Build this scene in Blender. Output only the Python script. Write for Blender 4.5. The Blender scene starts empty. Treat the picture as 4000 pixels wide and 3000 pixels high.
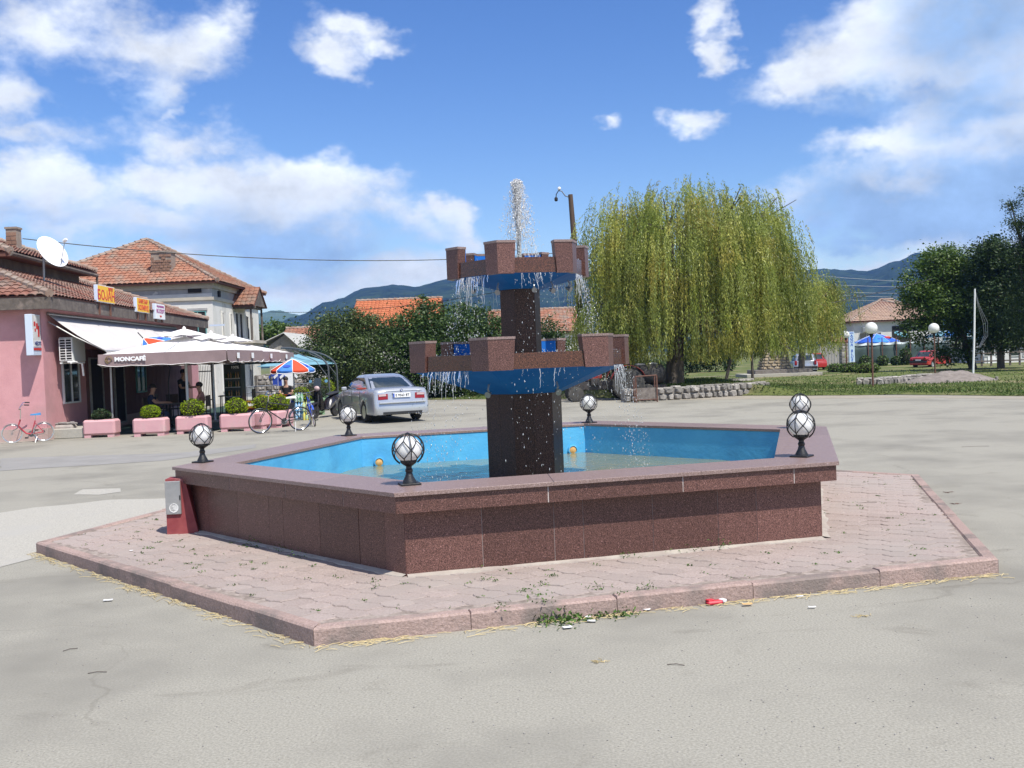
import bpy, bmesh, math, random
import numpy as np
from mathutils import Vector, Matrix, Euler, noise as mnoise
random.seed(7); rng = np.random.default_rng(7)
R = math.radians; PI = math.pi
S = bpy.context.scene
COL = S.collection
# ------------------------------------------------------------------ camera
F_PX, PITCH, ROLL, EYE = 3859.5, 0.0273, 0.0396, 1.8      # focal length for a 4000 px wide frame
cam = bpy.data.cameras.new('camera'); camo = bpy.data.objects.new('camera', cam); COL.objects.link(camo)
cam.sensor_width = 36.0; cam.lens = F_PX/4000*36; cam.clip_end = 9000; cam.clip_start = .1
camo.matrix_world = Matrix.Translation((0, 0, EYE)) @ Matrix.Rotation(PI/2-PITCH, 4, 'X') @ Matrix.Rotation(-ROLL, 4, 'Z')
S.camera = camo
S.view_settings.view_transform = 'Standard'; S.view_settings.look = 'None'
S.view_settings.exposure = 0.38; S.view_settings.gamma = 1; S.view_settings.use_curve_mapping = False
S.render.engine = 'CYCLES'
S.cycles.use_denoising = True
S.cycles.max_bounces = 8; S.cycles.diffuse_bounces = 3; S.cycles.glossy_bounces = 3
S.cycles.transmission_bounces = 6; S.cycles.transparent_max_bounces = 8; S.cycles.volume_bounces = 0
S.cycles.caustics_reflective = False; S.cycles.caustics_refractive = False
S.cycles.sample_clamp_indirect = 6
# survey helpers: sight lines of the same camera, used to measure where things stand
def ray(px, py):
    X, Y = px-2000, 1500-py
    u = (X*math.cos(ROLL)+Y*math.sin(ROLL))/F_PX; v = (-X*math.sin(ROLL)+Y*math.cos(ROLL))/F_PX
    return Vector((u, math.cos(PITCH)+v*math.sin(PITCH), -math.sin(PITCH)+v*math.cos(PITCH)))
def G(px, py, z=0.0):
    d = ray(px, py); return Vector((0, 0, EYE)) + d*((z-EYE)/d.z)
def V(px, py, Y):
    d = ray(px, py); return Vector((0, 0, EYE)) + d*(Y/d.y)
# ------------------------------------------------------------------ sun and sky
SUN_AZ, SUN_EL = R(-51.0), R(58)
sd = Vector((math.cos(SUN_EL)*math.cos(SUN_AZ), math.cos(SUN_EL)*math.sin(SUN_AZ), math.sin(SUN_EL)))
sl = bpy.data.lights.new('sun', 'SUN'); sl.energy = 4.6; sl.angle = R(.53); sl.color = (1, .955, .88)
so = bpy.data.objects.new('sun', sl); COL.objects.link(so); so.location = (20, -20, 60)
so.rotation_euler = sd.to_track_quat('Z', 'Y').to_euler()
W = bpy.data.worlds.new('World'); S.world = W; W.use_nodes = True
nt = W.node_tree; nt.nodes.clear()
def N(t, tree=None, **kw):
    n = (tree or nt).nodes.new(t)
    for k, v in kw.items(): setattr(n, k, v)
    return n
def mth(op, a, b=None, tree=None, clamp=False):
    t = tree or nt; n = t.nodes.new('ShaderNodeMath'); n.operation = op; n.use_clamp = clamp
    for i, q in enumerate((a, b)):
        if q is None: continue
        if isinstance(q, (int, float)): n.inputs[i].default_value = q
        else: t.links.new(q, n.inputs[i])
    return n.outputs[0]
def build_world():
    L = nt.links.new
    out = N('ShaderNodeOutputWorld'); bg = N('ShaderNodeBackground'); L(bg.outputs[0], out.inputs[0])
    sky = N('ShaderNodeTexSky', sky_type='NISHITA', sun_disc=False)
    sky.sun_elevation = SUN_EL; sky.sun_rotation = PI/2-SUN_AZ
    sky.altitude = 400; sky.air_density = 1.1; sky.dust_density = .3; sky.ozone_density = 3.2
    bg.inputs[1].default_value = .115
    tc = N('ShaderNodeTexCoord'); sx = N('ShaderNodeSeparateXYZ'); L(tc.outputs['Generated'], sx.inputs[0])
    az = mth('ARCTAN2', sx.outputs[0], sx.outputs[1]); el = mth('ARCSINE', sx.outputs[2])
    cv = N('ShaderNodeCombineXYZ'); L(az, cv.inputs[0]); L(el, cv.inputs[1])
    def fbm(scale, detail, rough, off):
        n = N('ShaderNodeTexNoise'); n.inputs['Scale'].default_value = scale; n.inputs['Detail'].default_value = detail
        n.inputs['Roughness'].default_value = rough
        m = N('ShaderNodeMapping'); m.inputs['Location'].default_value = off; m.inputs['Scale'].default_value = (1, 1, 1.5)
        L(tc.outputs['Generated'], m.inputs[0]); L(m.outputs[0], n.inputs['Vector']); return n
    w1 = fbm(7, 5, .6, (3, 1, 2)); 
    wv = N('ShaderNodeVectorMath', operation='MULTIPLY_ADD'); L(w1.outputs['Color'], wv.inputs[0])
    wv.inputs[1].default_value = (.19, .12, 0); wv.inputs[2].default_value = (-.095, -.06, 0)
    av = N('ShaderNodeVectorMath', operation='ADD'); L(cv.outputs[0], av.inputs[0]); L(wv.outputs[0], av.inputs[1])
    def blobs(lst):
        acc = None
        for (x, y, rx, ry, s) in lst:                         # position and size of each cloud as seen over the square
            d = ray(x*1.8083, y*1.8083).normalized()
            a, e = math.atan2(d.x, d.y), math.asin(d.z)
            ia, ie = 1/(rx*1.8083/F_PX), 1/(ry*1.8083/F_PX)
            m = N('ShaderNodeVectorMath', operation='MULTIPLY_ADD'); L(av.outputs[0], m.inputs[0])
            m.inputs[1].default_value = (ia, ie, 0); m.inputs[2].default_value = (-a*ia, -e*ie, 0)
            ln = N('ShaderNodeVectorMath', operation='LENGTH'); L(m.outputs[0], ln.inputs[0])
            v = mth('MULTIPLY_ADD', ln.outputs['Value'], -s); v.node.inputs[2].default_value = s
            if acc is None: acc = v
            else:
                q = mth('SMOOTH_MAX', acc, v); q.node.inputs[2].default_value = .25; acc = q
        return acc
    white = [(90, 60, 210, 95, 1), (320, 85, 190, 85, 1), (440, 70, 80, 45, .8), (300, 195, 60, 80, .8), (340, 245, 26, 40, .7),
             (35, 225, 105, 75, 1), (560, 440, 350, 110, 1.5), (380, 400, 170, 65, 1.3), (700, 410, 200, 80, 1.4), (330, 470, 160, 60, 1.2), (520, 520, 380, 60, 1.1), (880, 470, 130, 60, 1), (965, 460, 85, 58, 1.5), (880, 475, 60, 50, 1.3),
             (1000, 515, 80, 40, .9), (100, 430, 190, 80, 1.4), (190, 480, 130, 55, 1.2), (400, 310, 170, 45, .7), (600, 600, 520, 70, 1.0), (900, 610, 190, 40, 1.0), (60, 320, 140, 30, .5),
             (775, 55, 100, 38, .9), (712, 112, 85, 30, .8), (830, 90, 60, 26, .7), (1545, 68, 44, 42, .95), (1580, 118, 46, 32, .95), (1508, 258, 62, 38, 1), (1338, 292, 55, 24, .9),
             (1760, 150, 120, 80, 1.5), (1900, 130, 270, 100, 1.5), (2120, 80, 260, 130, 1.5), (2000, 25, 240, 55, 1.1), (2200, 220, 230, 120, 1.5), (2060, 220, 220, 60, 1.1),
             (1880, 320, 180, 66, 1.4), (2010, 300, 200, 85, 1.6), (2160, 310, 190, 130, 1.6), (1960, 410, 290, 90, 1.5), (2130, 440, 270, 130, 1.6),
             (1860, 520, 180, 40, .7), (1880, 570, 190, 32, .8), (1765, 488, 60, 20, .8)]
    grey = [(1960, 450, 330, 85, 1.7), (2150, 410, 240, 120, 1.6), (2140, 230, 170, 70, 1.0), (2150, 60, 200, 120, .9), (1850, 215, 230, 40, .8), (2100, 190, 240, 60, .8), (620, 530, 400, 85, 1.1), (1900, 500, 300, 50, 1.4),
            (120, 480, 200, 40, .5), (480, 470, 160, 60, .5), (250, 220, 160, 50, .4)]
    bl = blobs(white); gr = blobs(grey)
    n2 = fbm(11, 9, .62, (0, 0, 0)); n3 = fbm(3.0, 4, .55, (9, 4, 1)); n4 = fbm(13, 8, .62, (5, 5, 5))
    # away from the measured clouds the same broken cumulus goes on all round the sky
    side = mth('MULTIPLY', mth('ABSOLUTE', az), 1.0)
    msk = mth('SMOOTH_MAX', mth('MULTIPLY', mth('SUBTRACT', side, .55), 3.0, clamp=True), mth('MULTIPLY', mth('SUBTRACT', el, .50), 3.0, clamp=True)); msk.node.inputs[2].default_value = .1
    far = mth('MULTIPLY', mth('SUBTRACT', mth('MULTIPLY', n3.outputs['Fac'], 3.6), 1.62), msk)
    base = mth('MAXIMUM', bl, mth('SUBTRACT', far, mth('SUBTRACT', 1.0, msk)))
    dens = mth('ADD', base, mth('MULTIPLY', mth('SUBTRACT', n2.outputs['Fac'], .52), 1.9))
    alpha = N('ShaderNodeMapRange', interpolation_type='SMOOTHSTEP'); L(dens, alpha.inputs[0])
    alpha.inputs[1].default_value = -.14; alpha.inputs[2].default_value = .80
    # lit tops white, thick undersides grey-blue
    gm = N('ShaderNodeMapRange', interpolation_type='SMOOTHSTEP'); L(mth('ADD', gr, mth('MULTIPLY', mth('SUBTRACT', n4.outputs['Fac'], .5), 1.1)), gm.inputs[0])
    gm.inputs[1].default_value = -.30; gm.inputs[2].default_value = .95
    cm = N('ShaderNodeMix', data_type='RGBA'); L(gm.outputs[0], cm.inputs['Factor'])
    cm.inputs['A'].default_value = (7.3, 7.7, 8.3, 1); cm.inputs['B'].default_value = (2.7, 4.1, 6.5, 1)
    shade = N('ShaderNodeMapRange'); L(n4.outputs['Fac'], shade.inputs[0]); shade.inputs[1].default_value = .3; shade.inputs[2].default_value = .7
    shade.inputs[3].default_value = .70; shade.inputs[4].default_value = 1.10
    cs = N('ShaderNodeVectorMath', operation='SCALE'); L(cm.outputs['Result'], cs.inputs[0]); L(shade.outputs[0], cs.inputs['Scale'])
    mx = N('ShaderNodeMix', data_type='RGBA'); L(mth('MULTIPLY', alpha.outputs[0], .93), mx.inputs['Factor'])
    hs = N('ShaderNodeHueSaturation'); hs.inputs['Hue'].default_value = .514; hs.inputs['Saturation'].default_value = 1.26; hs.inputs['Value'].default_value = 1.05; L(sky.outputs[0], hs.inputs['Color']); L(hs.outputs[0], mx.inputs['A']); L(cs.outputs[0], mx.inputs['B'])
    L(mx.outputs['Result'], bg.inputs[0])
build_world()
# ------------------------------------------------------------------ materials
def lin(h):
    if isinstance(h, str):
        v = [int(h[i:i+2], 16)/255 for i in (0, 2, 4)]
        return tuple(c/12.92 if c <= .04045 else ((c+.055)/1.055)**2.4 for c in v)
    return h
MATS = {}
def mat(name, c1, c2=None, scale=5., rough=.7, metal=0., bump=0., bscale=None, detail=5, lo=.35, hi=.65, rnd=0., spec=.5, c3=None, c3scale=1., c3lo=.55, c3hi=.75,
        tint=False, trans=0., sub=0., stretch=(1, 1, 1), coat=0., emit=None, alpha=1.):
    m = bpy.data.materials.new(name); m.use_nodes = True; t = m.node_tree; L = t.links.new
    b = t.nodes['Principled BSDF']; c1 = lin(c1)
    b.inputs['Base Color'].default_value = (*c1, 1); b.inputs['Roughness'].default_value = rough; b.inputs['Metallic'].default_value = metal
    b.inputs['Specular IOR Level'].default_value = spec
    if trans: b.inputs['Transmission Weight'].default_value = trans
    if coat: b.inputs['Coat Weight'].default_value = coat; b.inputs['Coat Roughness'].default_value = .05
    if alpha < 1: b.inputs['Alpha'].default_value = alpha
    col = None
    geo = N('ShaderNodeNewGeometry', t)
    mp = N('ShaderNodeMapping', t); mp.inputs['Scale'].default_value = stretch; L(geo.outputs['Position'], mp.inputs[0])
    def noi(sc, det=detail, ro=.6):
        n = N('ShaderNodeTexNoise', t); n.inputs['Scale'].default_value = sc; n.inputs['Detail'].default_value = det; n.inputs['Roughness'].default_value = ro
        L(mp.outputs[0], n.inputs['Vector']); return n.outputs['Fac']
    def mix(f, a, c):
        x = N('ShaderNodeMix', t, data_type='RGBA'); L(f, x.inputs['Factor'])
        for q, k in ((a, 'A'), (c, 'B')):
            if isinstance(q, tuple): x.inputs[k].default_value = (*q[:3], 1)
            else: L(q, x.inputs[k])
        return x.outputs['Result']
    def ramp(f, a, c):
        r = N('ShaderNodeMapRange', t); L(f, r.inputs[0]); r.inputs[1].default_value = a; r.inputs[2].default_value = c; return r.outputs[0]
    if c2 is not None: col = mix(ramp(noi(scale), lo, hi), c1, lin(c2))
    if c3 is not None: col = mix(ramp(noi(c3scale, 4), c3lo, c3hi), col if col else c1, lin(c3))
    if rnd or tint:
        hv = N('ShaderNodeHueSaturation', t)
        if col: L(col, hv.inputs['Color'])
        else: hv.inputs['Color'].default_value = (*c1, 1)
        if tint:
            at = N('ShaderNodeAttribute', t); at.attribute_name = 'tint'
            r = N('ShaderNodeMapRange', t); L(at.outputs['Fac'], r.inputs[0]); r.inputs[3].default_value = .55; r.inputs[4].default_value = 1.5; L(r.outputs[0], hv.inputs['Value'])
            h = N('ShaderNodeMapRange', t); L(at.outputs['Fac'], h.inputs[0]); h.inputs[3].default_value = .51; h.inputs[4].default_value = .485; L(h.outputs[0], hv.inputs['Hue'])
        else:
            oi = N('ShaderNodeObjectInfo', t)
            r = N('ShaderNodeMapRange', t); L(oi.outputs['Random'], r.inputs[0]); r.inputs[3].default_value = 1-rnd; r.inputs[4].default_value = 1+rnd; L(r.outputs[0], hv.inputs['Value'])
        col = hv.outputs[0]
    if col: L(col, b.inputs['Base Color'])
    if bump:
        bp = N('ShaderNodeBump', t); bp.inputs['Strength'].default_value = min(1, bump); bp.inputs['Distance'].default_value = .02
        L(noi(bscale or scale*3), bp.inputs['Height']); L(bp.outputs[0], b.inputs['Normal'])
    if sub:                                                    # thin leaves let light through
        tr = N('ShaderNodeBsdfTranslucent', t); mxs = N('ShaderNodeMixShader', t); mxs.inputs[0].default_value = sub
        if col: L(col, tr.inputs[0])
        else: tr.inputs[0].default_value = (*c1, 1)
        L(b.outputs[0], mxs.inputs[1]); L(tr.outputs[0], mxs.inputs[2]); L(mxs.outputs[0], t.nodes['Material Output'].inputs[0])
    MATS[name] = m; return m
# ------------------------------------------------------------------ mesh building
class MB:
    def __init__(s): s.v = []; s.f = []; s.m = []; s.cur = 0; s.T = None
    def add(s, vs, fs):
        o = len(s.v)
        if s.T is not None: vs = [s.T @ Vector(q) for q in vs]
        s.v.extend(tuple(q) for q in vs); s.f.extend([tuple(i+o for i in f) for f in fs]); s.m.extend([s.cur]*len(fs)); return s
    def box(s, c, d, rz=0., ch=0., rot=None):
        hx, hy, hz = d[0]/2, d[1]/2, d[2]/2
        M_ = rot if rot is not None else Matrix.Rotation(rz, 3, 'Z')
        c = Vector(c)
        if ch <= 0:
            vs = [(x*hx, y*hy, z*hz) for x in (-1, 1) for y in (-1, 1) for z in (-1, 1)]
            fs = [(0, 1, 3, 2), (4, 6, 7, 5), (0, 4, 5, 1), (2, 3, 7, 6), (0, 2, 6, 4), (1, 5, 7, 3)]
        else:
            ch = min(ch, hx*.9, hy*.9, hz*.9)
            bm = bmesh.new(); bmesh.ops.create_cube(bm, size=2)
            for q in bm.verts: q.co = Vector((q.co.x*hx, q.co.y*hy, q.co.z*hz))
            bmesh.ops.bevel(bm, geom=list(bm.edges), offset=ch, segments=1, affect='EDGES', profile=.5)
            bm.verts.index_update(); vs = [q.co.copy() for q in bm.verts]; fs = [tuple(q.index for q in f.verts) for f in bm.faces]; bm.free()
        return s.add([M_ @ Vector(q)+c for q in vs], fs)
    def prism(s, poly, z0, z1, top=None):
        n = len(poly); t = top or poly
        vs = [(p[0], p[1], z0) for p in poly]+[(p[0], p[1], z1) for p in t]
        return s.add(vs, [tuple(range(n-1, -1, -1)), tuple(range(n, 2*n))]+[(i, (i+1) % n, n+(i+1) % n, n+i) for i in range(n)])
    def tube(s, pts, r, n=6, cap=True, closed=False):
        pts = [Vector(p) for p in pts]; k = len(pts); rs = r if isinstance(r, (list, tuple)) else [r]*k
        vs = []; up = None
        for i, p in enumerate(pts):
            a = pts[(i-1) % k] if (closed or i > 0) else p; b = pts[(i+1) % k] if (closed or i < k-1) else p
            d = (b-a); d = d.normalized() if d.length > 1e-9 else Vector((0, 0, 1))
            if up is None: up = Vector((0, 0, 1)) if abs(d.z) < .95 else Vector((1, 0, 0))
            sx = d.cross(up); sx = sx.normalized() if sx.length > 1e-6 else d.orthogonal().normalized()
            up = sx.cross(d).normalized()
            for j in range(n):
                t = 2*PI*j/n; vs.append(p+(sx*math.cos(t)+up*math.sin(t))*rs[i])
        fs = []
        for i in range(k if closed else k-1):
            a, b = i*n, ((i+1) % k)*n
            for j in range(n): fs.append((a+j, a+(j+1) % n, b+(j+1) % n, b+j))
        if cap and not closed: fs += [tuple(range(n-1, -1, -1)), tuple(range((k-1)*n, k*n))]
        return s.add(vs, fs)
    def lathe(s, prof, n=16, c=(0, 0, 0), axis=None, flat=False):
        vs = []; fs = []; c = Vector(c)
        M_ = axis if axis is not None else Matrix.Identity(3)
        for (r, z) in prof:
            for j in range(n):
                t = 2*PI*j/n; vs.append(c+M_ @ Vector((r*math.cos(t), r*math.sin(t), z)))
        for i in range(len(prof)-1):
            for j in range(n): fs.append((i*n+j, i*n+(j+1) % n, (i+1)*n+(j+1) % n, (i+1)*n+j))
        if prof[0][0] > 1e-6: fs.append(tuple(range(n-1, -1, -1)))
        if prof[-1][0] > 1e-6: fs.append(tuple(range((len(prof)-1)*n, len(prof)*n)))
        return s.add(vs, fs)
    def sphere(s, c, r, n=14, m=8, sq=(1, 1, 1)):
        vs = []; fs = []; c = Vector(c)
        for i in range(m+1):
            p = PI*i/m
            for j in range(n):
                t = 2*PI*j/n; vs.append(c+Vector((r*sq[0]*math.sin(p)*math.cos(t), r*sq[1]*math.sin(p)*math.sin(t), r*sq[2]*math.cos(p))))
        for i in range(m):
            for j in range(n): fs.append((i*n+j, (i+1)*n+j, (i+1)*n+(j+1) % n, i*n+(j+1) % n))
        return s.add(vs, fs)
    def quad(s, a, b, c, d): return s.add([a, b, c, d], [(0, 1, 2, 3)])
    def slab(s, pts, off):                                     # a flat plate: outline pts, thickness vector off
        n = len(pts); pts = [Vector(p) for p in pts]; off = Vector(off)
        return s.add(pts+[p+off for p in pts], [tuple(range(n-1, -1, -1)), tuple(range(n, 2*n))]+[(i, (i+1) % n, n+(i+1) % n, n+i) for i in range(n)])
    def mesh(s, name, mats, smooth=False, recalc=True):
        me = bpy.data.meshes.new(name); me.from_pydata(s.v, [], s.f)
        for m in (mats if isinstance(mats, (list, tuple)) else [mats]): me.materials.append(m)
        if len(me.materials) > 1: me.polygons.foreach_set('material_index', s.m)
        if recalc and s.f:
            bm = bmesh.new(); bm.from_mesh(me)
            if smooth: bmesh.ops.remove_doubles(bm, verts=bm.verts, dist=1e-5)
            bmesh.ops.recalc_face_normals(bm, faces=bm.faces); bm.to_mesh(me); bm.free()
        if smooth:
            me.shade_smooth()
            try: me.set_sharp_from_angle(angle=R(38))
            except Exception: pass
        me.update(); return me
    def build(s, name, mats, parent=None, smooth=False, loc=None, kind=None, recalc=True):
        return obj(name, s.mesh(name, mats, smooth, recalc), parent, loc, kind)
def obj(name, me, parent=None, loc=None, kind=None):
    o = bpy.data.objects.new(name, me); COL.objects.link(o)
    if parent is not None: o.parent = parent
    if loc is not None: o.location = loc
    if kind: o['kind'] = kind
    return o
def tag(o, label=None, cat=None, group=None, kind=None):
    if label: o['label'] = label
    if cat: o['category'] = cat
    if group: o['group'] = group
    if kind: o['kind'] = kind
    return o
def thing(name, label, cat, loc=(0, 0, 0), rz=0., group=None):
    o = bpy.data.objects.new(name, None); COL.objects.link(o); o.empty_display_size = .2
    o.location = loc; o.rotation_euler = (0, 0, rz); return tag(o, label, cat, group)
def copy_tree(o, parent=None):
    c = o.copy(); COL.objects.link(c); c.parent = parent
    for ch in o.children: copy_tree(ch, c)
    return c
def np_mesh(name, verts, faces, m, tint=None, smooth=False):
    me = bpy.data.meshes.new(name); nv, nf = len(verts), len(faces); k = faces.shape[1]
    me.vertices.add(nv); me.vertices.foreach_set('co', np.ascontiguousarray(verts, np.float32).ravel())
    me.loops.add(nf*k); me.loops.foreach_set('vertex_index', np.ascontiguousarray(faces, np.int32).ravel())
    me.polygons.add(nf); me.polygons.foreach_set('loop_start', np.arange(0, nf*k, k, dtype=np.int32))
    me.update(calc_edges=True)
    if tint is not None:
        a = me.attributes.new('tint', 'FLOAT', 'FACE'); a.data.foreach_set('value', np.ascontiguousarray(tint, np.float32))
    me.materials.append(m)
    if smooth: me.shade_smooth()
    return me
def text(body, size, m, name, parent, o, xd, yd, ext=.004, bold=0., align='CENTER', sx=1.):
    cu = bpy.data.curves.new('lettering', 'FONT'); cu.body = body; cu.size = size; cu.align_x = align; cu.align_y = 'CENTER'
    cu.extrude = ext; cu.offset = bold; cu.resolution_u = 2
    t = bpy.data.objects.new('lettering', cu); COL.objects.link(t); bpy.context.view_layer.update()
    me = bpy.data.meshes.new_from_object(t.evaluated_get(bpy.context.evaluated_depsgraph_get()))
    COL.objects.unlink(t); bpy.data.objects.remove(t)
    xd = Vector(xd).normalized(); yd = Vector(yd).normalized(); zd = xd.cross(yd); o = Vector(o)
    M_ = Matrix((( xd.x*sx, yd.x, zd.x, o.x), (xd.y*sx, yd.y, zd.y, o.y), (xd.z*sx, yd.z, zd.z, o.z), (0, 0, 0, 1)))
    me.transform(M_); me.materials.clear(); me.materials.append(m)
    return obj(name, me, parent)
# ------------------------------------------------------------------ palette
M_asph = mat('asphalt', (.206, .195, .162), (.40, .38, .32), 75, .94, bump=.10, bscale=130, detail=6, lo=.25, hi=.75, c3=(.212, .201, .171), c3scale=.42, c3lo=.47, c3hi=.70, spec=.12)
M_conc = mat('pale_concrete', (.32, .305, .265), (.47, .445, .385), 60, .95, bump=.3, bscale=55, c3=(.38, .365, .33), c3scale=.9, spec=.15)
M_lawn = mat('turf', (.075, .105, .028), (.13, .15, .05), .9, .95, bump=.6, bscale=9, c3=(.24, .205, .115), c3scale=.33, c3lo=.48, c3hi=.66, spec=.1)
M_grass = mat('grass_blades', (.06, .115, .02), (.13, .17, .045), .6, .8, sub=.3, tint=True)
M_paver = mat('paver', (.295, .236, .21), (.405, .332, .298), 70, .95, bump=.3, bscale=80, rnd=.06, spec=.1, c3=(.34, .295, .265), c3scale=.9, c3lo=.42, c3hi=.7)
M_joint = mat('joint_sand', (.20, .165, .14), (.38, .32, .28), 14, .98, spec=.05)
M_kerb = mat('kerb_concrete', (.295, .215, .185), (.42, .31, .275), 60, .93, bump=.5, bscale=50, rnd=.05, spec=.1, c3=(.225, .185, .165), c3scale=2.6, c3lo=.47, c3hi=.64)
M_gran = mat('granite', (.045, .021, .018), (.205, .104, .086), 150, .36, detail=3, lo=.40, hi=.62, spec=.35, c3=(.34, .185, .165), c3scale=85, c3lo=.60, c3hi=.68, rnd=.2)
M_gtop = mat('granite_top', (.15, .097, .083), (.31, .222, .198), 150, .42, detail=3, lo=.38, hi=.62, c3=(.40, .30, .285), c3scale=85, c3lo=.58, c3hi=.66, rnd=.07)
M_gwet = mat('granite_wet', (.030, .014, .012), (.17, .065, .042), 130, .18, detail=3, lo=.42, hi=.64, c3=(.27, .11, .06), c3scale=85, c3lo=.6, c3hi=.68, rnd=.08)
M_gdark = mat('granite_dark', (.022, .012, .010), (.125, .060, .047), 120, .38, spec=.25, detail=3, lo=.42, hi=.66, c3=(.16, .085, .07), c3scale=85, c3lo=.62, c3hi=.7, rnd=.1)
M_grout = mat('grout', (.55, .49, .46), (.36, .30, .28), 5, .9, lo=.45, hi=.6)
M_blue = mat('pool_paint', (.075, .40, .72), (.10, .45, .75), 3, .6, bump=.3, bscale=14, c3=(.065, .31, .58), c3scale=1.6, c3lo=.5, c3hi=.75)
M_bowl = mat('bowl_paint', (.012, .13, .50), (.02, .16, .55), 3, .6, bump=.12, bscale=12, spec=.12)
M_water = mat('pool_water', (.20, .20, .105), (.24, .235, .13), 1.2, .09, bump=.7, bscale=9, detail=3, spec=.32, c3=(.13, .20, .17), c3scale=.7, c3lo=.45, c3hi=.75)
M_drop = mat('water_drops', (.93, .95, .97), rough=.08, trans=.5, spec=.6)
M_jet = mat('white_water', (.95, .96, .97), rough=.15, trans=.38, spec=.6)
M_black = mat('black_iron', (.014, .014, .015), rough=.45, bump=.15, bscale=50)
M_globe = mat('opal_glass', (.93, .93, .90), rough=.25, sub=.35, spec=.4)
M_brass = mat('amber_lens', (.62, .34, .12), (.75, .47, .2), 20, .3)
M_white = mat('white_paint', (.78, .78, .76), rough=.5)
M_straw = mat('straw', (.42, .33, .16), (.55, .45, .25), 30, .9)
M_weed = mat('weed', (.05, .12, .02), (.09, .17, .03), 12, .7, sub=.3, tint=True)
M_red_p = mat('red_render', (.22, .035, .04), (.28, .06, .06), 7, .7, c3=(.42, .27, .25), c3scale=3.0, c3lo=.6, c3hi=.7)
M_steel = mat('galvanised', (.34, .345, .34), (.42, .42, .41), 8, .5, metal=.6)
M_metal = mat('grey_metal', (.33, .34, .35), rough=.4, metal=.8)
M_rust = mat('rusty_steel', (.10, .048, .034), (.16, .075, .05), 12, .8)
def weather(m):                                                # fine cracks and old damp or oil marks in the asphalt
    t = m.node_tree; L = t.links.new; b_ = t.nodes['Principled BSDF']; src = b_.inputs['Base Color'].links[0].from_socket
    geo = N('ShaderNodeNewGeometry', t); wn = N('ShaderNodeTexNoise', t); wn.inputs['Scale'].default_value = 1.1; wn.inputs['Detail'].default_value = 5; L(geo.outputs['Position'], wn.inputs['Vector'])
    wa = N('ShaderNodeVectorMath', t, operation='MULTIPLY_ADD'); L(wn.outputs['Color'], wa.inputs[0]); wa.inputs[1].default_value = (1.1, 1.1, 0); L(geo.outputs['Position'], wa.inputs[2])
    vo = N('ShaderNodeTexVoronoi', t, feature='DISTANCE_TO_EDGE'); vo.inputs['Scale'].default_value = .33; L(wa.outputs[0], vo.inputs['Vector'])
    cr = N('ShaderNodeMapRange', t); L(vo.outputs['Distance'], cr.inputs[0]); cr.inputs[1].default_value = .0015; cr.inputs[2].default_value = .0055; cr.inputs[3].default_value = 1; cr.inputs[4].default_value = 0
    mk = N('ShaderNodeTexNoise', t); mk.inputs['Scale'].default_value = .45; mk.inputs['Detail'].default_value = 3; L(geo.outputs['Position'], mk.inputs['Vector'])
    mr = N('ShaderNodeMapRange', t); L(mk.outputs['Fac'], mr.inputs[0]); mr.inputs[1].default_value = .50; mr.inputs[2].default_value = .62; mr.inputs[3].default_value = 0; mr.inputs[4].default_value = .20
    f1 = mth('MULTIPLY', cr.outputs[0], mr.outputs[0], t)
    st = N('ShaderNodeTexNoise', t); st.inputs['Scale'].default_value = 1.0; st.inputs['Detail'].default_value = 7; st.inputs['Roughness'].default_value = .68; st.inputs['Distortion'].default_value = 1.2
    mp = N('ShaderNodeMapping', t); mp.inputs['Scale'].default_value = (.8, 1.7, 1); mp.inputs['Rotation'].default_value = (0, 0, .5); mp.inputs['Location'].default_value = (4.2, 1.7, 0); L(geo.outputs['Position'], mp.inputs[0]); L(mp.outputs[0], st.inputs['Vector'])
    sr = N('ShaderNodeMapRange', t, interpolation_type='SMOOTHSTEP'); L(st.outputs['Fac'], sr.inputs[0]); sr.inputs[1].default_value = .56; sr.inputs[2].default_value = .74; sr.inputs[3].default_value = 0; sr.inputs[4].default_value = .30
    f = mth('ADD', f1, sr.outputs[0], t, clamp=True)
    x = N('ShaderNodeMix', t, data_type='RGBA'); L(f, x.inputs['Factor']); L(src, x.inputs['A']); x.inputs['B'].default_value = (.10, .086, .066, 1); L(x.outputs['Result'], b_.inputs['Base Color'])
weather(M_asph)
# ------------------------------------------------------------------ ground
def gz(x, y):
    if x < 5: return 0.0
    k = min(1, (x-5)/4)
    if y < 58: return 0.0
    if y < 72: return -.27*k*(y-58)/14
    if y < 86: return k*(-.27+.15*(y-72)/14)
    return -.12*k*max(0, 1-(y-86)/30)
def grid_sheet(name, xs, ys, m, zf, kind='structure'):
    vs = [(x, y, zf(x, y)) for y in ys for x in xs]; n = len(xs)
    fs = [(j*n+i, j*n+i+1, (j+1)*n+i+1, (j+1)*n+i) for j in range(len(ys)-1) for i in range(n-1)]
    b = MB(); b.add(vs, fs); o = b.build(name, m, smooth=True); tag(o, kind=kind); return o
xs = [-2400, -900, -300, -120]+list(np.linspace(-60, 60, 41))+[120, 300, 900, 2400]
ys = [-55, -20, 0, 10, 20, 30, 40, 50, 58, 62, 66, 70, 72, 76, 80, 84, 86, 90, 100, 116, 140, 200, 400, 900, 1700, 2900]
grid_sheet('ground', xs, ys, M_asph, lambda x, y: gz(x, y)-.0)
EDGE = [(-2400, 62), (-40, 62), (-9, 56), (-6, 46.4), (-2.9, 44.4), (2, 40.4), (5, 38.9), (8.6, 37.3), (10, 35.6), (12, 34.2), (13.5, 33.2), (14.6, 31.2), (15.6, 29.6), (20, 26.6), (40, 20), (2400, 20)]
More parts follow.
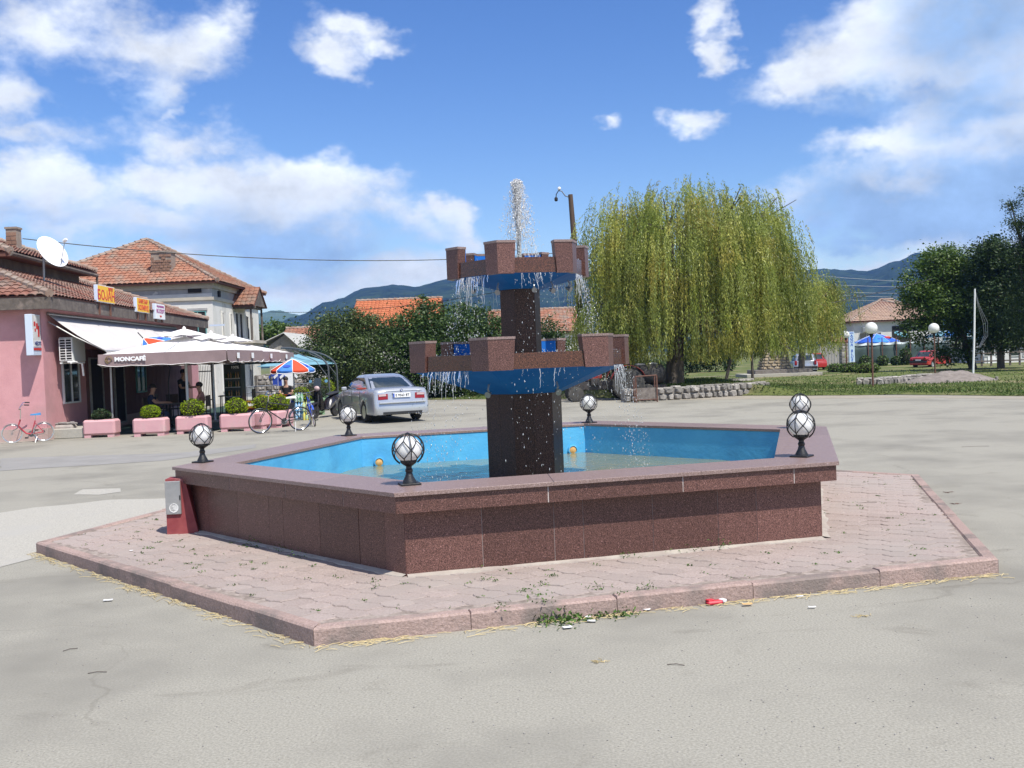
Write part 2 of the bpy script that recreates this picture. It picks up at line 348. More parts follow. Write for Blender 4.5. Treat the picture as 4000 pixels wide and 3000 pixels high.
def edge_y(x):
    for (a, b), (c, d) in zip(EDGE, EDGE[1:]):
        if a <= x <= c: return b+(d-b)*(x-a)/(c-a)
    return 20
def raise_(x, o_):
    a = min(1, max(0, (x-1.5)/1.5))*min(1, max(0, (11.2-x)/2.2)); return .36*a*min(1, max(0, (o_-.42)/.25))*min(1, max(0, (16-o_)/8))
lx = [-2400, -800, -200, -80, -40]+list(np.arange(-20, 45, 1.0))+[50, 60, 80, 120, 300, 900, 2400]
offs = [0, .25, .42, .7, 1.2, 2.5, 4, 6, 8, 11, 14, 17, 20, 24, 28, 32, 36, 40, 44, 48, 54, 62, 80, 120, 250, 600, 1400, 2500]
vs = []; n = len(lx)
for k, o_ in enumerate(offs):
    for x in lx:
        y = edge_y(x)+o_+(mnoise.noise((x*.9, k*3.1, 0))*.28 if k < 3 and abs(x) < 45 else 0)
        vs.append((x, y, gz(x, y)+(.012 if k == 0 else .035+.05*min(1, o_/3)+.03*mnoise.noise((x*.5, y*.5, 1)))+raise_(x, y-edge_y(x))))
b = MB(); b.add(vs, [(j*n+i, j*n+i+1, (j+1)*n+i+1, (j+1)*n+i) for j in range(len(offs)-1) for i in range(n-1)])
tag(b.build('lawn', M_lawn, smooth=True), kind='structure')
def lawn_z(x, y): 
    o_ = y-edge_y(x); return gz(x, y)+.035+.05*min(1, max(0, o_)/3)+.03*mnoise.noise((x*.5, y*.5, 1))+raise_(x, o_)
def blob_sheet(name, pts, z, m, jag=.12, seed=0, sub=8):
    P = []
    for i in range(len(pts)):
        a, c = Vector(pts[i]), Vector(pts[(i+1) % len(pts)])
        for k in range(sub):
            q = a.lerp(c, k/sub); nz = mnoise.noise((q.x*1.7, q.y*1.7, seed))*jag; P.append((q.x+nz, q.y+mnoise.noise((q.x*1.7, q.y*1.7, seed+9))*jag, z))
    b = MB(); b.add(P, [tuple(range(len(P)))]); o = b.build(name, m, recalc=False); tag(o, kind='structure')
    me = o.data
    if me.polygons[0].normal.z < 0: me.flip_normals()
    return o
# worn concrete apron round the corner of the fountain island and a small patch beyond it
blob_sheet('concrete_apron', [G(-1300, 2075).xy, G(-300, 2050).xy, G(120, 1985).xy, G(420, 1955).xy, G(680, 1945).xy, G(700, 2010).xy, G(170, 2170).xy, G(-400, 2330).xy, G(-1500, 2560).xy], .004, M_conc, .10, 3)
blob_sheet('concrete_patch', [G(290, 1932).xy, G(330, 1912).xy, G(470, 1908).xy, G(475, 1921).xy, G(380, 1935).xy], .004, M_conc, .05, 5)
M_dust = mat('dusty_verge', (.345, .31, .255), (.29, .26, .21), 2, .98, bump=.4, bscale=40, spec=.05)
blob_sheet('dust_strip', [(-2.6, 44.2), (2, 40.2), (5, 38.7), (8.6, 37.0), (12, 34.0), (14.4, 31), (15.6, 29.4), (20, 26.4), (20, 25.0), (15, 27.8), (13, 31), (8, 34.6), (2, 38.4), (-2.6, 42.8)], .004, M_dust, .35, 2)
M_stain = mat('worn_asphalt', (.25, .24, .222), (.29, .28, .26), 1.5, .9, bump=.3, bscale=60, spec=.25)
for i, pp in enumerate([[(0, 1790), (700, 1770), (1000, 1735), (1000, 1750), (640, 1800), (0, 1840)]]):
    blob_sheet('asphalt_patch', [G(*q).xy for q in pp], .004, M_stain, .08, i+20)
for i, pp in enumerate([] and [[(700, 2700), (900, 2685), (1190, 2630), (1150, 2600), (820, 2640)], [(640, 2650), (800, 2690), (975, 2706), (980, 2694), (800, 2664)], [(0, 1790), (700, 1770), (1000, 1735), (1000, 1750), (640, 1800), (0, 1840)]]):
    blob_sheet('asphalt_patch', [G(*q).xy for q in pp], .004, M_stain, .08, i+20)
# ------------------------------------------------------------------ fountain island: hexagon of pavers with kerb stones
C = Vector((.13, 11.23)); TH = -1.8533
def hx(r, k, c=C): a = TH+R(60*k); return Vector((c.x+r*math.cos(a), c.y+r*math.sin(a)))
CK = Vector((.10, 11.21)); RK = 5.14; ZP = .108
pave = MB().prism([hx(RK-.06, k, CK) for k in range(6)], -.2, ZP-.006).build('pavement', M_joint); tag(pave, kind='structure')
for k in range(6):
    a, c = hx(RK, k, CK), hx(RK, k+1, CK); d = (c-a).normalized(); nrm = Vector((d.y, -d.x)); ln = (c-a).length; m_ = 5
    for i in range(m_):
        p0 = a+d*(ln*i/m_+.0025); p1 = a+d*(ln*(i+1)/m_-.0025); w = .11
        q0, q1 = p0-nrm*w, p1-nrm*w
        if i == 0: q0 = q0+d*(w*.577)
        if i == m_-1: q1 = q1-d*(w*.577)
        z = ZP+.012+random.uniform(-.006, .006); ch = .014
        b = MB(); o_ = [p0, p1, q1, q0]; cen = sum(o_, Vector((0, 0)))/4
        ins = [p+(cen-p)*.0 for p in o_]
        ins = [p0-nrm*ch+d*.006, p1-nrm*ch-d*.006, q1+nrm*ch-d*.006, q0+nrm*ch+d*.006]
        b.prism(o_, -.05, z-ch); b.s = None
        b.v = b.v; b.f = [f for f in b.f if f != tuple(range(4, 8))]; b.m = b.m[:len(b.f)]
        n0 = 4; b.add([(p.x, p.y, z-ch) for p in o_]+[(p.x, p.y, z) for p in ins], [(4, 5, 6, 7)]+[(j, (j+1) % 4, 4+(j+1) % 4, 4+j) for j in range(4)])
        b.build('kerb_stone', M_kerb, pave)
def in_hex(p, r, c):
    for k in range(6):
        a, q = hx(r, k, c), hx(r, k+1, c); e = q-a
        if e.x*(p.y-a.y)-e.y*(p.x-a.x) < 0: return False
    return True
R2, RF, RR, RI, Z1, Z3 = 3.65, 3.80, 3.83, 3.20, .793, .633
PW = .192; cells = []
ua = Vector((math.cos(TH+R(30)), math.sin(TH+R(30)))); va = Vector((-ua.y, ua.x))
for i in range(-30, 31):
    for j in range(-30, 31):
        p = C+va*((i+.5*(j % 2))*PW*1.16)+ua*(j*PW*.866)
        if in_hex(p, RK-.17, CK) and not in_hex(p, R2-.02, C): cells.append(p)
cells.sort(key=lambda p: p.length)
def paver_geo(b, p, z, t):
    P = []
    for k in range(12):                                        # wavy-sided interlocking hexagon
        a = R(30*k); r = PW*.5*(1.10 if k % 2 else 1.0); w = .018*math.sin(3*a+.6)
        q = p+va*(math.cos(a)*r*1.13+w)+ua*(math.sin(a)*r*.985)
        P.append(q)
    cen = p; ins = [cen+(q-cen)*.965 for q in P]
    b.add([(q.x, q.y, ZP-.03) for q in P]+[(q.x, q.y, z-.006) for q in P]+[(q.x+0, q.y, z+t*(q-cen).dot(ua)) for q in ins],
          [(i, (i+1) % 12, 12+(i+1) % 12, 12+i) for i in range(12)]+[(12+i, 12+(i+1) % 12, 24+(i+1) % 12, 24+i) for i in range(12)]+[tuple(range(24, 36))])
rest = MB()
for i, p in enumerate(cells):
    z = ZP+random.uniform(-.004, .004); t = random.uniform(-.02, .02)
    if i < 300: b = MB(); paver_geo(b, p, z, t); b.build('paver', M_paver, pave, recalc=False)
    else: paver_geo(rest, p, z, t)
rest.build('paver', M_paver, pave, kind='stuff', recalc=False)
M_lime = mat('lime_mortar', (.44, .40, .34), (.33, .28, .245), 4, .95, bump=.4, bscale=40)
for k in range(6):                                             # rough mortar fillet with lime bloom at the foot of the basin
    a, c = hx(R2-.01, k), hx(R2-.01, k+1); d = (c-a).normalized(); nrm = Vector((d.y, -d.x)); n_ = 60; vs = []
    for i in range(n_+1):
        p = a.lerp(c, i/n_); w = .035+.11*max(0, mnoise.noise((p.x*1.3, p.y*1.3, 7))+.12)+.03*mnoise.noise((p.x*7, p.y*7, 2)); w = max(.012, w)
        vs += [(p.x, p.y, ZP+.022), (p.x+nrm.x*w, p.y+nrm.y*w, ZP+.007), (p.x+nrm.x*(w+.01), p.y+nrm.y*(w+.01), ZP-.02)]
    b = MB(); b.add(vs, [(3*i+j, 3*i+j+1, 3*i+j+4, 3*i+j+3) for i in range(n_) for j in (0, 1)]); b.build('mortar_fillet', M_lime, pave, smooth=True)
# ------------------------------------------------------------------ the fountain
fo = thing('fountain', 'hexagonal red granite fountain with two castle shaped bowls over a blue basin', 'fountain', (C.x, C.y, 0))
def fl(p, z=0): return Vector((p.x-C.x, p.y-C.y, z))
def H(r, k): a = TH+R(60*k); return Vector((r*math.cos(a), r*math.sin(a)))
# backing wall and basin floor
b = MB()
for k in range(6):
    o1, o2, i1, i2 = H(R2-.004, k), H(R2-.004, k+1), H(RI+.02, k), H(RI+.02, k+1)
    b.prism([o1, o2, i2, i1], .06, Z1-.04)
b.build('core_wall', M_grout, fo)
b = MB()
for k in range(6):
    o1, o2, i1, i2 = H(RF-.003, k), H(RF-.003, k+1), H(R2-.12, k), H(R2-.12, k+1)
    b.prism([o1, o2, i2, i1], Z3-.0055, Z1-.033)
b.build('ledge_core', M_grout, fo)
def panels(name, r, z0, z1, widths, m, thick, mats=None, gap=.003):
    for k in range(6):
        a, c = H(r, k), H(r, k+1); d = (c-a).normalized(); nrm = Vector((d.y, -d.x)); L_ = (c-a).length
        ws = []; s_ = 0; j = k
        while s_ < L_-.05:
            w = widths[j % len(widths)]; j += 1
            if L_-s_-w < .18: w = L_-s_
            ws.append((s_, min(L_, s_+w))); s_ += w
        for (s0, s1) in ws:
            p0, p1 = a+d*(s0+gap), a+d*(s1-gap); thick = .0025; pr = random.uniform(0, .0025)
            q0, q1 = p0-nrm*thick, p1-nrm*thick
            if s0 == 0: p0 = a+d*.001; q0 = a-nrm*thick+d*(thick*.577)
            if s1 >= L_-1e-6: p1 = c-d*.001; q1 = c-nrm*thick-d*(thick*.577)
            MB().prism([p0+nrm*pr, p1+nrm*pr, q1, q0], z0, z1).build(name, m, fo)
panels('granite_slab', R2, .09, Z3-.002, [.62, .60, .25, .61, .59, .36], M_gran, .022, gap=.0022)
panels('fascia_slab', RF, Z3-.006, Z1-.034, [1.22, 1.16, 1.02, .9], M_gran, .022, gap=.0055)
for k in range(6):                                             # coping slabs with mitred ends
    a, c, ia, ic = H(RR, k), H(RR, k+1), H(RI, k), H(RI, k+1); n_ = 3
    for j in range(n_):
        t0, t1 = j/n_+.0004, (j+1)/n_-.0004
        P = [a.lerp(c, t0), a.lerp(c, t1), ia.lerp(ic, t1), ia.lerp(ic, t0)]; cen = sum(P, Vector((0, 0)))/4
        ins = [p+(cen-p).normalized()*.004 for p in P]
        b = MB(); b.prism(P, Z1-.032, Z1-.004); b.f.pop(1); b.m.pop()
        b.add([(p.x, p.y, Z1-.004) for p in P]+[(p.x, p.y, Z1) for p in ins], [(4, 5, 6, 7)]+[(i, (i+1) % 4, 4+(i+1) % 4, 4+i) for i in range(4)])
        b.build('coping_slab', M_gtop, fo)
for k in range(6):
    a, c, ia, ic = H(RI+.03, k), H(RI+.03, k+1), H(RI+.012, k), H(RI+.012, k+1)
    MB().prism([a, c, ic, ia], .12, Z1-.034).build('basin_wall', M_blue, fo)
MB().prism([H(RI+.028, k) for k in range(6)], .08, .118).build('basin_floor', M_blue, fo)
WZ = .375
nn = 34; vs = []; fs = []
for i in range(nn):
    for j in range(nn):
        x, y = (i/(nn-1)-.5)*2*RI, (j/(nn-1)-.5)*2*RI
        # pull the grid inside the hexagon
        ang = math.atan2(y, x)-TH; am = (ang % R(60))-R(30); lim = (RI+.011)*math.cos(R(30))/math.cos(am); m8 = max(abs(x), abs(y))/RI; rr = math.hypot(x, y) or 1
        x, y = x/rr*lim*m8, y/rr*lim*m8
        d_ = math.hypot(x, y); vs.append((x, y, WZ+.012*math.sin(d_*14+mnoise.noise((x*2, y*2, 0))*4)*math.exp(-((d_-1.3)/.7)**2)+.008*mnoise.noise((x*5, y*5, 3))))
for i in range(nn-1):
    for j in range(nn-1): fs.append((i*nn+j, (i+1)*nn+j, (i+1)*nn+j+1, i*nn+j+1))
b = MB(); b.add(vs, fs); b.build('water', M_water, fo, smooth=True)
for k, t in ((1, .93), (3, .93), (3, .06), (0, .06)):       # round amber lights in the basin wall at the waterline
    a, c = H(RI+.012, k), H(RI+.012, k+1); p = a.lerp(c, t); d = (c-a).normalized(); nrm = Vector((-d.y, d.x, 0))
    ax = nrm.to_track_quat('Z', 'Y').to_matrix()
    li = MB().lathe([(.072, 0), (.072, .03), (.056, .034), (.056, .012)], 18, (p.x, p.y, WZ+.05), ax).build('basin_light', M_blue, fo, smooth=True)
    MB().lathe([(.054, 0), (.054, .018), (.03, .03), (0, .033)], 16, (p.x, p.y, WZ+.05), ax).build('lens', M_brass, li, smooth=True)
def hex_col(name, r, z0, z1):
    MB().prism([H(r-.012, k) for k in range(6)], z0, z1).build(name+'_core', M_grout, fo)
    for k in range(6):
        a, c = H(r, k), H(r, k+1); d = (c-a).normalized(); nrm = Vector((d.y, -d.x)); th = .011
        for (f0, f1) in ((0, .5), (.5, 1)) if r > .3 else ((0, 1),):
            p0, p1 = a.lerp(c, f0)+d*.001, a.lerp(c, f1)-d*.001; e0 = th*.577 if f0 == 0 else 0; e1 = th*.577 if f1 == 1 else 0
            MB().prism([p0, p1, p1-nrm*th-d*e1, p0-nrm*th+d*e0], z0, z1).build('column_slab', M_gdark, fo)
hex_col('lower_column', .442, .1, 1.42); hex_col('upper_column', .232, 1.55, 2.60)
def bowl(name, r, rb, zb, z0, zpar, zmer, leg, merth):
    # painted underside: inverted frustum, open top with inner faces
    b = MB(); lo = [H(rb, k) for k in range(6)]; hi = [H(r-.03, k) for k in range(6)]; ii = [H(r-.16, k) for k in range(6)]
    for k in range(6):
        k2 = (k+1) % 6
        b.quad((*lo[k], zb), (*lo[k2], zb), (*hi[k2], z0+.004), (*hi[k], z0+.004))
        b.quad((*hi[k], z0+.004), (*hi[k2], z0+.004), (*ii[k2], z0+.006), (*ii[k], z0+.006))
        b.quad((*ii[k], z0+.006), (*ii[k2], z0+.006), (*H(rb*.5, k2), zb+.08), (*H(rb*.5, k), zb+.08))
    b.add([(*q, zb) for q in lo], [tuple(range(5, -1, -1))])
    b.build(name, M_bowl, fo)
    MB().prism([H(r-.10, k) for k in range(6)], zpar-.05, zpar-.035).build('bowl_water', M_water, fo)
    for k in range(6):
        a, c = H(r, k), H(r, k+1); d = (c-a).normalized(); nrm = Vector((d.y, -d.x)); L_ = (c-a).length
        a2, c2 = H(r-.025, k), H(r-.025, k+1)
        p0, p1 = a2+d*(leg*.55), c2-d*(leg*.55)
        pp = MB().prism([p0, p1, p1-nrm*.05, p0-nrm*.05], z0+.002, zpar).build('parapet_slab', M_gwet, fo)
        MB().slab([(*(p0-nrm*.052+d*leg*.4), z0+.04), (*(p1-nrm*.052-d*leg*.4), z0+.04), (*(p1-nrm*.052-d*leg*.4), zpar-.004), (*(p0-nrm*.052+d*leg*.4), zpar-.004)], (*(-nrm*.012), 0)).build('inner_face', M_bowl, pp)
    for k in range(6):
        a = H(r, k); d1 = (H(r, k+1)-a).normalized(); d0 = (H(r, k-1)-a).normalized(); inn = H(r-merth, k)
        def plan(l, gro=0.):
            o_ = H(r+gro, k); s1, s0 = d1, d0
            n1 = Vector((-d1.y, d1.x)); n0 = Vector((d0.y, -d0.x))
            e1 = o_+d1*(l+gro); e0 = o_+d0*(l+gro); w = merth*.866+2*gro
            return [e0, o_, e1, e1+n1*w, H(r-merth-gro*1.2, k), e0+n0*w]
        lo_, hi_ = plan(leg*.9), plan(leg)
        me_ = MB(); 
        me_.prism(lo_, z0-.006, zmer-.026, hi_)
        q = me_.build('merlon', M_gran if True else M_gwet, fo)
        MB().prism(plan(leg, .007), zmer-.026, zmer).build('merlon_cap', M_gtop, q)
        n1 = Vector((-d1.y, d1.x)); w = merth*.866+.004
        for (dd, nn_) in ((d1, n1), (d0, Vector((d0.y, -d0.x)))):
            s_ = H(r-merth-.01, k); e = s_+dd*(leg*.58)
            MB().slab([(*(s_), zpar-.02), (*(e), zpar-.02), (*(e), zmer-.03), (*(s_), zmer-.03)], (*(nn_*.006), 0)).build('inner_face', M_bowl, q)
bowl('lower_bowl', 1.285, .47, 1.392, 1.672, 1.838, 2.01, .285, .17)
bowl('upper_bowl', .83, .26, 2.555, 2.69, 2.855, 3.035, .20, .13)
def flood(p, aim, name='floodlight', s=1.):
    p = Vector(p); aim = Vector(aim).normalized(); q = p+Vector((0, 0, -.09*s))
    b = MB().tube([p, p+Vector((aim.x*.03, aim.y*.03, -.05*s)), q], .011*s, 6); fl_ = b.build(name, M_metal, fo)
    MB().lathe([(.012*s, 0), (.02*s, .02*s), (.028*s, .06*s), (.032*s, .065*s)], 12, q-aim*.03, aim.to_track_quat('Z', 'Y').to_matrix()).build('lamp_head', M_metal, fl_, smooth=True)
for (r, a, z, s) in ((.60, TH-.12, 2.60, 1), (.58, TH+R(52), 2.60, 1), (.62, TH+R(75), 2.62, 1), (.60, TH+R(30), 2.60, .9), (.64, TH-R(35), 2.62, .9), (.85, TH+R(40), 1.52, 1.1), (.85, TH-R(10), 1.52, 1.1)):
    flood((r*math.cos(a), r*math.sin(a), z), (math.cos(a), math.sin(a), -.35), s=s)
# falling water: streaks and drops
def octa(P, rad, elong, name, m, kind='stuff'):
    n = len(P); base = np.array([(1, 0, 0), (-1, 0, 0), (0, 1, 0), (0, -1, 0), (0, 0, 1), (0, 0, -1)], float)
    v = base[None]*rad[:, None, None]; v[:, :, 2] *= elong[:, None]; v += P[:, None, :]
    f = np.array([(0, 2, 4), (2, 1, 4), (1, 3, 4), (3, 0, 4), (2, 0, 5), (1, 2, 5), (3, 1, 5), (0, 3, 5)])
    F_ = (f[None]+np.arange(n)[:, None, None]*6).reshape(-1, 3)
    o = obj(name, np_mesh(name, v.reshape(-1, 3), F_, m, smooth=True), fo); tag(o, kind=kind); return o
def rim_drops(r, z0, z1, n, sides, spread):
    P = []; 
    for _ in range(n):
        k = sides[rng.integers(len(sides))]; t = np.clip(rng.choice((.28, .4, .52, .68))+rng.normal(0, .07), .12, .88); a = H(r, k).lerp(H(r, k+1), float(t))
        u = rng.random(); z = z0+(z1-z0)*u**1.0; o_ = a.normalized()*(spread*math.sqrt(u)*rng.uniform(.4, 1.2)); P.append((a.x+o_.x+rng.normal(0, .02), a.y+o_.y+rng.normal(0, .02), z))
    return np.array(P)
D = np.concatenate([rim_drops(.80, 2.66, 1.85, 1500, [0, 1, 2, 3, 4, 5, 5, 5, 1, 1], .20), rim_drops(1.26, 1.66, WZ, 2200, [0, 1, 2, 3, 4, 5, 5, 5, 1, 1], .30)])
octa(D, .0013+.0035*rng.random(len(D))**2.2, rng.uniform(1, 4.5, len(D)), 'falling_drops', M_drop)
b = MB()
def stream(p, out, L_, w):
    k = 9; pts = []; rs = []
    jx, jy = random.uniform(-.03, .03), random.uniform(-.03, .03)
    for i in range(k):
        u = i/(k-1); q = Vector(p)+Vector(out)*(.30*math.sqrt(u)*L_)+Vector((jx*u+random.uniform(-.006, .006), jy*u+random.uniform(-.006, .006), -L_*u))
        pts.append(q); rs.append(w*(1-.75*u)*random.uniform(.5, 1.3)+.0008)
    b.tube(pts, rs, 5)
for (r, z, ks, n_, Lr) in ((.805, 2.685, (5, 5, 5, 1, 1, 0, 2, 3, 4), 64, (.06, .34)), (1.262, 1.668, (5, 5, 5, 5, 1, 1, 1, 0, 2, 3, 4), 60, (.06, .34))):
    for _ in range(n_):
        k = random.choice(ks); t = min(.86, max(.14, random.choice((.3, .42, .66, .55))+random.gauss(0, .06))); a = H(r, k).lerp(H(r, k+1), t); o_ = a.normalized()
        L_ = random.uniform(*Lr)*(.6 if k == 0 else 1); stream((a.x, a.y, z), (o_.x*.3, o_.y*.3, 0), L_, random.uniform(.0013, .0036))
b.build('falling_streams', M_drop, fo, smooth=True, kind='stuff')
b = MB()                                                       # water dribbling over the front parapets
for _ in range(0):
    k = random.choice((5, 0, 1)); r, z0, z1 = random.choice(((1.29, 1.84, 1.67), (.83, 2.857, 2.69))); t = random.uniform(.25, .75); a = H(r-.018, k).lerp(H(r-.018, k+1), t)
    b.tube([(a.x, a.y, z0+.004), (a.x*1.004, a.y*1.004, (z0+z1)/2), (a.x*1.006, a.y*1.006, z1-random.uniform(0, .03))], [.006, .003, .002], 5)
# the jet: a rising core and the veil that falls back round it
J0, J1 = 2.84, 3.80
P = []; 
for _ in range(7000):
    u = rng.random()**.8; z = J0+(J1-J0)*u; rr = .022+.016*u; a = rng.random()*6.283; q = rr*math.sqrt(rng.random()); P.append((q*math.cos(a)+.012, q*math.sin(a), z))
nc = len(P)
nv = 0
for _ in range(230):                                           # drops strung along the arcs in which the water falls back
    a = rng.random()*6.283; vh = rng.uniform(.03, .30)*rng.choice((1, 1, .6)); z0 = J1-abs(rng.normal(0, .16)); m_ = int(rng.integers(8, 26)); t1 = math.sqrt(2*max(.1, (z0-J0-rng.uniform(0, .35)))/9.8)
    for k in range(m_):
        u = rng.random()**.7; tt = t1*u; q = .03+vh*tt/ .43; sp = .004+.014*u; P.append((q*math.cos(a)+.015+.03*u+rng.normal(0, sp), q*math.sin(a)+rng.normal(0, sp), z0-4.9*tt*tt+rng.normal(0, sp*1.6))); nv += 1
for _ in range(500):
    a = rng.random()*6.283; q = .075*rng.random()**.5; P.append((q*math.cos(a)+.012, q*math.sin(a), J1-.02-abs(rng.normal(0, .06))))
P = np.array(P); rad = np.concatenate([rng.uniform(.0018, .0052, nc), .0014+.0042*rng.random(nv)**2.2, rng.uniform(.002, .005, 500)])
octa(P, rad, rng.uniform(1.0, 3.6, len(P)), 'jet', M_jet)
b = MB()
for _ in range(70):
    a = random.random()*6.283; q = .05*random.random(); u0 = random.random()*.8; l = random.uniform(.06, .2)
    z = J0+(J1-J0)*u0; b.tube([(q*math.cos(a)+.012, q*math.sin(a), z), (q*math.cos(a)*1.1+.012, q*math.sin(a)*1.1, z+l*.5), (q*math.cos(a)+.012, q*math.sin(a), z+l)], [.002, .007, .002], 5)
for _ in range(60):
    a = random.random()*6.283; q = random.uniform(.05, .2); z = J1-(J1-J0)*(q/.24)**.85+random.uniform(-.05, .05); l = random.uniform(.04, .12)
    b.tube([(q*math.cos(a)+.03, q*math.sin(a), z), (q*1.1*math.cos(a)+.03, q*1.1*math.sin(a), z-l*.5), (q*1.15*math.cos(a)+.03, q*1.15*math.sin(a), z-l)], [.0015, .004, .0015], 5)
b.build('jet_strands', M_jet, fo, smooth=True, kind='stuff')
b = MB(); n_ = 12; vs = []; m_ = 26                            # the solid heart of the jet, torn by the air
for i in range(m_+1):
    u = i/m_; z = J0+(J1-.015-J0)*u; r0_ = (.017+.010*u+.022*max(0, u-.72)/.28)*(1 if u < .93 else math.sqrt(max(0, (1.0001-u)/.07)))
    for j in range(n_):
        a = 2*PI*j/n_; q = r0_*(1+.55*mnoise.noise((math.cos(a)*1.3, math.sin(a)*1.3, z*17))+.35*mnoise.noise((math.cos(a)*3, math.sin(a)*3, z*45))); vs.append((q*math.cos(a)+.012, q*math.sin(a), z))
b.add(vs, [(i*n_+j, i*n_+(j+1) % n_, (i+1)*n_+(j+1) % n_, (i+1)*n_+j) for i in range(m_) for j in range(n_)]); b.build('jet_core', mat('clear_jet', (.95, .97, .98), rough=.12, trans=.55, spec=.7), fo, smooth=True)
b = MB()                                                       # torn sheets of water under the bowl rims
for (r, z, ks, n_) in ((.80, 2.688, (5, 5, 5, 1, 1, 4, 2), 20), (1.258, 1.670, (5, 5, 5, 1, 1, 1, 4, 2), 30)):
    for _ in range(n_):
        k = random.choice(ks); t = min(.9, max(.1, random.choice((.28, .42, .55, .7))+random.gauss(0, .07))); d = (H(r, k+1)-H(r, k)).normalized(); a = H(r, k).lerp(H(r, k+1), t); o_ = a.normalized(); L_ = random.uniform(.06, .24); w = random.uniform(.003, .013); m_ = 7; vs = []
        for i in range(m_+1):
            u = i/m_; c_ = Vector((a.x, a.y))+o_*(.07*math.sqrt(u)*L_*3)+d*(random.gauss(0, .003)); ww = w*(1-u)**.6*random.uniform(.6, 1.2)+.0008
            vs += [(*(c_-d*ww), z-L_*u), (*(c_+d*ww), z-L_*u-random.uniform(0, .006))]
        b.add(vs, [(2*i, 2*i+1, 2*i+3, 2*i+2) for i in range(m_)])
q = b.build('water_sheet', mat('sheet_water', (.93, .95, .97), rough=.1, trans=.75, spec=.6), fo, smooth=True, kind='stuff', recalc=False)
# splashes on the bowl water
P = np.array([(r_*math.cos(a_), r_*math.sin(a_), z_+abs(rng.normal(0, .03))) for (z_, rm, n_) in ((1.80, 1.1, 700), (2.83, .7, 200)) for r_, a_ in zip(rm*np.sqrt(rng.random(n_)), rng.random(n_)*6.283)])
octa(P, rng.uniform(.003, .008, len(P)), rng.uniform(.8, 1.6, len(P)), 'splash', M_drop)
# ------------------------------------------------------------------ globe lamps on the coping
lamp_labels = {0: 'caged globe lamp on the coping corner nearest the camera', 1: 'caged globe lamp in front of the lamp that it nearly overlaps', 2: 'caged globe lamp half hidden behind another globe lamp',
               3: 'caged globe lamp on the far coping corner beside the fountain column', 4: 'caged globe lamp on the coping in front of the silver sedan', 5: 'caged globe lamp above the dark red electrical box'}
def globe_lamp():
    t = thing('globe_lamp', lamp_labels[0], 'lamp', group='caged globe lamps on the coping')
    b = MB().box((0, 0, .008), (.165, .165, .016), ch=.003); b.build('base_plate', M_black, t)
    b = MB().lathe([(.058, .016), (.055, .03), (.034, .07), (.026, .10), (.031, .108), (.031, .125), (.024, .133), (.024, .15), (.05, .168), (.066, .180), (.072, .205), (.070, .21), (.01, .21)], 14); b.build('stem', M_black, t, smooth=True)
    MB().sphere((0, 0, .288), .110, 24, 14).build('globe', M_globe, t, smooth=True)
    rc = .127; cz = .288; b = MB()
    def sp(lat, lon): return Vector((rc*math.cos(lat)*math.cos(lon), rc*math.cos(lat)*math.sin(lon), cz+rc*math.sin(lat)))
    def arc(a0, o0, a1, o1, r=.0047, k=6): b.tube([sp(a0+(a1-a0)*i/k, o0+(o1-o0)*i/k) for i in range(k+1)], r, 6)
    n_ = 6
    for i in range(n_):
        o_ = 2*PI*i/n_; h = PI/n_
        arc(R(88), o_, R(36), o_, k=6)
        for s_ in (-1, 1):
            arc(R(36), o_, R(2), o_+s_*h*.98)
            arc(R(2), o_+h, R(-32), o_+h+s_*h*.98)
        arc(R(-32), o_, R(-56), o_, k=4)
    for off in (0, PI/2):
        b.tube([Vector(((rc+.006)*math.cos(t_)*math.cos(off), (rc+.006)*math.cos(t_)*math.sin(off), cz+(rc+.006)*math.sin(t_))) for t_ in np.linspace(R(-57), R(180+57), 30)], .0050, 6)
    b.lathe([(.02, cz+rc-.004), (.022, cz+rc+.004), (.006, cz+rc+.012), (0, cz+rc+.013)], 10)
    b.build('cage', M_black, t, smooth=True)
    return t
g0 = globe_lamp()
spots = {0: (G(1600, 1893, Z1), .3), 5: (G(792, 1806, Z1), 1.1), 4: (G(1363, 1702, Z1), 2.2), 3: (G(2302, 1652, Z1), .7), 1: (G(3132, 1784, Z1), .9), 2: (Vector((*hx(3.42, 2), Z1)), 2.4)}
spots[2] = (V(3128, 1650, hx(3.45, 2).y), 2.4); spots[2][0].z = Z1
for k, (p, rz) in spots.items():
    o = g0 if k == 0 else copy_tree(g0); o.location = p; o.rotation_euler = (0, 0, rz); o['label'] = lamp_labels[k]
# ------------------------------------------------------------------ electrical box at the corner
pb = G(735, 2075, ZP)
t = thing('electrical_box', 'dark red tapered plinth with a grey metal meter door by the basin', 'electrical box', pb, R(6)); t.scale = (.93, .93, .95)
b = MB()
b.add([(-.19, -.17, 0), (.15, -.17, 0), (.15, .17, 0), (-.19, .17, 0), (-.19, -.14, .60), (.02, -.14, .60), (.02, .12, .60), (-.19, .12, .60)], [(0, 1, 2, 3)[::-1], (4, 5, 6, 7), (0, 1, 5, 4), (1, 2, 6, 5), (2, 3, 7, 6), (3, 0, 4, 7)])
b.build('plinth', M_red_p, t)
d_ = MB().box((-.105, -.172, .40), (.165, .03, .36), ch=.004).build('door', M_steel, t)
MB().lathe([(.05, 0), (.05, .004), (.043, .004), (.043, 0)], 16, (-.10, -.188, .29), Matrix.Rotation(PI/2, 3, 'X')).build('seal_ring', M_white, d_)
MB().box((-.03, -.19, .4), (.012, .008, .05)).build('latch', M_black, d_)
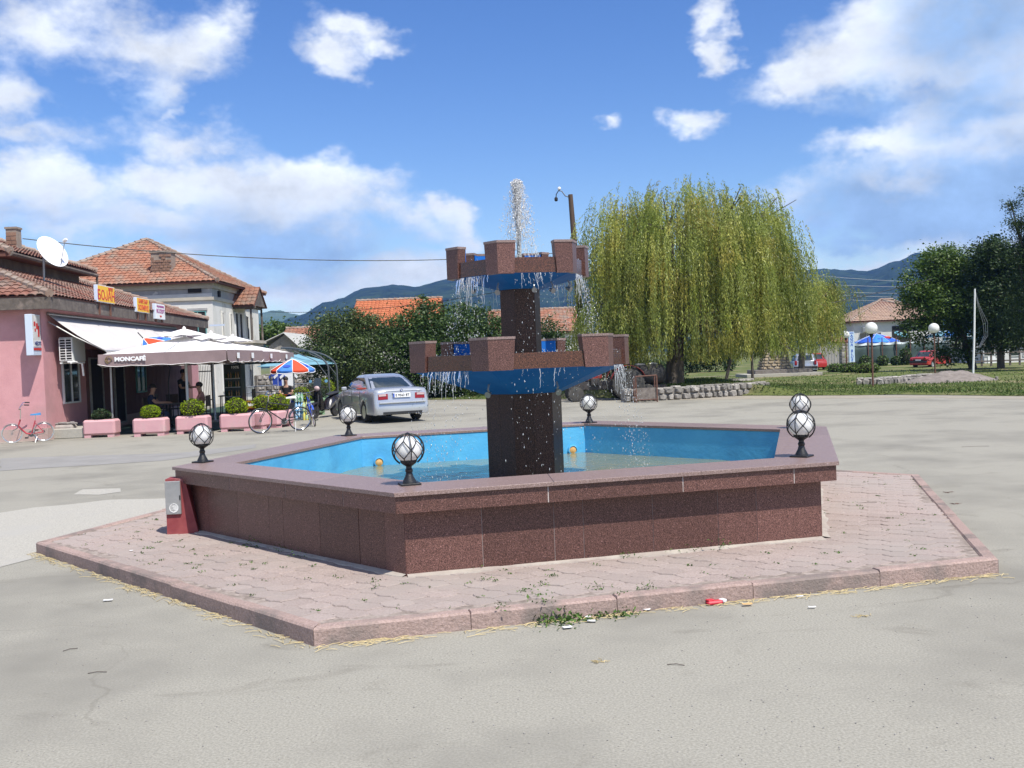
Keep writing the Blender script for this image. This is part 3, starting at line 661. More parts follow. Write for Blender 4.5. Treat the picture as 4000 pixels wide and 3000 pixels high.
# ------------------------------------------------------------------ buildings: roofs of real tiles
M_tile = mat('old_tile', (.25, .105, .066), (.35, .175, .115), 2.6, .9, rnd=.16, c3=(.24, .19, .15), c3scale=1.2, c3lo=.44, c3hi=.70, bump=.3, bscale=40, spec=.1)
M_tile2 = mat('weathered_tile', (.17, .070, .054), (.27, .135, .10), 2.0, .9, rnd=.18, c3=(.24, .20, .165), c3scale=.9, c3lo=.42, c3hi=.68, bump=.3, bscale=40, spec=.1)
M_tileo = mat('orange_tile', (.40, .125, .055), (.46, .165, .08), 3, .8, rnd=.1, c3=(.38, .10, .05), c3scale=1.5, spec=.15)
M_tileb = mat('brown_tile', (.30, .20, .15), (.38, .27, .20), 2.5, .9, rnd=.1, c3=(.26, .20, .17), c3scale=1.0, spec=.1)
M_deck = mat('roof_deck', (.13, .055, .04), rough=.95)
M_ridge = mat('ridge_mortar', (.34, .28, .23), (.24, .15, .11), 3, .95, bump=.5, bscale=25)
M_pink = mat('pink_render', (.55, .28, .29), (.61, .32, .33), 2.5, .92, bump=.3, bscale=35, c3=(.44, .26, .255), c3scale=.8, c3lo=.52, c3hi=.78, spec=.1)
M_fascia = mat('weathered_board', (.085, .07, .06), (.15, .125, .105), 5, .95, bump=.5, bscale=30, c3=(.24, .19, .16), c3scale=2.0, c3lo=.56, c3hi=.7)
M_glass = mat('window_glass', (.02, .024, .028), rough=.06, spec=.8)
M_frame = mat('white_frame', (.62, .63, .62), rough=.5)
M_teal = mat('teal_paint', (.12, .30, .29), (.16, .36, .34), 10, .6)
M_dark = mat('dark_interior', (.02, .018, .017), rough=.9)
M_oldw = mat('old_plaster', (.72, .70, .65), (.64, .62, .56), 1.3, .95, bump=.3, bscale=30, c3=(.42, .40, .36), c3scale=.75, c3lo=.60, c3hi=.74, spec=.1)
M_oldg = mat('bare_plaster', (.33, .325, .32), (.44, .43, .41), 1.5, .95, bump=.4, bscale=25, c3=(.55, .53, .49), c3scale=1.1, c3lo=.58, c3hi=.62, spec=.1)
M_corn = mat('cornice', (.50, .46, .38), (.42, .38, .31), 2, .9)
M_brick = mat('brick', (.20, .115, .08), (.28, .17, .12), 9, .95, bump=.5, bscale=30, rnd=.15)
M_mort = mat('mortar', (.25, .20, .16), (.33, .27, .22), 6, .95, bump=.4)
M_wood = mat('grey_wood', (.38, .36, .33), (.28, .26, .235), 8, .9, bump=.3, bscale=40, rnd=.08)
M_asb = mat('cement_sheet', (.36, .36, .34), (.44, .43, .40), 3, .95)
M_canv = mat('awning_canvas', (.52, .49, .47), (.57, .54, .52), 1.5, .9)
M_sign = mat('sign_case', (.55, .62, .72), rough=.4)
M_yel = mat('sign_yellow', (.80, .48, .03), rough=.5)
M_redl = mat('sign_red', (.52, .035, .03), rough=.5)
M_pur = mat('sign_violet', (.30, .07, .22), rough=.5)
M_text_w = mat('white_print', (.85, .85, .84), rough=.5)
M_dish = mat('dish_white', (.86, .86, .88), rough=.35)
def inside(poly, p):
    c = False; n = len(poly)
    for i in range(n):
        a, b_ = poly[i], poly[(i+1) % n]
        if (a[1] > p[1]) != (b_[1] > p[1]) and p[0] < (b_[0]-a[0])*(p[1]-a[1])/(b_[1]-a[1])+a[0]: c = not c
    return c
def tile_face(pts, parent, m, w=.24, l=.30, single=0, keyp=None, jit=.012):
    """lays barrel tiles over a planar face whose first edge is the eave; the `single` nearest become parts"""
    P = [Vector(p) for p in pts]; u = (P[1]-P[0]).normalized(); nrm = None
    for q in P[2:]:
        nrm = u.cross(q-P[0])
        if nrm.length > 1e-4: break
    nrm.normalize()
    if nrm.z < 0: nrm = -nrm
    v = nrm.cross(u).normalized()
    if (P[2]-P[0]).dot(v) < 0: v = -v
    pol = [((q-P[0]).dot(u), (q-P[0]).dot(v)) for q in P]
    us = [q[0] for q in pol]; vs_ = [q[1] for q in pol]
    tiles = []; j = 0; vv = min(vs_)+l*.5
    while vv < max(vs_):
        k = min(us)+w*.5
        while k < max(us):
            if inside(pol, (k, vv)): tiles.append((k, vv))
            k += w
        vv += l
    def geo(b, k, vv):
        dz = random.uniform(0, jit); sk = random.uniform(-.012, .012); hw = w*.53
        def pt(a, c, h): return P[0]+u*(k+a+sk)+v*(vv+c)+nrm*h
        pr = [(-hw, .0), (-hw*.45, .042), (hw*.35, .042), (hw, .0)]
        lo = [pt(a, -l*.58, h+.030+dz) for a, h in pr]; hi = [pt(a, l*.52, h+.004) for a, h in pr]
        fr = [pt(a, -l*.58, h+.008+dz) for a, h in pr]
        b.add(lo+hi+fr, [(0, 1, 5, 4), (1, 2, 6, 5), (2, 3, 7, 6), (8, 9, 1, 0), (9, 10, 2, 1), (10, 11, 3, 2)])
    if single and keyp is not None: tiles.sort(key=lambda t: (P[0]+u*t[0]+v*t[1]-Vector(keyp)).length)
    elif single: tiles.sort(key=lambda t: t[1]*.4+t[0])
    rest = MB()
    for i, (k, vv) in enumerate(tiles):
        if i < single: b = MB(); geo(b, k, vv); b.build('tile', m, parent, recalc=False)
        else: geo(rest, k, vv)
    if rest.f: rest.build('tile', m, parent, kind='stuff', recalc=False)
def hip_roof(parent, rect, z, h, ridge, m, name='roof', over=.0, w=.24, l=.30, single=(0, 0, 0, 0), keyp=None, faces=(0, 1, 2, 3), th=.10):
    """rect: four plan corners anticlockwise seen from above; ridge: two plan points (nearer corners 0/1 first)"""
    c = [Vector((*p, z)) for p in rect]; r0, r1 = Vector((*ridge[0], z+h)), Vector((*ridge[1], z+h))
    F_ = [[c[0], c[1], r0], [c[1], c[2], r1, r0], [c[2], c[3], r1], [c[3], c[0], r0, r1]]
    b = MB(); dn = Vector((0, 0, -th))
    for f in F_: b.add(f, [tuple(range(len(f)))])
    b.add([q+dn for q in c], [(3, 2, 1, 0)]); b.add(c+[q+dn for q in c], [(i, (i+1) % 4, 4+(i+1) % 4, 4+i) for i in range(4)])
    rf = b.build(name, M_deck, parent)
    for i in faces: 
        f = [q for n_, q in enumerate(F_[i]) if n_ == 0 or (q-F_[i][n_-1]).length > 1e-4]
        tile_face(f, rf, m, w, l, single[i], keyp)
    b = MB()
    for a, d in ((c[0], r0), (c[1], r0), (c[2], r1), (c[3], r1), (r0, r1)):
        n_ = max(2, int((d-a).length/.36)); 
        if (d-a).length < .2: continue
        for i in range(n_):
            p, q = a.lerp(d, i/n_), a.lerp(d, (i+1.1)/n_); up = Vector((0, 0, .05))
            b.tube([p+up*(.9+random.uniform(0, .5)), q+up*(.5+random.uniform(0, .3))], [.125, .10], 7)
    b.build('ridge_tile', M_ridge, rf, kind='stuff')
    return rf
def window(parent, o, u, w, h, frame, glass=M_glass, mull=1, name='window', dep=.06, out=None, bars=0, fw=.05):
    """o: lower middle on the wall, u: direction along the wall, out: outward normal"""
    o, u = Vector(o), Vector(u).normalized(); out = Vector(out).normalized(); up = Vector((0, 0, 1))
    def bar(b, c, a, d):
        M_ = Matrix((u, out, up)).transposed(); b.box(c, (a, dep, d), rot=M_)
    b = MB(); cz = o+up*(h/2)+out*.01
    bar(b, cz-u*(w/2-fw/2), fw, h); bar(b, cz+u*(w/2-fw/2), fw, h); bar(b, o+up*(fw/2)+out*.01, w-2*fw-.001, fw); bar(b, o+up*(h-fw/2)+out*.01, w-2*fw-.001, fw)
    for i in range(mull): bar(b, cz+u*(w*(i+1)/(mull+1)-w/2), fw*.8, h-2*fw-.001)
    f = b.build(name, frame, parent)
    p = MB(); M_ = Matrix((u, out, up)).transposed(); p.box(cz-out*.012, (w-fw, .02, h-fw), rot=M_); p.build('pane', glass, f)
    return f
UP = Vector((0, 0, 1))
# ---------------- pink corner shop
A0 = Vector((-12.95, 27.4)); sdir = Vector((-.055, 1)).normalized(); fdir = Vector((-1, -.07)).normalized()
LEN, WID, EZ = 16.4, 12.0, 3.82
B0, C0, D0 = A0+sdir*LEN, A0+sdir*LEN+fdir*WID, A0+fdir*WID
shop = thing('corner_shop', 'single storey pink corner shop with hipped tile roof and raised attic', 'building', (0, 0, 0))
b = MB(); b.prism([A0, B0, C0, D0], 0, EZ-.06); b.build('wall', M_pink, shop)
nf = Vector((fdir.y, -fdir.x, 0)); nf = nf if nf.y < 0 else -nf; ns = Vector((sdir.y, -sdir.x, 0)); ns = ns if ns.x > 0 else -ns
f3, s3 = Vector((*fdir, 0)), Vector((*sdir, 0))
MB().prism([A0+nf.xy*.03+ns.xy*.03, B0+ns.xy*.03, B0, A0-fdir*0, D0, D0+nf.xy*.03], -.02, .34).build('plinth', mat('shop_plinth', (.50, .34, .31), (.42, .33, .29), 3, .95, bump=.4), shop)
ov = .42
def corner(p, a, c): return p+a*ov+c*ov
nfx, nsx = nf.xy, ns.xy
e0, e1, e2, e3 = A0+nfx*ov+nsx*ov, B0+nsx*ov-nfx*ov, C0-nsx*ov-nfx*ov, D0+nfx*ov-nsx*ov
ins = WID/2+ov
r0 = (A0+D0)/2+sdir*5.6; r1 = (B0+C0)/2-sdir*5.6
hip_roof(shop, [e3, e0, e1, e2], EZ+.16, 2.45, (r0, r1), M_tile2, single=(60, 110, 0, 0), keyp=(*e0, EZ+.2), faces=(0, 1), th=.04)
b = MB()
b.prism([e0, e1, e1-nsx*.10, e0-nsx*.10-nfx*.10], EZ-.20, EZ+.14); b.prism([e3, e0-fdir*0, e0-nsx*.102-nfx*.102, e3-nfx*.10], EZ-.201, EZ+.139)
b.build('fascia', M_fascia, shop)
b = MB(); b.prism([e0-nsx*.1-nfx*.1, e1-nsx*.1, e2, e3-nfx*.1], EZ-.055, EZ-.02); b.build('soffit', M_fascia, shop)
# raised attic block with its own roof
U0 = Vector((-15.9, 31.2)); U1 = U0+sdir*6.4; U2 = U1+fdir*9; U3 = U0+fdir*9
b = MB(); b.prism([U0, U1, U2, U3], 4.3, 5.62); b.build('attic_wall', mat('attic_wall', (.10, .08, .07), (.18, .14, .12), 2, .95), shop)
uo = .5; w0, w1, w2, w3 = U0+nfx*uo+nsx*uo, U1+nsx*uo-nfx*uo, U2-nsx*uo-nfx*uo, U3+nfx*uo-nsx*uo
hip_roof(shop, [w3, w0, w1, w2], 5.68, 1.9, ((U0+U3)/2+sdir*3.0, (U1+U2)/2-sdir*3.0), M_tile2, name='attic_roof', faces=(0, 1), th=.14)
b = MB(); b.tube([(*w0, 5.62), (*w1, 5.55)], .07, 8); b.tube([(*w1, 5.55), (w1.x, w1.y, 5.2), (w1.x-.2, w1.y, 4.9)], .045, 8); b.build('gutter', M_fascia, shop)
cp = V(60, 1048, 34.5); ch = MB().box((cp.x, cp.y, cp.z+.25), (.36, .36, 2.2)).build('chimney', M_mort, shop)
for k in range(14):                                            # chimney courses
    for s_ in (-1, 1):
        off = .03*(k % 2)-.015
        MB().box((cp.x+s_*(.088)+off*.5, cp.y-.182, cp.z-.72+k*.145), (.165, .03, .12)).build('brick', M_brick, ch)
MB().box((cp.x, cp.y, cp.z+1.38), (.42, .42, .07)).build('chimney_cap', M_mort, ch)
# windows and door openings on the side wall
def on_side(y, z, off=0.): 
    t_ = (y-A0.y)/sdir.y; p = A0+sdir*t_+nsx*off; return Vector((p.x, p.y, z))
window(shop, on_side(29.2, .95, .03), s3, 1.25, 1.35, M_frame, mull=1, out=ns)
window(shop, on_side(35.6, 1.05, .05), s3, 1.05, 1.0, M_teal, mull=1, out=ns)
window(shop, on_side(33.3, .1, .05), s3, 1.0, 2.1, M_wood, glass=M_dark, mull=0, name='door', out=ns)
window(shop, on_side(31.2, .1, .05), s3, 1.1, 2.2, M_wood, glass=M_dark, mull=0, name='door', out=ns)
b = MB(); pa, pb2 = on_side(30.45, 0, .004), on_side(42.6, 0, .004); M_shade = mat('maroon_shade', (.15, .072, .068), (.19, .095, .09), 2, .9)  # dark maroon planks added on the pink wall, painting the deep awning shade
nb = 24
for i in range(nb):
    qa, qb = pa.lerp(pb2, i/nb), pa.lerp(pb2, (i+1)/nb-.002); MB().slab([qa+UP*.35, qb+UP*.35, qb+UP*2.55, qa+UP*2.55], ns*.02).build('shade_plank', M_shade, shop)
# step beside the corner
MB().box(on_side(28.6, .14, .5), (.9, 1.7, .28), ch=.02).build('step', M_conc, shop)
# awning
aw = thing('awning', 'sloping pale canvas awning fixed under the eave of the pink shop', 'awning', (0, 0, 0))
nA = 26; vs = []
for i in range(nA+1):
    y = 27.75+12.6*i/nA
    for j in range(5):
        t_ = j/4; q = on_side(y, 3.50-1.08*t_-.07*math.sin(PI*t_)+.02*math.sin(i*1.3)*t_, .05+1.55*t_); vs.append(q)
b = MB(); b.add(vs, [(i*5+j, i*5+j+1, (i+1)*5+j+1, (i+1)*5+j) for i in range(nA) for j in range(4)])
cn = b.build('canvas', M_canv, aw, smooth=True); so_ = cn.modifiers.new('thickness', 'SOLIDIFY'); so_.thickness = .012
b = MB(); vs = []
for i in range(nA*2+1):
    y = 27.75+12.6*i/(nA*2); q = on_side(y, 2.40, 1.605); vs += [q, q-UP*(.17+.035*abs(math.sin(i*PI/2+.8)))]
b.add(vs, [(2*i, 2*i+1, 2*i+3, 2*i+2) for i in range(nA*2)]); b.build('valance', M_canv, aw).modifiers.new('thickness', 'SOLIDIFY').thickness = .01
b = MB(); b.tube([on_side(27.75, 2.42, 1.6), on_side(40.35, 2.42, 1.6)], .028, 8); b.tube([on_side(27.75, 3.52, .05), on_side(40.35, 3.52, .05)], .04, 8)
for y in (27.78, 34, 40.3): b.tube([on_side(y, 3.3, .04), on_side(y, 2.85, .75), on_side(y, 2.42, 1.6)], .022, 6)
b.build('frame', M_steel, aw)
b = MB(); b.tube([on_side(28.1, 0, 1.55), on_side(28.1, 2.4, 1.58)], .03, 8); b.build('post', M_steel, aw)
# air conditioner
acp = on_side(28.25, 2.15, .42)
ac = thing('air_conditioner', 'white air conditioning box on a bracket beside the shop corner', 'air conditioner', acp, R(-3))
MB().box((0, .12, .36), (.40, .74, .70), ch=.02).build('case', mat('ac_case', (.55, .57, .54), rough=.5), ac)
MB().box((-.0, -.253, .36), (.345, .012, .62)).build('grille_back', M_dark, ac)
b = MB()
for i in range(9): b.box((0, -.262, .065+.0735*i), (.37, .012, .017))
for x in (-.178, 0, .178): b.box((x, -.263, .36), (.022, .013, .63))
b.build('grille', M_white, ac)
b = MB(); b.box((-.15, .1, -.02), (.04, .8, .04)); b.box((.15, .1, -.021), (.04, .8, .04)); b.tube([(.05, -.28, -.0), (.22, -.25, .01), (.3, .05, -.05), (.3, .1, -.4)], .03, 7); b.build('bracket', M_white, ac)
# projecting sign box at the corner
sg = thing('projecting_sign', 'tall narrow sign box with cup picture projecting from the pink corner', 'sign', (0, 0, 0))
sp_ = A0+fdir*.12; o_ = Vector((sp_.x, sp_.y, 0))+nf*.30
M3 = Matrix((f3, nf, UP)).transposed()
MB().box(o_+UP*2.92, (.19, .56, 1.12), rot=M3, ch=.01).build('case', M_sign, sg)
xo = o_-f3*.0965; pd = -nf
def on_sign(y, z): return xo+nf*(-y)+UP*z
MB().box(xo+UP*3.02, (.006, .50, .86), rot=M3).build('picture', mat('poster_pale', (.72, .70, .66), (.52, .50, .46), 4, .5), sg)
b = MB()
for (y, z, w_, h_) in ((-.12, 3.22, .10, .12), (.03, 3.16, .12, .16), (.12, 3.02, .10, .30), (-.10, 3.05, .08, .08)): b.box(on_sign(y, z)-f3*.006, (.006, w_, h_), rot=M3)
b.build('red_cups', M_redl, sg)
MB().box(on_sign(.02, 2.68)-f3*.006, (.006, .46, .16), rot=M3).build('band', M_white, sg)
text('NEDI\'S', .15, mat('navy_print', (.05, .06, .16), rough=.5), 'lettering', sg, on_sign(.02, 2.68)-f3*.012, nf*-1, UP, bold=.004)
MB().box(on_sign(0, 2.53)-f3*.006, (.006, .5, .07), rot=M3).build('red_band', M_redl, sg)
# roof-edge signs
def eave_sign(px0, py0, px1, py1, Y0, h, lines, face, name, label, thick=.12, posts=True):
    a = on_side(Y0, 0, ov+.03); yy = Y0+ (1.5 if px1-px0 > 70 else 1.35 if px1-px0 > 50 else 1.15)
    c = on_side(yy, 0, ov+.03); zt = V(px0, py0, Y0).z
    t = thing(name, label, 'sign', (0, 0, 0)); mid = (a+c)/2; M_ = Matrix((s3, ns, UP)).transposed(); L_ = (c-a).length
    zc = zt-h/2
    MB().box(mid+UP*zc, (L_, thick, h), rot=M_, ch=.008).build('case', M_sign, t)
    f = mid+ns*(thick/2+.004)
    MB().box(f+UP*zc, (L_-.03, .006, h-.03), rot=M_).build('face', face, t)
    for (s_, sz, dx, dz, m, sx) in lines: text(s_, sz, m, 'lettering', t, f+ns*.005+s3*dx+UP*(zc+dz), s3, UP, bold=.006, sx=sx)
    if posts:
        b = MB()
        for k in (.18, .82): q = a.lerp(c, k); b.box((q.x, q.y, (EZ-.2+zc-h/2)/2), (.05, .05, zc-h/2-EZ+.22))
        b.build('post', M_rust, t)
    return t
eave_sign(425, 1109, 500, 1130, 30.4, .52, [('БОЈАН', .42, -.02, -.06, M_redl, 1.08), ('ПИТЕТ', .13, .38, .17, M_redl, 1)], M_yel, 'roof_sign', 'yellow roof edge sign with large red letters БОЈАН on posts')
eave_sign(591, 1158, 645, 1166, 34.1, .50, [('КАФЕ БАР', .20, 0, .12, M_redl, 1), ('ХОЛИВУД', .24, 0, -.10, M_redl, .95)], M_yel, 'roof_sign', 'yellow roof edge sign reading КАФЕ БАР ХОЛИВУД')
eave_sign(674, 1182, 712, 1186, 36.2, .56, [('СПЕЦ. ПРОДАВНИЦА', .085, 0, .18, M_pur, 1), ('ИС-СПОРТ', .20, 0, 0, M_pur, .95), ('ЧАИР', .08, 0, -.18, M_redl, 1)], M_white, 'roof_sign', 'white roof edge sign with violet letters beside the yellow ones')
# satellite dish on the attic roof
dp = V(190, 995, 31.6)
di = thing('satellite_dish', 'large white satellite dish on the shop roof in front of the chimney', 'satellite dish', dp)
ax = Vector((.82, -.33, .46)).normalized().to_track_quat('Z', 'Y').to_matrix()
rd = .56; b = MB().lathe([(rd*k/8, .20*(k/8)**2) for k in range(9)], 30, (0, 0, 0), ax); q = b.build('reflector', M_dish, di, smooth=True); q.modifiers.new('thickness', 'SOLIDIFY').thickness = .015
A_ = ax @ Vector((0, 0, 1)); b = MB(); hd = A_*.62+Vector((.12, 0, .12)); b.tube([ax @ Vector((rd*.1, -rd*.95, .19)), hd], .012, 6); b.build('arm', M_metal, di)
MB().lathe([(.05, -.06), (.06, 0), (.04, .08)], 10, hd, ax).build('receiver', M_white, di, smooth=True)
b = MB(); b.tube([-A_*.0, -A_*.25, -A_*.3+Vector((0, 0, -.9))], .035, 8); b.build('mount', M_metal, di)
# ---------------- old two storey house
oh = thing('old_house', 'derelict two storey white plaster house with orange tile roof', 'house', (0, 0, 0))
HA = Vector((-14.95, 50)); HF = Vector((-1, -.02)).normalized(); HS = Vector((-.02, 1)).normalized()
h1, h2, h3 = HA+HS*9.8, HA+HS*9.8+HF*9.6, HA+HF*9.6
HZ = V(865, 1100, 50).z
nF, nS = Vector((0, -1, 0)), Vector((1, 0, 0)); hf3, hs3 = Vector((*HF, 0)), Vector((*HS, 0))
MB().prism([HA, h1, h2, h3], 0, HZ-.83).build('wall', M_oldw, oh)
MB().prism([HA+HF*.02+HS*.02, h1+HF*.02, h2, h3+HS*.02], HZ-.829, HZ-.02).build('attic_wall', M_oldg, oh)
b = MB(); g = .10; b.prism([HA-HF*g-HS*g, h1-HF*g, h1, h2, h3, h3-HS*g], HZ-.90, HZ-.74); g = .16; b.prism([HA-HF*g-HS*g, h1-HF*g, h1, h2, h3, h3-HS*g], HZ-.12, HZ-.02); g = .08; b.prism([HA-HF*g-HS*g, h1-HF*g, h1, h2, h3, h3-HS*g], HZ-.30, HZ-.121)
b.build('cornice', M_corn, oh)
MB().prism([HA-HF*.0-HS*.012, HA+HF*9.4-HS*.012, HA+HF*9.4, HA], HZ-.74, HZ-.56).build('plaster_band', M_oldw, oh)
g = .42
hip_roof(oh, [h3-HS*g+HF*g, HA-HS*g-HF*g, h1+HS*g-HF*g, h2+HS*g+HF*g], HZ+.02, 2.85, ((HA+h3)/2+HS*4.9, (h1+h2)/2-HS*4.9), M_tile, faces=(0, 1), w=.26, l=.33, th=.08)
b = MB().box((HA-hf3.xy*0+HF*2.7+HS*1.05).to_3d()+UP*(HZ+1.0), (1.0, .75, 1.3)); hc = b.build('chimney', M_mort, oh)
cc = (HA+HF*2.7+HS*1.05).to_3d()+UP*(HZ+1.0)
for k in range(8):
    for s_ in (-2, -1, 0, 1, 2):
        if k > 5 and random.random() < .3: continue
        MB().box((cc.x+s_*.2+.09*(k % 2)-.05, cc.y-.39+random.uniform(-.02, .02), cc.z-.48+k*.14), (.18, .05, .115)).build('brick', M_brick, hc)
MB().box(cc+UP*.70, (1.12, .86, .10)).build('chimney_cap', M_mort, hc)
def on_h(px, z): q = V(px, 1300, 50); return Vector((q.x, HA.y-.02, z))
q = V(760, 1165, 49.9); MB().box((q.x, 49.98, q.z+.42), (.66, .10, .26)).build('vent_opening', M_dark, oh)
q = V(770, 1220, 49.9); window(oh, (q.x, 49.985, 3.0), hf3, .85, 1.75, M_teal, glass=M_dark, mull=1, out=nF)
MB().box((q.x, 49.96, 4.83), (1.0, .06, .12)).build('lintel', M_oldg, oh)
for (y, w_) in ((51.7, .30), (53.3, .32), (56.9, .5), (58.0, .42)):
    window(oh, (HA.x+.02-.02*(y-50), y, 3.4), hs3, w_, 1.35, M_oldw, glass=M_dark, mull=0, out=nS)
q = MB().box((HA.x-.0, 51.2, HZ-.52), (.12, .26, .30)).build('vent_opening', M_dark, oh)
for y in (54.5, 55.4):
    window(oh, (HA.x+.02-.02*(y-50), y, 3.35), hs3, .62, 1.5, M_frame, glass=M_dark, mull=0, out=nS)
# gabled balcony
by0, by1, bx = 54.0, 56.3, .95; zb = HZ-1.0
gz0 = HA.x-.1
b = MB(); R_ = zb+1.08; mid = (by0+by1)/2; xo_ = gz0+bx+.3
for (y, s_) in ((by0-.25, -1), (by1+.25, 1)):
    b.slab([(gz0-.6, y, zb), (xo_, y, zb), (xo_, mid, R_), (gz0-.6, mid, R_)], (0, 0, -.07))
bal = b.build('balcony_roof', M_deck, oh)
tile_face([(gz0-.6, by0-.25, zb+.01), (xo_, by0-.25, zb+.01), (xo_, mid, R_+.01), (gz0-.6, mid, R_+.01)], bal, M_tile, .26, .33)
b = MB(); b.slab([(xo_-.06, by0-.1, zb-.02), (xo_-.06, by1+.1, zb-.02), (xo_-.06, mid, R_-.1)], (-.04, 0, 0)); b.build('gable', M_fascia, oh)
b = MB(); b.box((xo_-.25, by0, zb-.1), (.14, .14, .16)); 
for y in (by0, by1): b.tube([(xo_-.28, y, zb-.05), (xo_-.28, y, zb-1.95)], .06, 6)
b.box(((gz0+xo_)/2, by0, zb-.1), (xo_-gz0, .10, .14)); b.box((xo_-.28, mid, zb-.1), (.1, by1-by0, .141)); b.build('balcony_post', M_fascia, oh)
b = MB(); b.box(((gz0+xo_)/2-.05, mid, zb-1.98), (bx+.2, by1-by0+.2, .16)); b.box(((gz0+xo_)/2-.1, mid, zb-2.14), (bx, by1-by0, .16)); b.box(((gz0+xo_)/2-.2, mid, zb-2.36), (bx-.3, by1-by0-.2, .28)); b.build('balcony_floor', M_corn, oh)
q = V(845, 1270, 49.5); b = MB().box((q.x, 49.6, q.z), (.78, .03, .09)); b.build('street_plate', M_sign, oh)
for px in (990, 1018):                                         # ground floor slit windows of the side
    pass
for y in (51.6, 54.4, 57.2): window(oh, (HA.x+.02-.02*(y-50), y, .6), hs3, .8, 1.7, M_frame, glass=M_dark, mull=1, out=nS)
# ---------------- wooden shed with cement roof and the red roof behind it
sh = thing('wooden_shed', 'grey board shed with cement sheet roof beside the old house', 'shed', (0, 0, 0))
Ys = 60; a, apx, c = V(1036, 1330, Ys), V(1112, 1302, Ys), V(1165, 1347, Ys); base = 0
w_ = c.x-a.x
b = MB(); b.slab([(a.x+.2, Ys+.03, 0), (c.x, Ys+.03, 0), (c.x, Ys+.03, c.z), (apx.x, Ys+.03, apx.z-.05), (a.x+.2, Ys+.03, c.z)], (0, 6, 0)); b.build('wall', M_wood, sh)
n_ = int(w_/.16)
for i in range(n_):
    x0 = a.x+.2+(c.x-a.x-.2)*i/n_; x1 = a.x+.2+(c.x-a.x-.2)*(i+1)/n_-.012
    zt = lambda x: apx.z-.06-(abs(x-apx.x)*((apx.z-c.z)/(c.x-apx.x) if x > apx.x else (apx.z-c.z)/(apx.x-a.x-.2)))
    MB().slab([(x0, Ys, 0), (x1, Ys, 0), (x1, Ys, zt(x1)), (x0, Ys, zt(x0))], (0, .028, 0)).build('plank', M_wood, sh)
b = MB()
for k in range(16):
    for (p, q) in (((a.x-.3, a.z-.25), (apx.x, apx.z)), ((apx.x, apx.z), (c.x+.3, c.z-.3))):
        y0 = Ys-.35+k*.42; b.slab([(p[0], y0, p[1]), (q[0], y0, q[1]+.0), (q[0], y0+.21, q[1]+.05), (p[0], y0+.21, p[1]+.05)], (0, 0, .03)); b.slab([(p[0], y0+.21, p[1]+.05), (q[0], y0+.21, q[1]+.05), (q[0], y0+.42, q[1]), (p[0], y0+.42, p[1])], (0, 0, .03))
b.build('roof', M_asb, sh)
def plain_house(name, label, px_l, px_r, py_ridge_l, py_ridge_r, py_eave, Y, depth, m, wallm, hipped=False, w=.3, l=.36, side_gable=False, cat='house'):
    rl, rr = V(px_l, py_ridge_l, Y+depth/2), V(px_r, py_ridge_r, Y+depth/2); zr = (rl.z+rr.z)/2; ze = V((px_l+px_r)/2, py_eave, Y).z
    t = thing(name, label, cat, (0, 0, 0)); x0, x1 = rl.x, rr.x
    o = .35; 
    MB().prism([(x0+o, Y+o), (x1-o, Y+o), (x1-o, Y+depth-o), (x0+o, Y+depth-o)], -.3, ze+.05).build('wall', wallm, t)
    b = MB(); b.slab([(x0, Y, ze), (x1, Y, ze), (x1, Y+depth/2, zr), (x0, Y+depth/2, zr)], (0, 0, -.12)); b.slab([(x0, Y+depth, ze), (x1, Y+depth, ze), (x1, Y+depth/2, zr), (x0, Y+depth/2, zr)], (0, 0, -.12))
    rf = b.build('roof', M_deck, t)
    for x in (x0+o+.01, x1-o-.01): b = MB(); b.slab([(x, Y+o, ze), (x, Y+depth-o, ze), (x, Y+depth/2, zr-.16)], (.05 if x == x0+o+.01 else -.05, 0, 0)); b.build('gable', wallm, t)
    tile_face([(x0, Y, ze), (x1, Y, ze), (x1, Y+depth/2, zr), (x0, Y+depth/2, zr)], rf, m, w, l)
    b = MB(); n_ = int((x1-x0)/.4)
    for i in range(n_): xx = x0+(x1-x0)*i/n_; b.tube([(xx, Y+depth/2, zr+.06), (xx+.43, Y+depth/2, zr+.03)], [.13, .11], 7)
    b.build('ridge_tile', M_ridge, rf, kind='stuff')
    return t
plain_house('tiled_house', 'low house with dull red tile roof behind the shed', 1118, 1330, 1300, 1262, 1362, 72, 8, M_tile, M_oldw)
plain_house('tiled_house', 'house with bright orange new tile roof above the trees', 1392, 1728, 1180, 1162, 1280, 72, 9, M_tileo, M_oldw)
plain_house('tiled_house', 'house with faded brown tile roof seen behind the fountain column', 1905, 2262, 1212, 1210, 1300, 76, 9, M_tile, M_oldw)
plain_house('tiled_house', 'small house with red tile roof beyond the willow edge', 3268, 3330, 1243, 1240, 1275, 118, 9, M_tile, M_oldw)
plain_house('tiled_house', 'red roofed outbuilding behind the tall AQUA BLUE sign', 3225, 3300, 1320, 1318, 1338, 95, 6, M_tile, M_oldw)
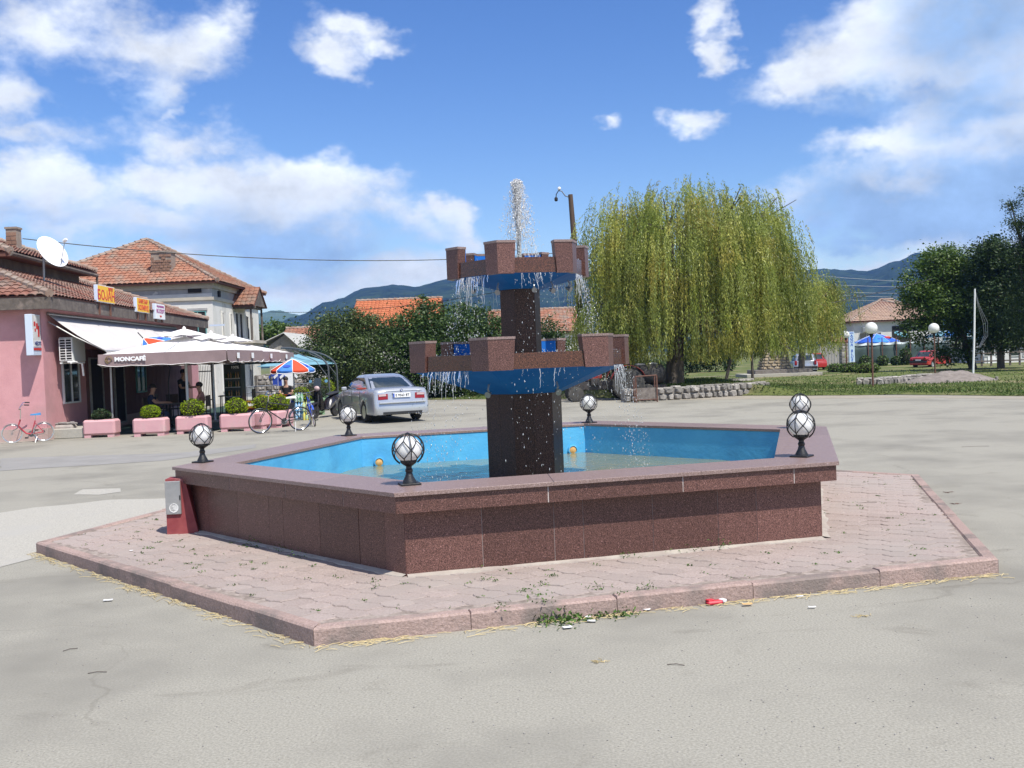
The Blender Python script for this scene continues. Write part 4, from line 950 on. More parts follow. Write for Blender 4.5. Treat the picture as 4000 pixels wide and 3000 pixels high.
# ------------------------------------------------------------------ leaves
def leaf_mesh(name, centers, size, m, aspect=1.0, tint=None, droop=None, upbias=.4, seed=0):
    """one small diamond per leaf, random attitude; droop gives a fixed long axis"""
    r = np.random.default_rng(seed); n = len(centers); c = np.asarray(centers, float)
    nrm = r.normal(size=(n, 3)); nrm[:, 2] = np.abs(nrm[:, 2])+upbias; nrm /= np.linalg.norm(nrm, axis=1)[:, None]
    a = r.normal(size=(n, 3)) if droop is None else np.asarray(droop, float)+r.normal(size=(n, 3))*.12
    a -= nrm*np.sum(a*nrm, 1)[:, None]*(1 if droop is None else 0); a /= np.linalg.norm(a, axis=1)[:, None]+1e-9
    b_ = np.cross(nrm, a); b_ /= np.linalg.norm(b_, axis=1)[:, None]+1e-9
    s = size*r.uniform(.65, 1.35, n)[:, None]; fold = nrm*s*.12
    v = np.stack([c-a*s*.5, c+b_*s*.5*aspect+fold, c+a*s*.5, c-b_*s*.5*aspect+fold], 1).reshape(-1, 3)
    f = np.arange(n*4).reshape(n, 4)
    return np_mesh(name, v, f, m, tint=tint if tint is not None else r.random(n))
M_box = mat('bush_leaf', (.20, .30, .016), (.28, .38, .025), 3, .8, tint=True, sub=.35, spec=.15)
M_boxd = mat('dark_bush_leaf', (.018, .045, .014), (.035, .07, .02), 3, .6, tint=True, sub=.25)
M_inner = mat('bush_twigs', (.03, .026, .012), rough=.95)
def bush(p, rx, rz, m, label, name='clipped_bush', group='clipped bushes in the planters', n=1500, size=.05, conical=0, seed=0):
    t = thing(name, label, 'bush', p, 0, group)
    r = np.random.default_rng(seed+int(p[0]*100) % 97)
    d = r.normal(size=(n, 3)); d /= np.linalg.norm(d, axis=1)[:, None]; q = r.random(n)**.22
    lump = np.array([1+.13*mnoise.noise((v[0]*2.2+seed, v[1]*2.2, v[2]*2.2)) for v in d])
    P = d*(q*lump)[:, None]*np.array([rx, rx, rz]); P[:, 2] += rz*.92
    if conical: P[:, :2] *= (1.1-.85*np.clip(P[:, 2]/(2*rz), 0, 1))[:, None]
    obj('crown', leaf_mesh('crown', P, size, m, .6, seed=seed), t)
    b = MB(); b.sphere((0, 0, rz*.92), rx*.78, 10, 7, (1, 1, rz/rx)) if not conical else b.tube([(0, 0, 0), (0, 0, rz*1.7)], [rx*.6, .02], 8)
    b.build('twigs', M_inner, t)
    return t
# ------------------------------------------------------------------ planters
M_plpink = mat('pink_planter', (.56, .31, .33), (.61, .35, .365), 3, .9, bump=.3, bscale=40, c3=(.50, .34, .33), c3scale=3, c3lo=.56, c3hi=.74)
M_plgreen = mat('green_planter', (.20, .34, .19), (.25, .38, .22), 3, .9, bump=.3, bscale=40)
M_soil = mat('soil', (.06, .045, .03), (.1, .075, .05), 20, .95)
def planter_mesh(w, d, h, m):
    b = MB(); b.box((0, 0, .07+(h-.07)/2), (w, d, h-.07), ch=.055); me = b.mesh('trough', m)
    f = MB(); f.box((-w*.36, 0, .036), (w*.2, d*.9, .072)); f.box((w*.36, 0, .036), (w*.2, d*.9, .072))
    s_ = MB(); s_.box((0, 0, h+.002), (w*.72, d*.62, .02)); return me, f.mesh('foot', m), s_.mesh('soil', M_soil)
PM = {'pink': planter_mesh(.90, .50, .50, M_plpink), 'green': planter_mesh(.95, .5, .52, M_plgreen)}
def planter(p, rz, kind, label):
    t = thing('planter', label, 'planter', p, rz, kind+' concrete planters round the terrace')
    for nme, me in zip(('trough', 'foot', 'soil'), PM[kind]): obj(nme, me, t)
    return t
pl = [((384, 1710), 'pink', .02, 'pink planter with the small dark bush, next to the stone stump', M_boxd, .26, .17, 'small dark green bush low in the first pink planter'),
      ((579, 1705), 'pink', .02, 'pink planter with a lop-sided bright bush, below the MONCAFE lettering', M_box, .28, .21, 'bright green lop-sided bush under the MONCAFE lettering'),
      ((746, 1695), 'pink', .02, 'pink planter with the biggest bright round bush, in front of the first parasol post', M_box, .35, .27, 'biggest bright round bush in front of the first parasol post'),
      ((918, 1686), 'pink', .03, 'pink planter beside the front wheel of the black bicycle', M_box, .33, .25, 'bright round bush in the planter beside the black bicycle')]
for (px, kind, rz, lab, bm_, rx, rz_, bl) in pl:
    p = G(*px); p = Vector((p.x, p.y+.28, 0)); planter(p, rz, kind, lab); bush(p+UP*.47, rx, rz_, bm_, bl, seed=int(px[0]))
side = [((1035, 1672), 'pink', 1.2, 'pink planter end-on behind the black bicycle crank', M_box, .36, .27, 'bright bush seen through the frame of the black bicycle'),
        ((1092, 1668), 'pink', 1.25, 'pink planter under the white saddle of the black bicycle', M_box, .34, .27, 'bright bush under the white saddle of the black bicycle'),
        ((1228, 1622), 'green', 1.35, 'green planter nearest the blue bicycle', M_boxd, .42, .36, 'dark bush in the green planter behind the blue bicycle'),
        ((1252, 1604), 'green', 1.40, 'middle green planter beside the curved parasol post', M_boxd, .40, .33, 'dark bush in the middle green planter'),
        ((1276, 1588), 'green', 1.42, 'green planter in front of the scooter', M_box, .38, .40, 'bright rounded bush beside the curved parasol post'),
        ((1310, 1577), 'green', 1.45, 'farthest green planter, behind the scooter', M_boxd, .30, .55, 'pointed dark bush behind the scooter')]
for (px, kind, rz, lab, bm_, rx, rz_, bl) in side:
    p = G(*px); p.z = 0; planter(p, rz, kind, lab); bush(p+UP*.47, rx, rz_, bm_, bl, seed=int(px[0]), conical=1 if 'pointed' in bl else 0)
bush(G(1057, 1660)+Vector((.3, 3.2, .45)), .33, .33, M_box, 'bright bush between the orange boxes on the terrace', seed=5)
bush(G(1330, 1580)+Vector((0, 2.5, .3)), .45, .45, M_box, 'bright loose bush beyond the scooter', seed=6)
# terrace floor edge
M_mat = mat('green_carpet', (.016, .045, .035), (.025, .06, .045), 12, .95)
tf = MB().prism([G(330, 1702).xy+Vector((0, .1)), G(980, 1676).xy+Vector((0, .1)), G(1130, 1640).xy, G(1320, 1565).xy, (-8.0, 47), (-13.6, 46.5)], 0, .035).build('terrace', M_mat); tag(tf, kind='structure')
# stone stump by the wall
p = G(247, 1713)
t = thing('stone_bin', 'low concrete stump topped with broken stones at the shop corner', 'stump', p)
b = MB(); b.box((0, .2, .19), (.52, .40, .38), ch=.05); b.box((.2, .2, .05), (.2, .5, .1)); b.build('base', mat('stump_render', (.42, .37, .34), (.32, .29, .26), 5, .95, bump=.5), t)
for i in range(7): MB().box((-.24+.08*i, .18+.08*(i % 2), .41+.01*(i % 3)), (.13, .2, .06), rz=i*.7, ch=.02).build('stone', mat('stump_stone', (.30, .28, .26), (.2, .18, .17), 8, .95) if i == 0 else MATS['stump_stone'], t)
# ------------------------------------------------------------------ parasols
M_cream = mat('parasol_canvas', (.80, .77, .74), (.84, .81, .78), 2, .9, sub=.03)
M_brown = mat('parasol_valance', (.23, .165, .163), (.27, .195, .193), 3, .9)
M_post = mat('parasol_post', (.50, .53, .57), rough=.4, metal=.3)
def big_parasol(p, half, ze, zt, label, moncafe=False):
    t = thing('large_parasol', label, 'parasol', p, R(-1.5), 'large white parasols over the cafe terrace')
    b = MB().tube([(0, 0, 0), (0, 0, zt-.05)], .042, 10).build('post', M_post, t, smooth=True)
    MB().box((0, 0, .04), (.7, .7, .08), ch=.02).build('base', M_conc, t)
    def roof(h, z0, z1, n_=8, sag=.10, over=0):
        vs = []; fs = []
        for side in range(4):
            o_ = len(vs); rot = Matrix.Rotation(PI/2*side, 3, 'Z')
            for i in range(n_+1):
                u_ = i/n_
                for j in range(n_+1):
                    v_ = j/n_*2-1; w_ = h*u_; z = z1-(z1-z0)*u_-sag*math.sin(PI*u_)*(1-abs(v_)**1.5)*.6+.03*math.sin(v_*7)*u_*u_*(1-abs(v_))
                    vs.append(rot @ Vector((v_*w_, -w_*(1-.03*(1-v_*v_)*u_), z)))
            for i in range(n_):
                for j in range(n_): fs.append((o_+i*(n_+1)+j, o_+(i+1)*(n_+1)+j, o_+(i+1)*(n_+1)+j+1, o_+i*(n_+1)+j+1))
        b = MB(); b.add(vs, fs); return b
    q = roof(half, ze, zt-.24, 10).build('canopy', M_cream, t, smooth=True); q.modifiers.new('thickness', 'SOLIDIFY').thickness = .006
    v = roof(half*.34, zt-.22, zt, 5, .02).build('vent', M_cream, q, smooth=True); v.modifiers.new('thickness', 'SOLIDIFY').thickness = .006
    MB().lathe([(.05, 0), (.05, .05), (0, .09)], 8, (0, 0, zt-.02)).build('finial', M_cream, t)
    b = MB()
    for side in range(4):
        rot = Matrix.Rotation(PI/2*side, 3, 'Z'); vs = []; n_ = 16
        for i in range(n_+1):
            s_ = i/n_*2-1; x = s_*half; y = -half*(1-.03*(1-s_*s_))-.012
            cut = .0 if 0 < i < n_ else .06
            vs += [rot @ Vector((x, y, ze+.02)), rot @ Vector((x*.998, y-.02, ze-.32+cut+.014*math.sin(i*1.9+side)))]
        b.add(vs, [(2*i, 2*i+1, 2*i+3, 2*i+2) for i in range(n_)])
    q = b.build('valance', M_brown, t); q.modifiers.new('thickness', 'SOLIDIFY').thickness = .006
    b = MB()
    for side in range(4):
        rot = Matrix.Rotation(PI/2*side, 3, 'Z'); pts = []
        for i in range(17):
            s_ = i/16*2-1; pts.append(rot @ Vector((s_*half*.998, -half*(1-.03*(1-s_*s_))-.035, ze-.322+(0 if 0 < i < 16 else .06)+.014*math.sin(i*1.9+side))))
        b.tube(pts, .008, 4)
    b.build('hem', M_cream, q)
    b = MB()
    for a in (0, 1, 2, 3):
        rot = Matrix.Rotation(PI/2*a, 3, 'Z'); b.tube([(0, 0, zt-.30), rot @ Vector((half*.97, -half*.97, ze-.02))], .016, 6); b.tube([(0, 0, zt-.30), rot @ Vector((0, -half*.95, ze+.0))], .014, 6); b.tube([(0, 0, zt-1.0), rot @ Vector((half*.5, -half*.5, (ze+zt-.3)/2))], .012, 6)
    b.build('rib', M_post, t)
    if moncafe:
        text('MONCAFÉ', .155, M_text_w, 'lettering', t, (-half+.90, -half-.03, ze-.135), (1, 0, 0), (0, 0, 1), bold=.008, sx=1.2)
        b = MB(); 
        for r_, a0 in ((.10, 0), (.055, 2)): b.tube([(-half+.30+r_*math.cos(a0+i*.5), -half-.032, ze-.14+r_*math.sin(a0+i*.5)) for i in range(10)], .012, 5)
        b.build('emblem', mat('bronze_print', (.22, .15, .06), rough=.5), t)
    for k, yy in enumerate((-.45, .35)):
        MB().box((half+.03, yy*half, ze-.14), (.008, .22, .16)).build('patch', M_text_w, t)
    return t
for i, (px, py, Y, hf, lab) in enumerate(((719, 1283, 29.3, 1.80, 'white square parasol with MONCAFÉ lettering on its brown valance'), (824, 1299, 33.1, 1.80, 'white square parasol in the middle of the terrace row'), (909, 1311, 37.0, 1.80, 'white square parasol next to the old house, last of its row'))):
    q = V(px, py, Y); big_parasol((q.x, q.y, 0), hf, 2.30, q.z, lab, i == 0)
M_flame = mat('umbrella_red', (.80, .085, .03), rough=.8, sub=.15); M_azur = mat('umbrella_blue', (.07, .25, .72), rough=.8, sub=.15); M_sky = mat('parasol_teal', (.17, .36, .45), (.20, .40, .49), 2, .85, sub=.12)
M_royal = mat('royal_blue', (.03, .075, .42), rough=.7)
def panel_umbrella(t, r, z0, z1, val, cols, n=8, tilt=None):
    T_ = tilt or Matrix.Identity(4)
    def P_(a, q, z): return T_ @ Vector((q*math.cos(a), q*math.sin(a), z))
    for k in range(n):
        a0, a1 = 2*PI*k/n+.2, 2*PI*(k+1)/n+.2; vs = []; fs = []; m_ = 5
        for i in range(m_+1):
            u_ = i/m_
            for j in range(4):
                v_ = j/3; q = r*u_; sag = .06*math.sin(PI*v_)*u_
                p = P_(a0, q, 0).lerp(P_(a1, q, 0), v_); vs.append(p+(T_.to_3x3() @ Vector((0, 0, z1-(z1-z0)*u_**1.25-sag*.5))))
        for j in range(4):
            p = P_(a0, r*1.01, 0).lerp(P_(a1, r*1.01, 0), j/3); vs.append(p+(T_.to_3x3() @ Vector((0, 0, z0-val-.03*math.sin(PI*j/3)))))
        for i in range(m_+1):
            for j in range(3): fs.append((i*4+j, i*4+j+1, (i+1)*4+j+1, (i+1)*4+j))
        b = MB(); b.add(vs, fs); q = b.build('canopy_panel', cols[k % 2], t, smooth=True); q.modifiers.new('thickness', 'SOLIDIFY').thickness = .005
        b = MB(); b.tube([vs[-4]*1.0, vs[-3], vs[-2], vs[-1]], .012, 4); b.tube([vs[i*4]+UP*.004 for i in range(m_+2)], .012, 4); b.build('white_edging', M_text_w, q)
        if k % 2: 
            mid = (vs[3*4+1]+vs[3*4+2]+vs[4*4+1]+vs[4*4+2])/4; xd = (vs[4*4+2]-vs[4*4+1]).normalized(); yd = (vs[3*4+1]-vs[4*4+1]).normalized(); nn_ = xd.cross(yd).normalized()
            if nn_.z < 0: xd = -xd; nn_ = -nn_
            yd = nn_.cross(xd)
            M_ = Matrix((xd, yd, nn_)).transposed(); MB().lathe([(0.0, 0), (.11, .0), (.11, .006), (0, .006)], 12, mid+nn_*.012, M_ @ Matrix.Diagonal((1.3, .7, 1))).build('emblem', M_royal, q)
q = V(1142, 1403, 34); t = thing('market_umbrella', 'open red and blue panelled umbrella beside the light blue parasols', 'umbrella', (q.x, q.y, 0))
MB().tube([(0, 0, 0), (.02, 0, q.z)], .02, 8).build('post', M_post, t); MB().lathe([(.25, 0), (.25, .06), (.04, .1), (.03, .3)], 12).build('base', M_conc, t, smooth=True)
panel_umbrella(t, .74, q.z-.36, q.z, .10, (M_flame, M_azur))
q = V(560, 1322, 31.0); t = thing('market_umbrella', 'half closed red and blue umbrella leaning on the awning', 'umbrella', (q.x, q.y, 0))
T_ = Matrix.Translation((0, 0, q.z)) @ Matrix.Rotation(R(-38), 4, 'Y') @ Matrix.Rotation(R(10), 4, 'X')
panel_umbrella(t, .62, -.50, 0, .06, (M_flame, M_azur), tilt=T_); MB().tube([T_ @ Vector((0, 0, .25)), T_ @ Vector((0, 0, -1.2)), Vector((.75, -.1, -1.4+q.z)), Vector((.75, -.1, 0))], .018, 6).build('post', M_black, t)
def cantilever(base, dirx, arm, zt, ze, half, label):
    t = thing('cantilever_parasol', label, 'parasol', base, dirx, 'light blue cantilever parasols')
    pts = [(0, 0, 0), (0, 0, 1.6)]+[(-arm*(1-math.cos(a))*.98, 0, 1.6+(zt-1.5)*math.sin(a)) for a in np.linspace(.15, PI/2, 8)]
    MB().tube(pts, .036, 8).build('curved_post', mat('post_charcoal', (.07, .08, .09), rough=.5) if 'post_charcoal' not in MATS else MATS['post_charcoal'], t, smooth=True)
    b = MB(); b.tube([(-.03, 0, 1.3), (-.5, 0, 1.95), (-arm*.7, 0, zt-.05)], .016, 6); b.build('crank_arm', MATS['post_charcoal'], t)
    vs = []; fs = []; n_ = 6
    for s_ in range(4):
        o_ = len(vs); rot = Matrix.Rotation(PI/2*s_, 3, 'Z')
        for i in range(n_+1):
            for j in range(n_+1):
                u_, v_ = i/n_, j/n_*2-1; p = rot @ Vector((v_*half*u_, -half*u_, 0)); vs.append((p.x-arm, p.y, zt-.05-(zt-ze)*u_-.08*math.sin(PI*u_)*(1-abs(v_)**2)))
        for i in range(n_):
            for j in range(n_): fs.append((o_+i*(n_+1)+j, o_+(i+1)*(n_+1)+j, o_+(i+1)*(n_+1)+j+1, o_+i*(n_+1)+j+1))
    b = MB(); b.add(vs, fs); q = b.build('canopy', M_sky, t, smooth=True); q.modifiers.new('thickness', 'SOLIDIFY').thickness = .006
    MB().box((0, 0, .04), (.8, .8, .08), ch=.02).build('base', M_conc, t)
    return t
for (px, py, rz, arm, zt, ze, hf, lab) in (((1290), 1601, R(-8), 1.95, 2.42, 1.98, 1.45, 'light blue cantilever parasol with the nearest curved post'), (1322, 1578, R(-6), 1.75, 2.36, 1.86, 1.45, 'light blue cantilever parasol in the middle of the three'), (1352, 1562, R(-4), 1.6, 2.3, 1.6, 1.5, 'light blue cantilever parasol farthest along the road')):
    p = G(px, py); cantilever((p.x, p.y, 0), rz, arm, zt, ze, hf, lab)
# ------------------------------------------------------------------ terrace furniture and stock
q = V(912, 1590, 34.0)
t = thing('drinks_fridge', 'tall dark drinks fridge with shelves of bottles', 'fridge', (q.x, 34, .04))
MB().box((0, .32, .95), (.60, .56, 1.9), ch=.01).build('cabinet', mat('fridge_black', (.018, .03, .026), rough=.4), t)
for z in (.45, .78, 1.10, 1.40):
    s_ = MB().box((0, .03, z), (.52, .02, .035)).build('shelf', M_steel, t)
    for k in range(6): MB().lathe([(.026, 0), (.026, .13), (.011, .17), (.011, .2)], 8, (-.21+.084*k, .0, z+.018)).build('bottle', (mat('bottle_amber', (.30, .17, .05), rough=.2) if 'bottle_amber' not in MATS else MATS['bottle_amber']) if k % 3 else M_weed, s_, smooth=True)
text('100%', .13, M_text_w, 'lettering', t, (.1, .03, 1.78), (1, 0, 0), UP, bold=.003)
M_orange = mat('crate_orange', (.75, .16, .02), rough=.5); M_crb = mat('crate_blue', (.04, .10, .45), rough=.5); M_crr = mat('crate_red', (.45, .03, .02), rough=.5)
def crate(p, m, label, d=(.42, .34, .28), rz=0., band=None):
    t = thing('crate', label, 'crate', p, rz, 'drinks crates stacked on the terrace')
    b = MB(); x, y, z = d; th = .02
    for s_ in (-1, 1):
        b.box((s_*(x/2-th/2), 0, z/2), (th, y, z)); b.box((0, s_*(y/2-th/2), .07), (x-2*th-.001, th, .14)); b.box((0, s_*(y/2-th/2), z-.03), (x-2*th-.001, th, .06))
        for k in (-.33, 0, .33): b.box((k*x, s_*(y/2-th/2), .18), (.03, th, .079))
    b.box((0, 0, .012), (x-.045, y-.045, .022)); b.build('shell', m, t)
    MB().box((0, -y/2-.003, z*.42), (x*.5, .006, z*.28)).build('label_plate', band or M_text_w, t)
    return t
cr = [(1034, 36.0, .46, M_orange, 'orange crate topmost at the left end of the stock'), (1034, 36.0, .18, M_crr, 'red crate under the left orange crate'), (1111, 35.2, .50, M_orange, 'orange crate beside the blue crate'), (1111, 35.2, .22, M_orange, 'orange crate under the orange crate beside the blue one'),
      (1150, 35.2, .50, M_crb, 'blue crate above the green bottle packs'), (975, 36.0, .04, M_crr, 'red crate on the terrace floor behind the planter'), (985, 36.0, .32, mat('crate_yellow', (.38, .20, .02), rough=.5), 'dull yellow crate standing in parasol shade')]
for (px, Y, z, m, lab) in cr: q = V(px, 1560, Y); crate((q.x, Y, z), m, lab, d=(.46, .36, .28))
for i, (px, Y, z0) in enumerate(((1034, 36.0, 0.04), (1111, 35.2, .04), (1150, 35.2, .04))):
    q = V(px, 1560, Y); h_ = (.18, .22, .5)[i]-z0
    if h_ > .06: t = thing('pallet', ('pallet under the red and orange crates', 'pallet under the two orange crates', 'box plinth below the blue crate')[i], 'pallet', (q.x, Y, z0)); MB().box((0, 0, h_/2-.001), (.48, .38, h_-.002)).build('deck', M_wood, t)
M_pk = {'green': mat('pack_green', (.06, .30, .12), (.55, .62, .56), 16, .3, lo=.48, hi=.52), 'blue': mat('pack_blue', (.12, .38, .65), (.55, .66, .75), 14, .3, lo=.47, hi=.53), 'yellow': mat('pack_yellow', (.62, .55, .10), (.45, .62, .40), 14, .3, lo=.48, hi=.56)}
def bottle_pack(p, m, label, rz=0.):
    t = thing('bottle_pack', label, 'bottle pack', p, rz, 'shrink wrapped bottle packs')
    for i in range(3):
        for j in range(2): MB().lathe([(.042, 0), (.046, .02), (.046, .19), (.018, .265), (.018, .30)], 10, (-.094+.094*i, -.047+.094*j, 0)).build('bottle', m, t, smooth=True)
    return t
for (px, py, m, lab) in ((1160, 1640, 'blue', 'light blue bottle pack at the bottom behind the rear wheel'), (1190, 1640, 'yellow', 'yellow bottle pack at the bottom beside the blue bicycle')):
    g_ = G(px, py+4)+Vector((0, .45, 0))
    for k in range(3 if m == 'blue' else 2):
        bottle_pack(g_+UP*(.30*k+.002), M_pk[m if not (m == 'blue' and k == 2) else 'green'], lab if k == 0 else {('blue', 1): 'light blue bottle pack in the middle of its stack', ('blue', 2): 'green bottle pack on top of the light blue packs', ('yellow', 1): 'yellow bottle pack on top of another yellow pack'}[(m, k)])
def table(p, label):
    t = thing('cafe_table', label, 'table', p, .2, 'cafe tables under the parasols'); MB().box((0, 0, .73), (.8, .8, .035), ch=.01).build('tabletop', mat('table_dark', (.03, .03, .035), rough=.4) if 'table_dark' not in MATS else MATS['table_dark'], t)
    for x in (-.34, .34):
        for y in (-.34, .34): MB().tube([(x, y, 0), (x*.95, y*.95, .715)], .02, 6).build('leg', M_black, t)
def chair(p, rz, label):
    t = thing('cafe_chair', label, 'chair', p, rz, 'cafe chairs under the parasols'); m = MATS.get('chair_wood') or mat('chair_wood', (.05, .03, .022), (.08, .05, .035), 10, .5)
    MB().box((0, 0, .45), (.42, .42, .04), ch=.01).build('seat', m, t); MB().box((0, .20, .78), (.42, .03, .34), ch=.01).build('backrest', m, t)
    for x in (-.18, .18):
        for y in (-.18, .19): MB().tube([(x, y, 0), (x, y, .43 if y < 0 else .9)], .018, 5).build('leg', m, t)
tx = V(690, 1640, 30.6); tA = Vector((tx.x, 30.6, .04)); table(tA, 'dark cafe table where two people sit'); 
tB = Vector((-11.6, 34.6, .04)); table(tB, 'dark cafe table under the middle parasol')
tx = V(880, 1600, 36.5); tC = Vector((tx.x, 37.2, .04)); table(tC, 'dark cafe table behind the drinks fridge')
chair(tA+Vector((-.75, 0, 0)), R(90), 'chair of the person in the dark blue shirt'); chair(tA+Vector((.78, .1, 0)), R(-90), 'chair of the person in the pinkish top'); chair(tB+Vector((-.7, 0, 0)), R(90), 'empty chair near the shop wall'); chair(tB+Vector((0, -.72, 0)), R(180), 'empty chair in front of the middle parasol table'); chair(tC+Vector((.7, 0, 0)), R(-90), 'empty chair by the table behind the fridge')
# gate with pickets
q0, q1 = V(768, 1440, 45.2), V(826, 1440, 45.2)
t = thing('picket_gate', 'black iron picket gate between the shop and the old house', 'gate', (0, 0, 0))
b = MB(); w_ = q1.x-q0.x
for z in (.4, 1.7): b.box(((q0.x+q1.x)/2, 45.2, z), (w_, .04, .05))
for x in (q0.x, q1.x): b.box((x, 45.2, 1.0), (.07, .07, 2.0))
b.build('frame', M_black, t)
for i in range(9): MB().tube([(q0.x+w_*(i+.5)/9, 45.2, .1), (q0.x+w_*(i+.5)/9, 45.2, 1.92), (q0.x+w_*(i+.5)/9, 45.2, 2.0)], [.012, .012, .002], 5).build('picket', M_black, t)
# terrace railing
t = thing('railing', 'thin grey metal railing running along the back of the terrace', 'railing', (0, 0, 0))
ra = [V(965, 1540, 41), V(1245, 1540, 43.5), V(1290, 1540, 47), V(1415, 1540, 50)]; 
for z in (.75, 1.0): MB().tube([(p.x, p.y, z) for p in ra], .02, 5).build('rail', M_metal, t)
for a, c in zip(ra, ra[1:]):
    for i in range(10): p = a.lerp(c, i/10); MB().tube([(p.x, p.y, .02), (p.x, p.y, 1.0)], .014, 5).build('baluster', M_metal, t)
# ------------------------------------------------------------------ people
M_skin = mat('skin', (.42, .24, .17), rough=.6); M_hair = mat('dark_hair', (.015, .012, .01), rough=.7); M_navy = mat('navy_cloth', (.02, .03, .07), rough=.9); M_pinkc = mat('pink_cloth', (.42, .20, .17), rough=.9); M_dkc = mat('black_cloth', (.014, .014, .017), rough=.9); M_jean = mat('jeans', (.06, .08, .14), rough=.9)
def person(p, rz, label, shirt, trousers, seated=True, reach=0.):
    """joints in metres; one skinned surface, cloth by body zone"""
    t = thing('person', label, 'person', p, rz)
    hp = .50 if seated else .92
    J = {'pel': (0, 0, hp, .14, .11), 'wai': (0, .02, hp+.20, .135, .10), 'che': (0, .0, hp+.42, .16, .11), 'nec': (0, -.02, hp+.56, .055, .055), 'hb': (0, -.05, hp+.64, .06, .065), 'hm': (0, -.07, hp+.72, .078, .095), 'ht': (0, -.06, hp+.82, .06, .075)}
    E_ = [('pel', 'wai'), ('wai', 'che'), ('che', 'nec'), ('nec', 'hb'), ('hb', 'hm'), ('hm', 'ht')]
    for s_, sn in ((-1, 'l'), (1, 'r')):
        J['sh'+sn] = (s_*.19, 0, hp+.50, .06, .055); J['el'+sn] = (s_*.24, -.12-.05*reach, hp+.24+.05*reach, .045, .045); J['wr'+sn] = (s_*.15, -.34-.14*reach, hp+.26+.02*reach, .03, .03); J['ha'+sn] = (s_*.12, -.43-.14*reach, hp+.26, .038, .02)
        E_ += [('che', 'sh'+sn), ('sh'+sn, 'el'+sn), ('el'+sn, 'wr'+sn), ('wr'+sn, 'ha'+sn)]
        for fi in range(4): J['f%d%s' % (fi, sn)] = (s_*(.12+.022*(fi-1.5)), -.50-.14*reach+.01*abs(fi-1.5), hp+.245, .009, .009); E_.append(('ha'+sn, 'f%d%s' % (fi, sn)))
        J['th'+sn] = (s_*.07, -.45-.14*reach, hp+.275, .01, .01); E_.append(('ha'+sn, 'th'+sn))
        if seated: J['hi'+sn] = (s_*.10, -.04, hp-.02, .09, .09); J['kn'+sn] = (s_*.12, -.44, hp-.03, .065, .065); J['an'+sn] = (s_*.12, -.42, .09, .045, .045); J['to'+sn] = (s_*.13, -.60, .045, .042, .032)
        else: J['hi'+sn] = (s_*.10, 0, hp-.08, .095, .095); J['kn'+sn] = (s_*.11, -.02, .50, .062, .062); J['an'+sn] = (s_*.11, .02, .09, .042, .042); J['to'+sn] = (s_*.13, -.15, .04, .042, .03)
        E_ += [('pel', 'hi'+sn), ('hi'+sn, 'kn'+sn), ('kn'+sn, 'an'+sn), ('an'+sn, 'to'+sn)]
    names = list(J); ix = {n_: i for i, n_ in enumerate(names)}
    me = bpy.data.meshes.new('body'); me.from_pydata([J[n_][:3] for n_ in names], [(ix[a], ix[c]) for a, c in E_], [])
    o = bpy.data.objects.new('body', me); COL.objects.link(o); sk = o.modifiers.new('skin', 'SKIN'); sk.use_smooth_shade = True
    if not me.skin_vertices: me.attributes  # layer is made by the modifier
    for i, n_ in enumerate(names): me.skin_vertices[0].data[i].radius = J[n_][3:5]; me.skin_vertices[0].data[i].use_root = (n_ == 'pel')
    o.modifiers.new('smooth', 'SUBSURF').levels = 1; o.modifiers['smooth'].render_levels = 1
    bpy.context.view_layer.update(); m2 = bpy.data.meshes.new_from_object(o.evaluated_get(bpy.context.evaluated_depsgraph_get()))
    bpy.data.objects.remove(o); m2.materials.clear()
    for m in (M_skin, shirt, trousers, M_dkc): m2.materials.append(m)
    jp = [(n_, Vector(J[n_][:3])) for n_ in names]
    for f in m2.polygons:
        c = f.center; n_ = min(jp, key=lambda q: (q[1]-c).length)[0]
        f.material_index = 1 if n_ in ('wai', 'che') or n_[:2] == 'sh' else 2 if n_ == 'pel' or n_[:2] in ('hi', 'kn') else 3 if n_[:2] in ('an', 'to') else 0
    m2.shade_smooth(); body = obj('body', m2, t)
    hz_ = hp+.74; b = MB(); b.sphere((0, -.045, hz_+.045), .105, 14, 8, (.86, 1.02, .92)); hb = b
    hb.f = [f for f in hb.f if not (sum(hb.v[i][2] for i in f)/len(f) < hz_+.0 and sum(hb.v[i][1] for i in f)/len(f) < -.02) and not sum(hb.v[i][2] for i in f)/len(f) < hz_-.03]; hb.m = hb.m[:len(hb.f)]
    hb.build('hair', M_hair, t, smooth=True)
    b = MB(); b.lathe([(.016, -.02), (.012, .012), (0, .02)], 6, (0, -.165, hz_-.012)); b.build('nose', M_skin, body)
    b = MB()
    for x in (-.03, .03): b.sphere((x, -.152, hz_+.012), .010, 8, 5)
    b.box((0, -.155, hz_-.05), (.04, .01, .008)); b.build('face', M_dkc, body)
    return t
person(tA+Vector((-.74, -.02, 0)), R(100), 'person in dark blue shirt seated at the cafe table facing the other sitter', M_navy, M_jean, True, .8)
person(tA+Vector((.76, .12, 0)), R(-80), 'person in pinkish top seated across the cafe table', M_pinkc, M_dkc, True, .3)
q = V(712, 1600, 33); person((q.x+.05, 33, .04), R(70), 'person in black standing beside the first parasol post', M_dkc, M_dkc, False, 0)
q = V(1120, 1560, 36.3); chair((q.x, 36.45, .04), 0, 'chair of the person behind the orange crates'); person((q.x, 36.3, .04), R(10), 'person in black seated behind the orange crates', M_dkc, M_jean, True, 0)
